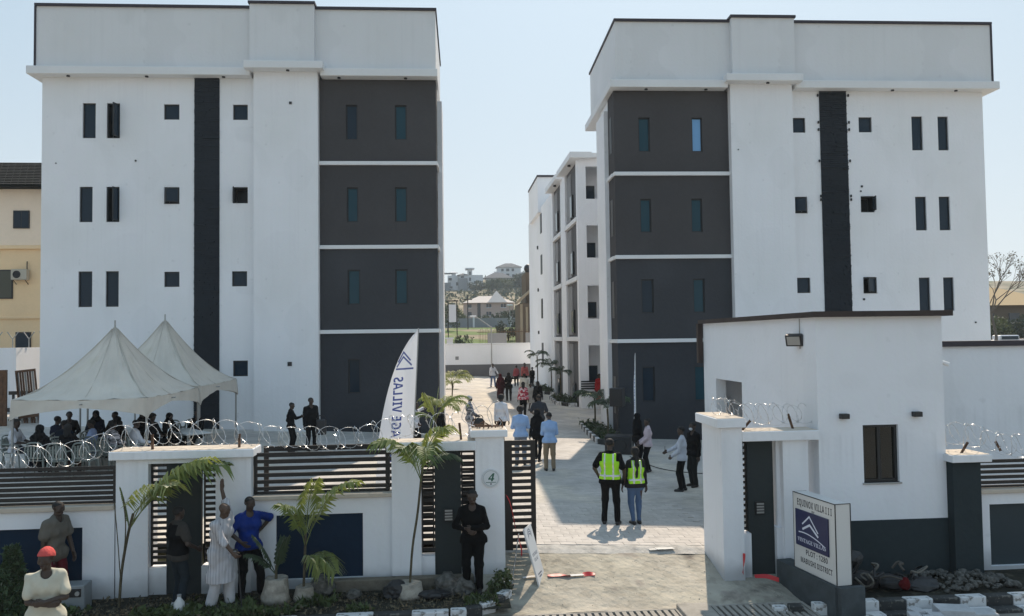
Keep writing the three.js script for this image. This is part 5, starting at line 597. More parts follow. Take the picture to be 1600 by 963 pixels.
function makeChair(label) {
  const t = thing('plastic_chair', label, 'chair', [0, 0, 0], 0, 'plastic chairs under the tents');
  part(t, 'seat', rbx(-0.21, 0.21, 0.42, 0.445, -0.2, 0.22, 0.012), chairM);
  const bk = []; for (let i = -2; i <= 2; i++) bk.push(rbx(i * 0.075 - 0.026, i * 0.075 + 0.026, 0.5, 0.84 - Math.abs(i) * 0.012, -0.235, -0.22, 0.006)); bk.push(tube([[-0.21, 0.44, -0.2], [-0.225, 0.7, -0.23], [-0.16, 0.86, -0.245], [0, 0.89, -0.25], [0.16, 0.86, -0.245], [0.225, 0.7, -0.23], [0.21, 0.44, -0.2]], 0.022, 30, 6), rbx(-0.18, 0.18, 0.48, 0.53, -0.235, -0.215, 0.008)); part(t, 'backrest', bk, chairM);
  for (const [a, b] of [[-1, 1], [1, 1], [-1, -1], [1, -1]]) part(t, 'leg', rod([a * 0.24, 0, b * 0.24], [a * 0.2, 0.43, b * 0.18], 0.018, 6, 0.026), chairM);
  for (const a of [-1, 1]) part(t, 'armrest', tube([[a * 0.22, 0.68, -0.22], [a * 0.26, 0.66, 0.05], [a * 0.26, 0.62, 0.2], [a * 0.22, 0.44, 0.2]], 0.02, 14, 6), chairM);
  return t;
}
const chair0 = makeChair('grey-green plastic armchair under the tents'); let chairUsed = false;
function chairAt(x, z, ry, label) { let c = chair0; if (chairUsed) { c = chair0.clone(); c.name = numbered('plastic_chair'); scene.add(c); } chairUsed = true; c.userData = { ...chair0.userData, label }; c.position.set(x, gy(x, z) + 0.005, z); c.rotation.y = ry; return c; }
chairAt(-12.35, -22.8, 1.3, 'plastic chair outside the tent left of the front corner pole'); chairAt(-11.5, -22.4, 1.6, 'plastic chair carrying the white-shirted person at the left tent corner'); chairAt(-10.85, -23.2, -2.4, 'empty plastic chair turned away beside the left tent corner');
[[-10.3, -21.2, 3.1], [-9.75, -21.1, 3.2], [-9.2, -21.3, 3.0], [-10.25, -22.4, 3.0], [-9.6, -22.5, 3.2], [-9.0, -22.3, 2.6], [-8.5, -22.7, 2.2], [-10.1, -23.8, 3.1], [-9.4, -24.0, 3.0]].forEach(([x, z, r], i) => chairAt(x, z, r, 'plastic chair under the front tent, ' + ['left one of the three nearest the fence', 'middle one of the three nearest the fence', 'right one of the three nearest the fence', 'leftmost of the second row', 'second from left in the second row', 'third from left in the second row', 'rightmost of the second row by the pole', 'left one at the back', 'right one at the back'][i]));
chairAt(-8.72, -26.6, 0.6, 'plastic chair beside the two dark-haired people near the tent middle'); chairAt(-8.35, -27.0, 0.1, 'plastic chair behind the table at the rear tent'); 
{ const t = thing('table', 'white plastic table at the right edge of the tents', 'table', [-7.9, gy(-8, -25.5), -25.2], -0.9); part(t, 'tabletop', rbx(-0.9, 0.9, 0.7, 0.74, -0.38, 0.38, 0.015), M([0.55, 0.55, 0.54])); for (const [a, b] of [[-0.8, -0.3], [0.8, -0.3], [-0.8, 0.3], [0.8, 0.3]]) part(t, 'leg', rod([a, 0, b], [a, 0.7, b], 0.025), MAT.steel); }

// ---------- palms and shrubs ----------
const palmM = [leafM([0.15, 0.21, 0.04], 0.5), leafM([0.25, 0.29, 0.06], 0.55), leafM([0.045, 0.075, 0.028], 0.35)], stemM = M([0.09, 0.075, 0.05], { map: mottle([0.10, 0.085, 0.055], 0.5, 0.3, 251, 6, 128) });
function frond(p, dir, len, droop, r, w = 0.22, n = 26) { // arching rachis with a row of leaflets on both sides
  const P = [], d = V(...dir).normalize(), q = V(...p); let c = q.clone(), v = d.clone(); const k = 14; for (let i = 0; i <= k; i++) { P.push(c.clone()); v.y -= droop / k * (0.4 + i / k * 1.3); v.normalize(); c = c.clone().addScaledVector(v, len / k); }
  const crv = new THREE.CatmullRomCurve3(P), g = [new THREE.TubeGeometry(crv, 20, 0.009, 5)], pos = [], nor = [], uv = [];
  const push = (a, b, e) => { const m = b.clone().sub(a).cross(e.clone().sub(a)).normalize(); for (const t of [a, b, e]) { pos.push(t.x, t.y, t.z); nor.push(m.x, m.y, m.z); uv.push(t.x, t.y); } };
  for (let i = 2; i < n; i++) for (const s of [-1, 1]) { const u = 0.12 + 0.87 * i / n, o = crv.getPoint(u), t = crv.getTangent(u), up = V(0, 1, 0), side = t.clone().cross(up).normalize().multiplyScalar(s), L = w * len * (0.45 + 0.8 * Math.sin(Math.PI * Math.min(1, 0.18 + u * 0.8))) * (0.85 + 0.3 * r()), wd = 0.022 + 0.014 * r(); const out = side.clone().addScaledVector(t, 0.75 + 0.3 * r()).addScaledVector(up, 0.28 - 0.2 * u).normalize(), nn = t.clone().multiplyScalar(wd); const m = o.clone().addScaledVector(out, L * 0.5).addScaledVector(up, 0.015), e = o.clone().addScaledVector(out, L).addScaledVector(up, -L * (0.32 + 0.3 * r())); push(o.clone(), m.clone().sub(nn), m.clone().add(nn)); push(m.clone().sub(nn), e, m.clone().add(nn)); }
  const l = new THREE.BufferGeometry(); l.setAttribute('position', new THREE.Float32BufferAttribute(pos, 3)); l.setAttribute('normal', new THREE.Float32BufferAttribute(nor, 3)); l.setAttribute('uv', new THREE.Float32BufferAttribute(uv, 2)); g.push(l); return g;
}
function palm(label, pos, trunkPts, fronds, seed, o = {}) {
  const r = rng(seed), t = thing(o.name || 'young_palm', label, 'palm', pos); if (trunkPts) part(t, 'trunk', [tube(trunkPts, o.tr || 0.022, 20, 7), ...(o.extra || [])], stemM);
  fronds.forEach(([p, d, L, dr, w, m]) => part(t, 'frond', frond(p, d, L, dr, r, w || 0.22, o.n || 26), palmM[m ?? (r() < 0.5 ? 0 : 1)], true)); return t;
}
function sack(label, x, z, w, h, seed, y = -0.36) { const pr = [[0, 0], [w * 1.15, 0.01], [w * 1.12, h * 0.3], [w * 0.95, h * 0.75], [w * 0.92, h * 0.97], [w * 0.8, h], [0, h * 0.92]].map((p) => new THREE.Vector2(...p)), g = new THREE.LatheGeometry(pr, 28), p = g.attributes.position; for (let i = 0; i < p.count; i++) { const X = p.getX(i), Y = p.getY(i), Z = p.getZ(i), k = 1 + 0.22 * (n3(X * 9 + 7, Y * 9 + 7, Z * 9 + 7, seed) - 0.5); p.setXYZ(i, X * k, Y + 0.03 * (n3(X * 14, 3, Z * 14, seed + 4) - 0.5) * (Y / h), Z * k); } g.computeVertexNormals(); return solo('planting_sack', g.translate(x, y, z), M([0.46, 0.42, 0.36], { map: mottle([0.33, 0.30, 0.255], 0.45, 0.4, 255 + seed, 6, 128), bumpMap: bumpWeave, bumpScale: 0.004 }), label, 'sack'); }
palm('tall young palm leaning right over the left gate block', [-5.28, -0.36, -13.45], [[0, 0, 0], [0.04, 0.6, 0], [0.14, 1.2, 0], [0.22, 1.5, 0.02]], [
  [[0.16, 1.25, 0.0], [0.62, 1.0, 0.1], 1.75, 1.0, 0.34, 1], [[0.2, 1.35, 0.02], [0.75, 1.0, -0.1], 1.75, 1.15, 0.36, 0], [[0.18, 1.3, 0], [0.5, 1.0, 0.4], 1.4, 1.3, 0.36, 1], [[0.16, 1.2, 0], [-0.12, 1, 0.1], 0.75, 0.6, 0.12, 0], [[0.22, 1.5, 0], [0.85, 1, 0], 1.4, 0.8, 0.3, 1]], 501, { extra: [tube([[0.02, 0.5, 0.01], [0.0, 1.0, 0.05], [-0.05, 1.7, 0.08]], 0.008, 10, 5), tube([[0.06, 0.7, 0], [0.12, 1.3, 0.06], [0.1, 1.75, 0.1]], 0.01, 10, 5)] });
sack('pale tied sack holding the dark palm seedling beside the man in blue', -2.78, -13.35, 0.2, 0.42, 1);
palm('small dark palm seedling in the pale sack', [-2.78, 0.0, -13.35], [[0, 0, 0], [0, 0.25, 0]], [[[0, 0.1, 0], [-0.4, 1, 0.1], 0.75, 0.6, 0.22, 2], [[0, 0.1, 0], [0.25, 1, 0.2], 0.7, 0.6, 0.22, 2], [[0, 0.1, 0], [0.1, 1, -0.2], 0.6, 0.4, 0.22, 2], [[0, 0.1, 0], [-0.8, 1, 0], 0.6, 0.9, 0.22, 2]], 502, { n: 20 });
sack('small torn sack at the foot of the palm before the navy panel', -2.33, -13.45, 0.17, 0.24, 2);
palm('young palm with arching fronds before the navy panel', [-2.36, -0.2, -13.45], [[0, 0, 0], [0.02, 0.5, 0], [0.04, 1.0, 0]], [[[0.03, 0.7, 0], [0.32, 1, 0.1], 1.5, 1.6, 0.3, 1], [[0.03, 0.75, 0], [0.06, 1, 0.05], 1.1, 1.9, 0.34, 1], [[0.03, 0.7, 0], [-0.15, 1, 0.2], 1.0, 1.8, 0.3, 0], [[0.02, 0.45, 0.02], [0.75, 0.75, 0.5], 0.8, 2.2, 0.36, 1], [[0.02, 0.45, 0.02], [0.45, 0.75, 0.6], 0.72, 2.3, 0.36, 1]], 503);
sack('pale sack at the foot of the palm before the right gate block', -0.62, -13.35, 0.2, 0.26, 3);
palm('tall thin palm before the slatted slit of the right gate block', [-0.62, -0.12, -13.4], [[0, 0, 0], [0.05, 0.6, 0], [0.13, 1.1, -0.02], [0.2, 1.7, -0.02], [0.28, 2.3, -0.02]], [[[0.2, 1.65, 0], [-0.35, 1, 0.1], 1.15, 2.0, 0.36, 0], [[0.2, 1.65, 0], [-0.15, 1, 0.3], 1.05, 2.0, 0.36, 0], [[0.24, 1.9, 0], [0.2, 1, 0.2], 1.0, 2.1, 0.34, 1], [[0.26, 2.1, 0], [0.2, 1, 0], 0.62, 0.4, 0.2, 1], [[0.22, 1.8, 0], [0.05, 1, 0.5], 1.15, 2.3, 0.34, 0], [[0.22, 1.75, 0], [0.55, 0.8, -0.2], 0.8, 1.8, 0.26, 2]], 504, { tr: 0.02 });
palm('bright young palm behind the right gate block at the courtyard edge', [-0.25, gy(0, -20), -18.4], [[0, 0, 0], [0, 1.2, 0], [0.02, 2.0, 0]], [[[0, 1.9, 0], [-0.3, 1, 0.2], 0.7, 0.5, 0.3, 1], [[0, 1.9, 0], [0.1, 1, 0], 0.75, 0.3, 0.3, 1], [[0, 1.9, 0], [0.5, 1, 0.1], 0.65, 0.8, 0.3, 1], [[0, 1.9, 0], [-0.9, 0.7, 0], 0.6, 1.0, 0.3, 0]], 505);
function fanPalm(label, x, z, h, R, n, seed, m, y) { const f = []; const r = rng(seed); for (let i = 0; i < n; i++) { const a = i / n * 6.28 + r() * 0.5; f.push([[0, h, 0], [Math.cos(a), 0.6 + r() * 0.9, Math.sin(a)], R * (0.8 + r() * 0.4), 1.4 + r() * 0.5, 0.26, m ?? (r() < 0.5 ? 0 : 1)]); } return palm(label, [x, y ?? gy(x, z), z], [[0, 0, 0], [0.02, h * 0.5, 0], [0, h, 0]], f, seed, { n: 18, tr: 0.04, name: 'garden_palm' }); }
fanPalm('sunlit bright palm by the corner of the left dark bay', -0.1, -28.6, 1.3, 1.0, 12, 511, 1); fanPalm('low bright palm further along the left building edge', 0.4, -50, 0.9, 1.5, 11, 512, 1); fanPalm('low yellow-green plant near the rear wall on the left', 0.5, -56, 0.3, 0.9, 9, 513, 1);
fanPalm('slim palm in the farthest kerbed bed by the white block', 6.6, -57, 2.4, 0.95, 9, 514, 2); fanPalm('bushy palm in the far kerbed bed before the grey bays', 7.2, -54, 1.8, 1.2, 12, 515, 2); fanPalm('small palm in the middle kerbed bed before the grey bays', 6.9, -47.5, 1.7, 0.9, 9, 516, 2);
fanPalm('dark palm in the near kerbed bed by the right dark bay', 6.35, -31.0, 1.2, 1.0, 12, 517, 2); fanPalm('low palm at the back of the near kerbed bed', 6.5, -34.5, 1.3, 1.0, 12, 518, 2);
// kerbed beds along the right side
function bed(label, pts, seed) {
  const t = thing('planting_bed', label, 'planting bed'), sh = new THREE.Shape(pts.map((p) => new THREE.Vector2(p[0], -p[1]))), g = new THREE.ShapeGeometry(sh).rotateX(-Math.PI / 2), p = g.attributes.position; for (let i = 0; i < p.count; i++) p.setY(i, gy(p.getX(i), p.getZ(i)) + 0.12); g.computeVertexNormals(); part(t, 'soil', g, M([0.06, 0.055, 0.04], { map: mottle([0.07, 0.062, 0.045], 0.5, 0.8, 261, 6, 128) }));
  let n = 0; const ks = new Map(); const kg = (L) => { const q = Math.round(L * 100); if (!ks.has(q)) ks.set(q, shape(rbx(-L / 2 + 0.01, L / 2 - 0.01, -0.1, 0.2, -0.07, 0.07, 0.02))); return ks.get(q); };
  for (let i = 0; i < pts.length - 1; i++) { const a = V(pts[i][0], 0, pts[i][1]), b = V(pts[i + 1][0], 0, pts[i + 1][1]), L = a.distanceTo(b), k = Math.max(1, Math.round(L / 0.5)); for (let j = 0; j < k; j++) { const c = a.clone().lerp(b, (j + 0.5) / k), m = new THREE.Mesh(kg(L / k), n++ % 2 ? MAT.kerbBlack : MAT.kerbWhite); m.name = 'kerb_stone'; m.position.set(c.x, gy(c.x, c.z), c.z); m.rotation.y = -Math.atan2(b.z - a.z, b.x - a.x); m.castShadow = m.receiveShadow = true; t.add(m); } }
  const r = rng(seed), xs = pts.map((q) => q[0]), zs = pts.map((q) => q[1]); const lo = [Math.min(...xs), Math.min(...zs)], hi = [Math.max(...xs), Math.max(...zs)]; tag(part(t, 'ground_cover', leafGeo(0.12, 900, r, (q) => { const x = lerp(lo[0] + 0.2, hi[0] - 0.1, q()), z = lerp(lo[1] + 0.3, hi[1] - 0.3, q()); return V(x, gy(x, z) + 0.12 + q() * q() * 0.3, z); }), leafMats[0], true), null, null, null, 'stuff');
}
bed('kerbed planting bed by the corner of the right dark bay', [[6.9, -35.6], [6.0, -35.0], [5.85, -33.0], [5.7, -29.6], [6.3, -28.7], [6.9, -28.7]], 1); bed('kerbed planting bed in the middle of the right side', [[7.4, -50], [6.5, -49.6], [6.35, -45.6], [6.9, -44.6], [7.9, -44.6]], 2); bed('farthest kerbed planting bed on the right side', [[7.4, -58.5], [6.3, -58], [6.25, -53.2], [7.3, -52.4]], 3);
{ const w = thing('balcony_wall', 'low slatted garden wall below the open balconies', 'wall', [7.5, -0.2, -43.8]); part(w, 'wall_face', bx(0, 2.2, 0, 1.15, 0, 0.2), MAT.trimWhite); for (let i = 0; i < 4; i++) part(w, 'slat', bx(0, 2.2, 1.2 + i * 0.13, 1.28 + i * 0.13, 0.05, 0.1), MAT.fence); }
{ // cypress shrub and seedlings at the bottom left
  const r = rng(521), t = thing('cypress_shrub', 'dark green conical shrub before the navy panel at the left edge', 'shrub', [-6.75, -0.36, -13.1]); part(t, 'trunk', rod([0, 0, 0], [0, 0.5, 0], 0.03), stemM); part(t, 'crown', leafGeo(0.07, 5200, r, (q) => { const h = Math.pow(q(), 0.8), a = q() * 6.28, k = (1 - h * 0.75) * 0.33 * (0.72 + 0.4 * n3(Math.cos(a) * 3 + 9, h * 5, Math.sin(a) * 3 + 9, 5)) * Math.sqrt(0.35 + 0.65 * q()); return V(Math.cos(a) * k, 0.05 + h * 1.05, Math.sin(a) * k); }), leafM([0.04, 0.075, 0.02]), true);
  for (const [x, z, h, l] of [[-7.15, -12.95, 0.35, 'small dark bush left of the conical shrub'], [0.92, -13.35, 0.3, 'small green bush at the foot of the number pillar'], [0.75, -13.2, 0.18, 'low green plant before the man in the dark suit']]) { const q = thing('small_bush', l, 'bush', [x, -0.36, z]); part(q, 'stem', rod([0, 0, 0], [0, h * 0.5, 0], 0.012), stemM); part(q, 'foliage', leafGeo(0.06, 500, r, (f) => V((f() - 0.5) * h * 0.9, f() * h * 1.3, (f() - 0.5) * h * 0.9)), leafMats[1], true); }
  const W = [], rg = rng(533); // weeds and grass on the strip
  const g = leafGeo(0.10, 5200, rg, (q) => { let x, z; do { x = lerp(-8.5, 0.8, q()); z = lerp(-13.5, -12.75, Math.pow(q(), 0.6)); } while (fbm(x / 12 + 2, z / 12 + 3, 18, 3, 6) < 0.47); return V(x, -0.36 + q() * q() * 0.13, z); }); tag(part(scene, 'weeds', g, leafM([0.07, 0.10, 0.022]), true), 'patchy green weeds on the soil strip along the left wall', 'weeds', null, 'stuff');
  const g2 = leafGeo(0.05, 2500, rg, (q) => V(lerp(-8.5, 0.8, q()), -0.34 + q() * 0.05, lerp(-13.8, -12.7, q()))); tag(part(scene, 'dry_litter', g2, M([0.14, 0.115, 0.075], { side: THREE.DoubleSide }), true), 'dry leaf litter scattered over the soil strip', 'litter', null, 'stuff');
}
// ---------- people ----------
// field of tapered capsules joined by a smooth minimum, meshed by surface nets
function fieldMesh(prims, cell, post, k0 = 0.03) {
  let lo = [1e9, 1e9, 1e9], hi = [-1e9, -1e9, -1e9]; for (const p of prims) for (let q = 0; q < 3; q++) { lo[q] = Math.min(lo[q], p.a[q] - p.ra, p.b[q] - p.rb); hi[q] = Math.max(hi[q], p.a[q] + p.ra, p.b[q] + p.rb); }
  const n = [0, 0, 0]; for (let q = 0; q < 3; q++) { lo[q] -= cell * 3; n[q] = Math.ceil((hi[q] + cell * 3 - lo[q]) / cell) + 1; }
  const [nx, ny, nz] = n, F = new Float32Array(nx * ny * nz).fill(1);
  for (const p of prims) {
    const k = p.k ?? k0, m = k + cell * 2.5, bl = [], bh = []; for (let q = 0; q < 3; q++) { bl[q] = Math.max(0, Math.floor((Math.min(p.a[q] - p.ra, p.b[q] - p.rb) - m - lo[q]) / cell)); bh[q] = Math.min(n[q] - 1, Math.ceil((Math.max(p.a[q] + p.ra, p.b[q] + p.rb) + m - lo[q]) / cell)); }
    const dx = p.b[0] - p.a[0], dy = p.b[1] - p.a[1], dz = p.b[2] - p.a[2], L2 = dx * dx + dy * dy + dz * dz || 1e-9, sz = p.sz || 1;
    for (let z = bl[2]; z <= bh[2]; z++) for (let y = bl[1]; y <= bh[1]; y++) for (let x = bl[0]; x <= bh[0]; x++) {
      const X = lo[0] + x * cell - p.a[0], Y = lo[1] + y * cell - p.a[1], Z = lo[2] + z * cell - p.a[2]; let t = (X * dx + Y * dy + Z * dz) / L2; t = t < 0 ? 0 : t > 1 ? 1 : t; const ex = X - t * dx, ey = Y - t * dy, ez = (Z - t * dz) / sz;
      const d = Math.sqrt(ex * ex + ey * ey + ez * ez) - (p.ra + (p.rb - p.ra) * t), i = x + nx * (y + ny * z), f = F[i];
      if (p.sub) { if (-d > f) F[i] = -d; } else if (f >= 1) F[i] = d; else { const h = Math.max(k - Math.abs(f - d), 0) / (k || 1); F[i] = Math.min(f, d) - h * h * k * 0.25; }
    }
  }
  if (post) for (let z = 0, i = 0; z < nz; z++) for (let y = 0; y < ny; y++) for (let x = 0; x < nx; x++, i++) if (F[i] < 0.1) F[i] = post(lo[0] + x * cell, lo[1] + y * cell, lo[2] + z * cell, F[i]);
  const id = new Int32Array(F.length).fill(-1), pos = [], idx = [], st = [1, nx, nx * ny];
  for (let z = 0; z < nz - 1; z++) for (let y = 0; y < ny - 1; y++) for (let x = 0; x < nx - 1; x++) {
    const i = x + nx * (y + ny * z); let c = 0, sx = 0, sy = 0, sz = 0, m = 0; const f = [F[i], F[i + 1], F[i + nx], F[i + nx + 1], F[i + st[2]], F[i + st[2] + 1], F[i + st[2] + nx], F[i + st[2] + nx + 1]]; for (let q = 0; q < 8; q++) if (f[q] < 0) m |= 1 << q; if (m === 0 || m === 255) continue;
    const ed = (a, b, ax, ay, az, ux, uy, uz) => { if ((f[a] < 0) !== (f[b] < 0)) { const t = f[a] / (f[a] - f[b]); sx += ax + ux * t; sy += ay + uy * t; sz += az + uz * t; c++; } };
    ed(0, 1, 0, 0, 0, 1, 0, 0); ed(2, 3, 0, 1, 0, 1, 0, 0); ed(4, 5, 0, 0, 1, 1, 0, 0); ed(6, 7, 0, 1, 1, 1, 0, 0); ed(0, 2, 0, 0, 0, 0, 1, 0); ed(1, 3, 1, 0, 0, 0, 1, 0); ed(4, 6, 0, 0, 1, 0, 1, 0); ed(5, 7, 1, 0, 1, 0, 1, 0); ed(0, 4, 0, 0, 0, 0, 0, 1); ed(1, 5, 1, 0, 0, 0, 0, 1); ed(2, 6, 0, 1, 0, 0, 0, 1); ed(3, 7, 1, 1, 0, 0, 0, 1);
    id[i] = pos.length / 3; pos.push(lo[0] + (x + sx / c) * cell, lo[1] + (y + sy / c) * cell, lo[2] + (z + sz / c) * cell);
  }
  for (let z = 1; z < nz - 1; z++) for (let y = 1; y < ny - 1; y++) for (let x = 1; x < nx - 1; x++) { const i = x + nx * (y + ny * z), a = F[i] < 0; for (let q = 0; q < 3; q++) { if (a === (F[i + st[q]] < 0)) continue; const u = st[(q + 1) % 3], v = st[(q + 2) % 3], A = id[i], B = id[i - u], C = id[i - u - v], D = id[i - v]; if (A < 0 || B < 0 || C < 0 || D < 0) continue; if (a) idx.push(A, B, C, A, C, D); else idx.push(A, C, B, A, D, C); } }
  const g = new THREE.BufferGeometry(); g.setAttribute('position', new THREE.Float32BufferAttribute(pos, 3)); g.setIndex(idx); if (!pos.length) return null; g.computeVertexNormals();
  const uv = new Float32Array(pos.length / 3 * 2); for (let i = 0; i < pos.length / 3; i++) { uv[i * 2] = pos[i * 3] * 0.8 + pos[i * 3 + 2] * 0.8; uv[i * 2 + 1] = pos[i * 3 + 1]; } g.setAttribute('uv', new THREE.BufferAttribute(uv, 2)); return g;
}
const cap = (a, b, ra, rb = ra, k, o) => ({ a, b, ra, rb, k, ...o });
const add = (a, b, s = 1) => [a[0] + b[0] * s, a[1] + b[1] * s, a[2] + b[2] * s], sub = (a, b) => [a[0] - b[0], a[1] - b[1], a[2] - b[2]], mix = (a, b, t) => a.map((x, i) => x + (b[i] - x) * t), len = (a) => Math.hypot(...a), nrm = (a) => { const l = len(a) || 1; return a.map((x) => x / l); }, crs = (a, b) => [a[1] * b[2] - a[2] * b[1], a[2] * b[0] - a[0] * b[2], a[0] * b[1] - a[1] * b[0]], dot = (a, b) => a[0] * b[0] + a[1] * b[1] + a[2] * b[2];
function ik(A, T, l1, l2, pole) { let d = sub(T, A), L = Math.min(len(d), (l1 + l2) * 0.998); const u = nrm(d); const x = (l1 * l1 - l2 * l2 + L * L) / (2 * L), h = Math.sqrt(Math.max(0, l1 * l1 - x * x)); let p = sub(pole, u.map((c) => c * dot(pole, u))); p = nrm(p); return [add(add(A, u, x), p, h), add(A, u, L)]; }
function handPrims(W, dir, n, curl, s) { // palm, four unequal fingers, thumb on the side
  const d = nrm(dir); n = nrm(sub(n, d.map((c) => c * dot(n, d)))); const t = crs(n, d).map((c) => c * s), P = (a, b, c) => add(add(add(W, d, a), t, b), n, c), o = []; const Ls = [0.9, 1, 0.95, 0.75];
  for (let i = 0; i < 4; i++) { const off = 0.027 - 0.0185 * i, K = P(0.09 - 0.004 * Math.abs(i - 1), off, 0), c1 = curl * (0.9 + 0.1 * i), c2 = curl * 2; o.push(cap(P(0.005, off * 0.6, 0), K, 0.0155, 0.0125, 0.012)); const rot = (a) => add(d.map((x) => x * Math.cos(a)), n, Math.sin(a)); const M1 = add(K, rot(c1), 0.042 * Ls[i]), E = add(M1, rot(c2), 0.036 * Ls[i]); o.push(cap(K, M1, 0.0105, 0.0092, 0.004), cap(M1, E, 0.0092, 0.0076, 0.004)); }
  const T0 = P(0.022, 0.026, 0.004), T1 = P(0.05, 0.05, 0.012), T2 = P(0.078, 0.052, 0.02 + 0.02 * curl); o.push(cap(T0, T1, 0.0145, 0.0115, 0.008), cap(T1, T2, 0.011, 0.0085, 0.004)); return o;
}
const clothMap = mottle([0.92, 0.92, 0.92], 0.1, 0.5, 281, 6, 64, 3), cloths = {}; function cloth(c, o = {}) { const key = c.join() + (o.kind || ''); if (cloths[key]) return cloths[key]; let m; const sx = 0.6;
  if (o.kind === 'stripes') m = M(c, { map: tex(256, (u, v) => { const s = (u * 24) % 1 < 0.4 ? 0.42 : 1; return c.map((x, i) => toS(x * (s + (i === 2 ? 0.06 * (1 - s) : 0)))); }, true, sx) });
  else if (o.kind === 'print') m = M(c, { map: tex(256, (u, v) => { const n = fbm(u, v, 14, 3, 271), k = n > 0.54 ? [0.55, 0.5, 0.52] : n < 0.42 ? c.map((x) => x * 0.45) : c; return k.map(toS); }, true, sx) });
  else { m = M(c, { bumpMap: bumpWeave, bumpScale: 0.002 }); m.map = clothMap; } m.roughness = 0.92; m.side = THREE.DoubleSide; return cloths[key] = m; }
const skinM = [[0.048, 0.028, 0.019], [0.075, 0.043, 0.028], [0.046, 0.028, 0.02]].map((c) => M(c, { roughness: 0.55 })), hairM = M([0.008, 0.007, 0.007], { roughness: 0.8 }), eyeW = M([0.45, 0.42, 0.38], { roughness: 0.3 });
const shoeM = M([0.015, 0.013, 0.012], { roughness: 0.5 }), shoeLight = M([0.4, 0.4, 0.4]), stripM = M([0.6, 0.62, 0.62], { roughness: 0.25, metalness: 0.4 });
function person(o) {
  const h = o.h || 1.72, S = h / 1.75, Z = o.z, dist = -Z, near = o.near || 0; const t = thing('person', o.label, 'person', [o.x, (o.y ?? standY(o.x, Z)), Z], o.face || 0);
  t.scale.setScalar(1); const w = (o.fem ? 0.88 : 1) * (o.wide || 1); const lean = o.lean || 0, sideL = o.side || 0, seat = o.seat;
  const P = seat ? [0, seat, 0] : [sideL * -0.0, 0.93 * S, 0]; const up = nrm([sideL, 1, lean]); const at = (yy, x = 0, z = 0) => add(add(P, up, yy * S), [x * S, 0, z * S]);
  const chest = at(0.36), neck = at(0.54), shL = at(0.468, 0.176 * w), shR = at(0.468, -0.176 * w); const headB = at(0.57, 0, 0.01 + lean * 0.03);
  const hipL = add(P, [0.092 * S * (o.fem ? 1.05 : 1), -0.02, 0]), hipR = add(P, [-0.092 * S * (o.fem ? 1.05 : 1), -0.02, 0]);
  const ft = o.feet || (seat ? [[0.12, 0.08, 0.42], [-0.12, 0.08, 0.42]] : [[0.11, 0.085, 0.03], [-0.11, 0.085, -0.02]]);
  const [kL, aL] = ik(hipL, ft[0].map((c, i) => c * (i === 1 ? 1 : S)), 0.418 * S, 0.416 * S, [0.12, 0, 1]), [kR, aR] = ik(hipR, ft[1].map((c, i) => c * (i === 1 ? 1 : S)), 0.418 * S, 0.416 * S, [-0.12, 0, 1]);
  const hd = o.hands || [[0.27, 0.82, 0.05], [-0.27, 0.82, 0.05]]; const hs = hd.map((q) => q.map((c) => c * S)); if (seat && !o.hands) { hs[0] = [0.14, seat + 0.16, 0.34]; hs[1] = [-0.14, seat + 0.16, 0.34]; }
  const pl = o.poles || [[0.5, -0.2, -0.8], [-0.5, -0.2, -0.8]]; const [eL, wL] = ik(shL, hs[0], 0.29 * S, 0.26 * S, pl[0]), [eR, wR] = ik(shR, hs[1], 0.29 * S, 0.26 * S, pl[1]);
  const cell = near ? 0.013 : dist < 22 ? 0.015 : dist < 34 ? 0.019 : 0.026; const f = (a) => a * S;
  const torso = (e) => [cap(hipL, hipR, f(0.102) * (o.fem ? 1.08 : 1) + e, f(0.102) * (o.fem ? 1.08 : 1) + e, 0.05), cap(at(0.14, -0.05 * w), at(0.14, 0.05 * w), f(0.098) * (o.belly || 1) + e, undefined, 0.06), cap(at(0.33, -0.085 * w), at(0.33, 0.085 * w), f(0.112) + e, undefined, 0.07), cap(at(0.45, -0.125 * w), at(0.45, 0.125 * w), f(0.064) + e, undefined, 0.05), cap(at(0.515, -0.03 * w), at(0.47, -0.14 * w), f(0.042) + e, undefined, 0.04), cap(at(0.515, 0.03 * w), at(0.47, 0.14 * w), f(0.042) + e, undefined, 0.04)];
  torso(0).forEach(() => 0); for (const q of torso(0)) if (q.rb === undefined) q.rb = q.ra;
  const fixr = (l) => l.map((q) => ({ ...q, rb: q.rb ?? q.ra }));
  const arm = (sh, e, wr, ee, until) => { const l = [cap(sh, until < 0.5 ? mix(sh, e, until * 2) : e, f(0.053) + ee, f(until < 0.5 ? 0.05 : 0.042) + ee * (until < 0.5 ? 1.5 : 1), 0.014)]; if (until > 0.5) l.push(cap(e, mix(e, wr, (until - 0.5) * 2), f(0.042) + ee, f(0.03) + ee, 0.012)); return l; };
  const leg = (hp, k, a, ee, until) => [cap(hp, k, f(0.086) + ee, f(0.06) + ee, 0.05), cap(k, mix(k, a, until), f(0.058) + ee, f(0.042) + ee * 1.3, 0.03)];
  const foot = (a, s, ee) => { const fd = o.footDir?.[s] ?? (s ? -0.15 : 0.15), dx = Math.sin(fd), dz = Math.cos(fd); return [cap(add(a, [-dx * 0.04, -0.038, -dz * 0.04]), add(a, [dx * 0.15 * S, -0.052, dz * 0.15 * S]), 0.036 + ee, 0.028 + ee, 0.02), cap(a, add(a, [0, -0.03, 0]), 0.036 + ee, 0.034 + ee, 0.02)]; };
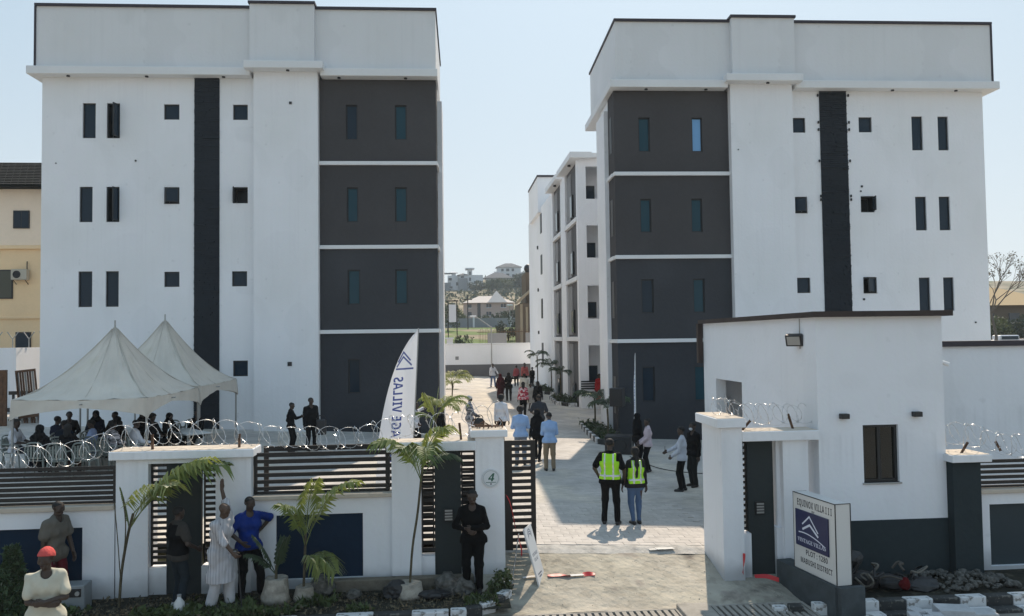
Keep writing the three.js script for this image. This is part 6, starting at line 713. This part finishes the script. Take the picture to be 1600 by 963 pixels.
  // head in its own finer grid
  const hy = o.headYaw || 0, hp = o.headPitch || 0, hr = o.headRoll || 0, rotH = (q) => { let [x, y, z] = q.map((c) => c * S * (o.headScale || 1)); let c = Math.cos(hp), s = Math.sin(hp); [y, z] = [y * c - z * s, y * s + z * c]; c = Math.cos(hr); s = Math.sin(hr); [x, y] = [x * c - y * s, x * s + y * c]; c = Math.cos(hy); s = Math.sin(hy); [x, z] = [x * c + z * s, -x * s + z * c]; return add(headB, [x, y, z]); };
  const H = (a, b, ra, rb, k = 0.02, oo) => cap(rotH(a), rotH(b), ra * S * (o.headScale || 1), (rb ?? ra) * S * (o.headScale || 1), k, oo);
  const skull = (e) => [H([0, 0.16, -0.018], [0, 0.158, 0.018], 0.079 + e, 0.073 + e, 0.03)];
  const face = [H([0, 0.13, 0.03], [0, 0.055, 0.052], 0.058, 0.036, 0.03), H([0, 0.135, 0.088], [0, 0.1, 0.1], 0.008, 0.014, 0.012), H([-0.012, 0.097, 0.09], [0.012, 0.097, 0.09], 0.011, undefined, 0.01), H([-0.03, 0.152, 0.074], [0.03, 0.152, 0.074], 0.016, undefined, 0.014), H([-0.018, 0.064, 0.082], [0.018, 0.064, 0.082], 0.011, undefined, 0.008), H([0, 0.035, 0.066], [0, 0.04, 0.06], 0.022, undefined, 0.02), H([0.078, 0.115, -0.005], [0.084, 0.145, -0.014], 0.012, 0.016, 0.008), H([-0.078, 0.115, -0.005], [-0.084, 0.145, -0.014], 0.012, 0.016, 0.008), H([0.03, 0.125, 0.06], [0.045, 0.1, 0.05], 0.03, 0.03, 0.02), H([-0.03, 0.125, 0.06], [-0.045, 0.1, 0.05], 0.03, 0.03, 0.02), cap(add(neck, up, -0.03), rotH([0, 0.07, -0.004]), f(0.058), f(0.052), 0.03)];
  const hcell = near ? 0.0048 : dist < 22 ? 0.0065 : dist < 34 ? 0.009 : 0.014;
  const geos = [fieldMesh([...fixr(torso(-0.004)), ...arm(shL, eL, wL, -0.001, 1), ...arm(shR, eR, wR, -0.001, 1), ...leg(hipL, kL, aL, -0.002, 1), ...leg(hipR, kR, aR, -0.002, 1), ...foot(aL, 0, -0.004), ...foot(aR, 1, -0.004), cap(at(0.48), neck, f(0.06), f(0.056), 0.05)], cell), fieldMesh([...skull(0), ...face], hcell)];
  const pn = o.palm || [[-1, 0, -0.2], [1, 0, -0.2]], cu = o.curl || [0.35, 0.35]; const hdL = o.handDir?.[0] || sub(wL, eL), hdR = o.handDir?.[1] || sub(wR, eR);
  const gc = near ? 0.0042 : dist < 22 ? 0.0052 : dist < 34 ? 0.007 : 0.011; const inf = dist > 34 ? 0.004 : 0.0015;
  for (const q of [handPrims(wL, hdL, pn[0], cu[0], 1), handPrims(wR, hdR, pn[1], cu[1], -1)]) geos.push(fieldMesh(q.map((p) => ({ ...p, a: p.a, ra: p.ra * S + inf, rb: p.rb * S + inf })), gc));
  const prep = geos.filter(Boolean).map((g) => { const q = g.toNonIndexed(); return q; }); part(t, 'body', mergeGeometries(prep), skinM[o.skin || 0], true);
  const fold = (amp, s) => (x, y, z, d) => d + amp * (n3(x * 9 + 40 + s, y * 6 + 40, z * 9 + 40, 7 + s) - 0.5) + amp * 0.6 * (n3(x * 21 + 40, y * 11 + 40 + s, z * 21 + 40, 9 + s) - 0.5);
  const sd = Math.floor(o.x * 37 + Z * 11) & 31, gar = (name, prims, mat, clip, amp = 0.012) => { const fo = fold(amp * (near ? 2.2 : dist < 22 ? 1.5 : 1), sd), g = fieldMesh(fixr(prims), cell, (x, y, z, d) => { const e = fo(x, y, z, d); return clip ? Math.max(e, clip(x, y, z)) : e; }); if (g) return part(t, name, g, mat, true); };
  // lower garment
  if (o.legs) { const top = seat ? P[1] + 0.1 : P[1] + 0.07 * S, loose = o.loose ?? 0.014; gar('trousers', [cap(hipL, hipR, f(0.108) * (o.fem ? 1.08 : 1) + 0.006, undefined, 0.05), cap(at(0.05, -0.05), at(0.05, 0.05), f(0.1) + 0.006, undefined, 0.05), ...leg(hipL, kL, aL, loose, 0.97), ...leg(hipR, kR, aR, loose, 0.97)], cloth(o.legs, { kind: o.legKind }), (x, y, z) => y - top, 0.014); }
  if (o.skirt) { const [c, hem, flare] = o.skirt; gar('skirt', [cap(P, mix(P, [(aL[0] + aR[0]) / 2, hem, (aL[2] + aR[2]) / 2], 1), f(0.15), f(flare || 0.2), 0.05), cap(hipL, hipR, f(0.115), undefined, 0.05), cap(kL, mix(kL, aL, 0.5), f(0.085), undefined, 0.08), cap(kR, mix(kR, aR, 0.5), f(0.085), undefined, 0.08)], cloth(c, { kind: o.skirtKind }), (x, y, z) => Math.max(hem - y, y - (P[1] + 0.1)), 0.02); }
  // upper garment
  if (o.top) { const hem = o.hem ?? (P[1] - 0.09 * S), u = o.sleeve ?? 1; gar('shirt', [...torso(0.019 + (o.baggy || 0)), cap(add(hipL, [0, -0.04, 0]), add(hipR, [0, -0.04, 0]), f(0.112) * (o.fem ? 1.08 : 1) + 0.022 + (o.baggy || 0), undefined, 0.05), ...(u > 0 ? [...arm(shL, eL, wL, 0.013 + (o.baggy || 0), u), ...arm(shR, eR, wR, 0.013 + (o.baggy || 0), u)] : []), cap(at(0.46), at(0.515), f(0.075), f(0.062), 0.05)], cloth(o.top, { kind: o.topKind }), (x, y, z) => Math.max(hem - y, 0.068 * S - Math.hypot(x - neck[0], (y - neck[1] + 0.012) * 0.9, z - neck[2] - 0.055)), 0.016); }
  if (o.gown) { const [c, hem] = o.gown; gar('gown', [...torso(0.022), ...arm(shL, eL, wL, 0.03, o.gownSleeve ?? 0.98), ...arm(shR, eR, wR, 0.03, o.gownSleeve ?? 0.98), cap(P, [(aL[0] + aR[0]) / 2, hem - 0.05, (aL[2] + aR[2]) / 2], f(0.15), f(0.235), 0.08), cap(hipL, mix(kL, aL, 0.4), f(0.12), f(0.11), 0.06), cap(hipR, mix(kR, aR, 0.4), f(0.12), f(0.11), 0.06)], cloth(c, { kind: o.gownKind }), (x, y, z) => hem - y, 0.024); }
  if (o.vest) { const body = (e) => [...torso(0.03 + e), cap(add(hipL, [0, 0.03, 0]), add(hipR, [0, 0.03, 0]), f(0.118) + 0.016 + e, undefined, 0.05)], hem = P[1] + 0.005, X = 0.165 * w * S, clip = (x, y, z) => Math.max(hem - y, Math.abs(x - up[0] * (y - P[1])) - X * (y > P[1] + 0.36 * S ? 0.86 : 1.3), y - (P[1] + 0.52 * S)); gar('vest', body(0), o.vestMat, clip, 0.012); const br = (x, y, z) => Math.max(clip(x, y, z), Math.min(Math.abs(Math.abs(x) - 0.085 * S) - 0.022, Math.abs(y - (hem + 0.075)) - 0.024)); if (!o.noStrip) gar('reflective_strip', body(0.004), stripM, br, 0.012); }
  if (o.shoes !== null) for (const [a, s] of [[aL, 0], [aR, 1]]) { const g = fieldMesh(foot(a, s, 0.007), Math.max(0.008, cell * 0.6), (x, y, z, d) => Math.max(d, (o.lift?.[s] || 0) + 0.004 - y, y - (a[1] + 0.0))); if (g) part(t, 'shoe', g, o.shoes || shoeM, true); }
  // hair or head cover
  const inv = (x, y, z) => { let q = sub([x, y, z], headB); let c = Math.cos(-hy), s = Math.sin(-hy); q = [q[0] * c + q[2] * s, q[1], -q[0] * s + q[2] * c]; c = Math.cos(-hr); s = Math.sin(-hr); q = [q[0] * c - q[1] * s, q[0] * s + q[1] * c, q[2]]; c = Math.cos(-hp); s = Math.sin(-hp); q = [q[0], q[1] * c - q[2] * s, q[1] * s + q[2] * c]; return q.map((v) => v / (S * (o.headScale || 1))); };
  const hat = (name, prims, mat, clip, amp = 0.004) => { const g = fieldMesh(prims, hcell, (x, y, z, d) => { const q = inv(x, y, z); return Math.max(d + amp * (n3(x * 60 + 40, y * 60 + 40, z * 60 + 40, 3) - 0.5), clip ? clip(...q) : -1); }); if (g) part(t, name, g, mat, true); };
  const hm = o.hairMat || hairM, style = o.hair || 'short', line = (k) => (x, y, z) => (0.15 + 0.62 * z + (z < 0 ? 0.15 * z : 0)) - y + k;
  if (style === 'short') hat('hair', skull(0.006), hm, line(0)); if (style === 'cropped') hat('hair', skull(0.0025), hm, line(0.004), 0.001);
  if (style === 'cap') hat('knit_cap', [...skull(0.014), H([0, 0.205, -0.02], [0, 0.205, 0.0], 0.055, undefined, 0.04)], o.hatMat, (x, y, z) => (0.156 + 0.28 * z) - y, 0.005);
  if (style === 'bun') hat('hair', [...skull(0.012), H([0, 0.2, -0.1], [0, 0.21, -0.1], 0.042, undefined, 0.02)], hm, line(-0.01)); if (style === 'afro') hat('hair', [...skull(0.03)], hm, line(-0.03), 0.012);
  if (style === 'long') hat('hair', [...skull(0.016), H([0, 0.12, -0.06], [0, -0.06, -0.075], 0.07, 0.06, 0.04), H([0.055, 0.12, -0.02], [0.06, -0.02, -0.04], 0.03, 0.03, 0.03), H([-0.055, 0.12, -0.02], [-0.06, -0.02, -0.04], 0.03, 0.03, 0.03)], hm, (x, y, z) => z > 0.03 ? (0.15 + 0.6 * z) - y : -1);
  if (style === 'braids') hat('hair', [...skull(0.012), H([0, 0.12, -0.07], [0.0, -0.15, -0.125], 0.05, 0.045, 0.04), H([0.0, -0.15, -0.125], [0.015, -0.42, -0.13], 0.045, 0.028, 0.03)], hm, (x, y, z) => z > 0.02 ? (0.15 + 0.6 * z) - y : -1, 0.012);
  if (style === 'hijab') hat('headscarf', [...skull(0.016), H([0, 0.1, -0.01], [0, 0.02, 0], 0.09, 0.085, 0.04), H([-0.07, -0.06, 0], [0.07, -0.06, 0], 0.1, undefined, 0.06), H([0, -0.05, -0.03], [0, -0.2, -0.06], 0.11, 0.09, 0.06)], cloth(o.scarf), (x, y, z) => 0.078 - Math.hypot(x * 1.25, y - 0.105, z - 0.115), 0.01);
  if (style === 'wrap') hat('headwrap', [...skull(0.02), H([0, 0.2, -0.06], [0, 0.215, -0.03], 0.07, undefined, 0.04)], cloth(o.scarf), (x, y, z) => (0.145 + 0.3 * z) - y, 0.012);
  if (near) { for (const s of [-1, 1]) { const e = part(t, 'eye', new THREE.SphereGeometry(0.0135 * S, 14, 10).translate(...rotH([s * 0.033, 0.127, 0.0775])), eyeW, true); part(e, 'pupil', new THREE.SphereGeometry(0.0075 * S, 10, 8).translate(...rotH([s * 0.033, 0.127, 0.0865])), hairM, true); } part(t, 'mouth', new THREE.SphereGeometry(0.012 * S, 12, 8).scale(1.9, 0.35, 0.5).translate(...sub(rotH([0, 0.066, 0.0925]), [0, 0, 0])), M([0.06, 0.02, 0.018]), true); }
  t.userData.joints = undefined; delete t.userData.joints; return { t, wL, wR, eL, eR, P, at };
}
const W = [0.66, 0.67, 0.72], BLK = [0.006, 0.006, 0.007], LBL = [0.30, 0.44, 0.68], away = Math.PI;
const R2 = Math.PI / 2;
// street front
person({ label: 'person in pale T-shirt and red knit cap, arms folded, nearest the camera', x: -5.19, z: -10.9, y: -0.5, h: 1.73, near: 1, face: 0.4, headScale: 1.1, top: [0.56, 0.53, 0.43], sleeve: 0.33, baggy: 0.004, hem: 0.82, legs: [0.03, 0.03, 0.03], hair: 'cap', hatMat: cloth([0.62, 0.10, 0.09]), hands: [[-0.01, 1.13, 0.23], [0.03, 1.08, 0.2]], poles: [[1, -0.4, -0.3], [-1, -0.4, -0.3]], handDir: [[-1, -0.1, 0.15], [1, 0.05, 0.15]], curl: [0.7, 0.6], palm: [[0, 0, -1], [0, 0, -1]], headPitch: 0.06, headYaw: -0.45, skin: 2, wide: 1.0, shoes: shoeM });
person({ label: 'person in grey T-shirt standing in profile against the left front wall', x: -6.32, z: -13.5, h: 1.70, near: 1, face: 1.25, top: [0.13, 0.118, 0.10], baggy: 0.014, sleeve: 0.34, hem: 0.68, legs: [0.10, 0.012, 0.018], hair: 'cropped', hands: [[0.22, 0.82, 0.2], [-0.26, 0.8, 0.02]], headPitch: 0.1, skin: 2, lean: 0.1 });
person({ label: 'person in grey shirt and black sleeveless top before the left grey door panel', x: -4.3, z: -13.25, y: -0.34, h: 1.62, near: 1, face: 2.4, top: [0.05, 0.046, 0.042], sleeve: 0.34, vest: 1, noStrip: 1, vestMat: cloth(BLK), legs: [0.02, 0.028, 0.035], hair: 'short', hands: [[0.24, 0.85, 0.15], [-0.2, 1.0, 0.25]], shoes: shoeLight, skin: 2 });
{ const p = person({ label: 'person in striped white gown, one arm raised, other hand on a cane', x: -3.62, z: -13.15, h: 1.66, near: 1, face: 1.15, gown: [[0.55, 0.54, 0.55], 0.42], gownKind: 'stripes', gownSleeve: 0.6, legs: [0.5, 0.5, 0.52], loose: 0.035, hair: 'bald', hands: [[0.2, 1.92, -0.12], [-0.1, 0.86, 0.42]], poles: [[0.8, 0, -0.4], [-0.6, -0.8, -0.4]], handDir: [[0.05, 1, 0], [0, -0.5, 0.8]], palm: [[0.1, 0, -1], [1, 0, 0]], curl: [0.05, 0.9], lean: 0.1, headPitch: 0.2, skin: 1, feet: [[0.1, 0.085, 0.12], [-0.1, 0.085, -0.08]] });
  const c = thing('walking_cane', 'dark walking cane held by the person in the striped gown', 'cane', [-3.62, standY(-3.6, -13.2), -13.15], 1.15); const k = p.wR; part(c, 'shaft', rod([k[0] + 0.02, 0, k[2] + 0.16], [k[0] + 0.02, k[1] + 0.01, k[2] + 0.07], 0.013), MAT.frame); part(c, 'handle', tube([[k[0] + 0.02, k[1], k[2] + 0.07], [k[0] + 0.02, k[1] + 0.05, k[2] + 0.06], [k[0] + 0.02, k[1] + 0.045, k[2] - 0.03]], 0.015, 10, 7), MAT.frame); }
person({ label: 'person in royal blue jersey and black trousers leaning on the white wall', x: -3.27, z: -13.6, h: 1.66, near: 1, face: 0.55, top: [0.01, 0.032, 0.19], sleeve: 0.42, legs: BLK, hair: 'cropped', hands: [[0.26, 1.1, -0.16], [-0.18, 1.0, 0.16]], poles: [[0.9, -0.3, -0.4], [-0.9, -0.3, -0.3]], headYaw: 0.25, headPitch: 0.12, skin: 2, feet: [[0.2, 0.085, 0.05], [-0.16, 0.085, 0.1]] });
person({ label: 'person in all-black clothes with folded hands before the number pillar', x: 0.43, z: -13.42, h: 1.70, near: 1, face: -0.15, top: [0.004, 0.004, 0.0045], legs: [0.004, 0.004, 0.0045], hair: 'cropped', hands: [[0.02, 1.12, 0.2], [-0.06, 1.08, 0.2]], poles: [[0.9, -0.6, 0], [-0.9, -0.6, 0]], palm: [[-0.3, 0, -1], [0.3, 0, -1]], curl: [0.7, 0.7], skin: 2, headPitch: 0.1 });
// hi-vis pair
const viz = M([0.34, 0.72, 0.02], { roughness: 0.8 }); viz.side = THREE.DoubleSide;
person({ label: 'taller person in bright green reflective vest and black trousers', x: 3.40, z: -16.45, h: 1.80, face: away - 0.35, top: BLK, sleeve: 0.4, vest: 1, vestMat: viz, legs: BLK, hair: 'short', hands: [[0.27, 0.98, 0.14], [-0.28, 0.92, 0.12]], headPitch: 0.15, headYaw: -0.2, feet: [[0.13, 0.085, 0.02], [-0.14, 0.085, 0.02]] });
person({ label: 'person with long braids in bright green reflective vest and blue jeans', x: 3.95, z: -16.5, h: 1.63, face: away + 0.1, fem: 1, top: [0.02, 0.02, 0.024], sleeve: 0.9, vest: 1, vestMat: viz, legs: [0.075, 0.13, 0.24], loose: 0.005, hair: 'braids', hands: [[0.27, 0.84, 0.12], [-0.27, 0.84, 0.06]], feet: [[0.07, 0.085, -0.02], [-0.08, 0.085, 0.02]] });
// courtyard
const crowd = [
  { label: 'person in light blue shirt and khaki trousers seen from behind in the sun', x: 3.02, z: -23.2, h: 1.72, face: away, top: LBL, legs: [0.24, 0.19, 0.13], hands: [[0.1, 1.05, 0.26], [-0.1, 1.05, 0.26]], headPitch: 0.3, lean: 0.06 },
  { label: 'person in light blue shirt and grey trousers seen through the gate slats', x: 2.26, z: -24.2, h: 1.80, face: away, top: LBL, legs: [0.16, 0.19, 0.24], hair: 'afro', hands: [[0.12, 1.1, 0.25], [-0.12, 1.1, 0.25]], headPitch: 0.2 },
  { label: 'person in all black striding between the two light blue shirts', x: 2.86, z: -24.9, h: 1.66, face: away - 0.3, fem: 1, top: BLK, legs: BLK, loose: 0.004, hair: 'hijab', scarf: BLK, feet: [[0.1, 0.085, 0.3], [-0.1, 0.1, -0.28]] },
  { label: 'person in charcoal polo shirt walking away in the middle of the courtyard', x: 3.47, z: -29.6, h: 1.80, face: away, top: [0.035, 0.04, 0.05], sleeve: 0.42, legs: [0.03, 0.033, 0.04], hands: [[0.2, 1.05, 0.24], [-0.2, 1.05, 0.24]], headPitch: 0.35, wide: 1.12 },
  { label: 'person in white shirt and black trousers walking behind the number pillar', x: 1.98, z: -28.6, h: 1.84, face: away - 0.6, top: W, legs: BLK, hair: 'afro', feet: [[0.1, 0.085, 0.3], [-0.1, 0.12, -0.25]] },
  { label: 'person with white headwrap in grey patterned dress and white trousers', x: 0.88, z: -29.6, h: 1.68, face: 1.9, fem: 1, top: [0.2, 0.22, 0.26], topKind: 'print', hem: 0.6, legs: [0.6, 0.6, 0.68], loose: 0.03, hair: 'wrap', scarf: [0.6, 0.57, 0.54], hands: [[0.2, 1.0, 0.25], [-0.2, 1.0, 0.25]] },
  { label: 'person in pink floral jacket and black trousers seen from behind', x: 3.79, z: -38.9, h: 1.70, face: away, fem: 1, top: [0.62, 0.08, 0.13], topKind: 'print', legs: BLK, hair: 'long', feet: [[0.1, 0.085, 0.15], [-0.06, 0.1, -0.15]] },
  { label: 'person with long black hair in black beside the pink jacket', x: 4.71, z: -40.6, h: 1.64, face: away, fem: 1, top: BLK, legs: BLK, hair: 'long' },
  { label: 'person in cream top seen from behind ahead of the pink jacket', x: 4.5, z: -45.4, h: 1.78, face: away, top: [0.55, 0.53, 0.47], legs: [0.4, 0.38, 0.34], wide: 1.1 },
  { label: 'person in dark red headscarf and robe in the middle distance', x: 3.25, z: -47.2, h: 1.63, face: away, fem: 1, gown: [[0.035, 0.008, 0.012], 0.15], hair: 'hijab', scarf: [0.06, 0.008, 0.014] },
  { label: 'person in black headscarf and clothes raising one arm', x: 3.75, z: -47.3, h: 1.70, face: away, fem: 1, top: BLK, hem: 0.55, legs: BLK, hair: 'hijab', scarf: BLK, hands: [[0.2, 0.9, 0.1], [-0.62, 1.55, 0.15]], poles: [[0.5, 0, -1], [-0.2, -1, -0.2]], wide: 1.15 },
  { label: 'person in white shirt and jeans walking alone near the rear wall', x: 3.48, z: -58.7, h: 1.75, face: 0.4, top: W, legs: [0.12, 0.17, 0.28], hands: [[0.34, 0.98, 0.2], [-0.25, 0.85, 0.05]], feet: [[0.12, 0.085, 0.15], [-0.1, 0.085, -0.12]] },
  { label: 'person in salmon shirt near the far corner of the courtyard', x: 5.86, z: -58.8, h: 1.85, face: 0.2, top: [0.45, 0.12, 0.11], legs: BLK }, { label: 'shorter person in dull pink beside the salmon shirt', x: 5.35, z: -60, h: 1.6, face: away, fem: 1, top: [0.3, 0.08, 0.09], legs: BLK },
  { label: 'person in black with white face mask near the white block', x: 6.31, z: -57.7, h: 1.6, face: -0.8, top: BLK, legs: BLK, hands: [[0.1, 1.05, 0.25], [-0.1, 1.05, 0.25]], mask: 1 },
  { label: 'small person in pale grey dress half hidden behind the pink jacket', x: 4.45, z: -41.8, h: 1.42, face: 0.6, fem: 1, gown: [[0.42, 0.40, 0.37], 0.4], hair: 'short' },
  { label: 'person in red dress standing by the open balcony wall', x: 8.45, z: -43.3, h: 1.72, y: 0.15, face: 0.2, fem: 1, gown: [[0.3, 0.02, 0.02], 0.3], hair: 'long' },
  { label: 'person in black facing the edge-on flag on the right', x: 5.98, z: -24.6, h: 1.62, face: 1.9, fem: 1, top: BLK, hem: 0.5, legs: BLK, hair: 'hijab', scarf: BLK },
  { label: 'person in pale pink shirt and black trousers standing in shade', x: 5.95, z: -23.2, h: 1.60, face: -1.7, top: [0.55, 0.46, 0.50], legs: BLK, hands: [[0.1, 0.95, 0.25], [-0.12, 0.98, 0.25]], feet: [[0.08, 0.085, 0.05], [-0.08, 0.085, -0.03]] },
  { label: 'person in white shirt holding a phone, right side of the courtyard', x: 6.1, z: -20.3, h: 1.68, face: -1.9, top: [0.52, 0.55, 0.62], legs: BLK, hands: [[0.1, 0.95, 0.25], [-0.15, 1.05, 0.38]], wide: 1.08, belly: 1.1, feet: [[0.12, 0.085, 0.04], [-0.1, 0.085, -0.04]] },
  { label: 'tall person in all black behind the white shirt, wearing a pale mask', x: 6.62, z: -20.95, h: 1.73, face: -1.2, top: BLK, legs: [0.02, 0.022, 0.022], mask: 1 },
  { label: 'person in black mostly hidden behind the right driveway pillar', x: 6.2, z: -18.0, h: 1.6, face: -1.5, top: BLK, legs: BLK, feet: [[0.1, 0.085, 0.2], [-0.1, 0.085, -0.15]] },
  { label: 'person in black looking at a phone before the left pilaster', x: -5.0, z: -26.3, h: 1.60, face: 1.6, top: BLK, legs: BLK, hair: 'cropped', hands: [[0.1, 1.22, 0.34], [-0.2, 0.95, 0.1]], headPitch: 0.15 },
  { label: 'broad person in black jacket carrying a dark bag before the dark bay', x: -4.42, z: -26.6, h: 1.75, face: 0.7, top: [0.008, 0.008, 0.009], legs: BLK, hair: 'cropped', wide: 1.15, belly: 1.15 },
  { label: 'person in white blouse half hidden behind the large flag', x: -1.02, z: -27.0, h: 1.63, face: 1.2, fem: 1, top: W, legs: BLK, hair: 'long', hands: [[0.2, 1.5, 0.25], [-0.22, 1.0, 0.15]] },
  { label: 'person in black with long hair by the sunlit palm', x: -0.16, z: -26.9, h: 1.50, face: -0.9, fem: 1, top: BLK, legs: BLK, hair: 'long' },
];
const maskM = M([0.55, 0.58, 0.62]);
for (const c of crowd) { const p = person(c); if (c.mask) part(p.t, 'face_mask', new THREE.SphereGeometry(0.06, 14, 10).scale(1, 0.75, 0.7).translate(p.at(0.63)[0], p.at(0.635)[1], 0.085), maskM, true); if (/phone/.test(c.label)) { const k = c.label.includes('holding') ? p.wR : p.wL; const ph = thing('phone', c.label.includes('holding') ? 'dark phone in the hand of the white shirt on the right' : 'dark phone held up by the person before the left pilaster', 'phone', p.t.position.toArray(), p.t.rotation.y); part(ph, 'case', rbx(k[0] - 0.035, k[0] + 0.035, k[1] - 0.02, k[1] + 0.12, k[2] + 0.07, k[2] + 0.08, 0.004), MAT.black); } }
// bags held
{ const b = thing('handbag', 'round black bag held by the person in the patterned dress', 'bag', [1.22, gy(1.2, -29.4) + 0.72, -29.35]); part(b, 'pouch', new THREE.SphereGeometry(0.2, 18, 14).scale(1, 1.05, 0.6), MAT.plasticBlack); part(b, 'strap', new THREE.TorusGeometry(0.14, 0.014, 6, 20, Math.PI).translate(0, 0.16, 0), MAT.black);
  const s = thing('shoulder_bag', 'large black bag hanging beside the broad person in black jacket', 'bag', [-4.05, gy(-4, -26.5) + 0.55, -26.4]); part(s, 'pouch', rbx(-0.16, 0.16, 0, 0.5, -0.1, 0.1, 0.05), MAT.plasticBlack); part(s, 'strap', new THREE.TorusGeometry(0.15, 0.015, 6, 20, Math.PI).translate(0, 0.48, 0), MAT.black); }
// seated and standing guests under the tents
[{ label: 'seated guest in white shirt and navy trousers at the left tent corner', x: -11.5, z: -22.4, face: 1.6, top: W, legs: [0.015, 0.022, 0.04], sleeve: 0.45 }, { label: 'seated guest in black headscarf nearest the fence under the tent', x: -10.3, z: -21.2, face: 3.0, top: BLK, gown: [BLK, 0.1], hair: 'hijab', scarf: BLK, fem: 1 }, { label: 'seated guest in navy clothes left of the tent centre', x: -10.25, z: -22.4, face: 3.1, top: [0.012, 0.02, 0.035], legs: BLK }, { label: 'seated guest in black under the middle of the front tent', x: -9.75, z: -21.5, face: 3.1, top: BLK, legs: [0.06, 0.03, 0.02], hair: 'long', fem: 1 }, { label: 'seated guest in light blue shirt under the front tent', x: -9.6, z: -22.6, face: -1.4, top: [0.36, 0.46, 0.72], legs: BLK }, { label: 'seated guest in grey patterned top under the front tent', x: -9.0, z: -22.4, face: 2.6, top: [0.24, 0.24, 0.25], topKind: 'print', legs: [0.2, 0.2, 0.2], fem: 1, hair: 'bun' }, { label: 'seated guest in white with blue trousers by the front tent pole', x: -8.55, z: -22.8, face: 2.2, top: W, legs: [0.02, 0.03, 0.14] }, { label: 'seated guest in black, left of the two close together beside the tent pole', x: -8.75, z: -24.6, face: 1.2, top: BLK, legs: BLK, hair: 'afro' }, { label: 'seated guest in black, right of the two close together beside the tent pole', x: -8.35, z: -24.9, face: 1.0, top: BLK, legs: BLK, hair: 'hijab', scarf: BLK, fem: 1 }, { label: 'seated guest in black at the table by the dark stone strip', x: -7.9, z: -26.2, face: -0.3, top: BLK, legs: BLK, skin: 1 }].concat([['seated guest in black at the back of the front tent, far left', -11.2, -24.8, 0.6], ['seated guest in dark blue at the back of the front tent, second from left', -10.6, -25.2, 0.2], ['seated guest in black at the back of the front tent, middle', -9.95, -25.0, -0.3], ['seated guest in brown-black at the back of the front tent, right of middle', -9.3, -25.4, 0.4], ['seated guest in black between the rows left of the tent centre', -10.9, -23.4, 2.6], ['seated guest in black headscarf between the rows right of the tent centre', -9.35, -23.6, 2.9]].map(([label, x, z, face], i) => ({ label, x, z, face, top: [[0.006, 0.006, 0.007], [0.008, 0.012, 0.03], [0.014, 0.009, 0.007]][i % 3], legs: BLK, hair: i % 2 ? 'hijab' : 'short', scarf: BLK }))).forEach((c) => person({ seat: 0.53, h: 1.7, headPitch: 0.1, ...c }));
renderer.render(scene, camera);
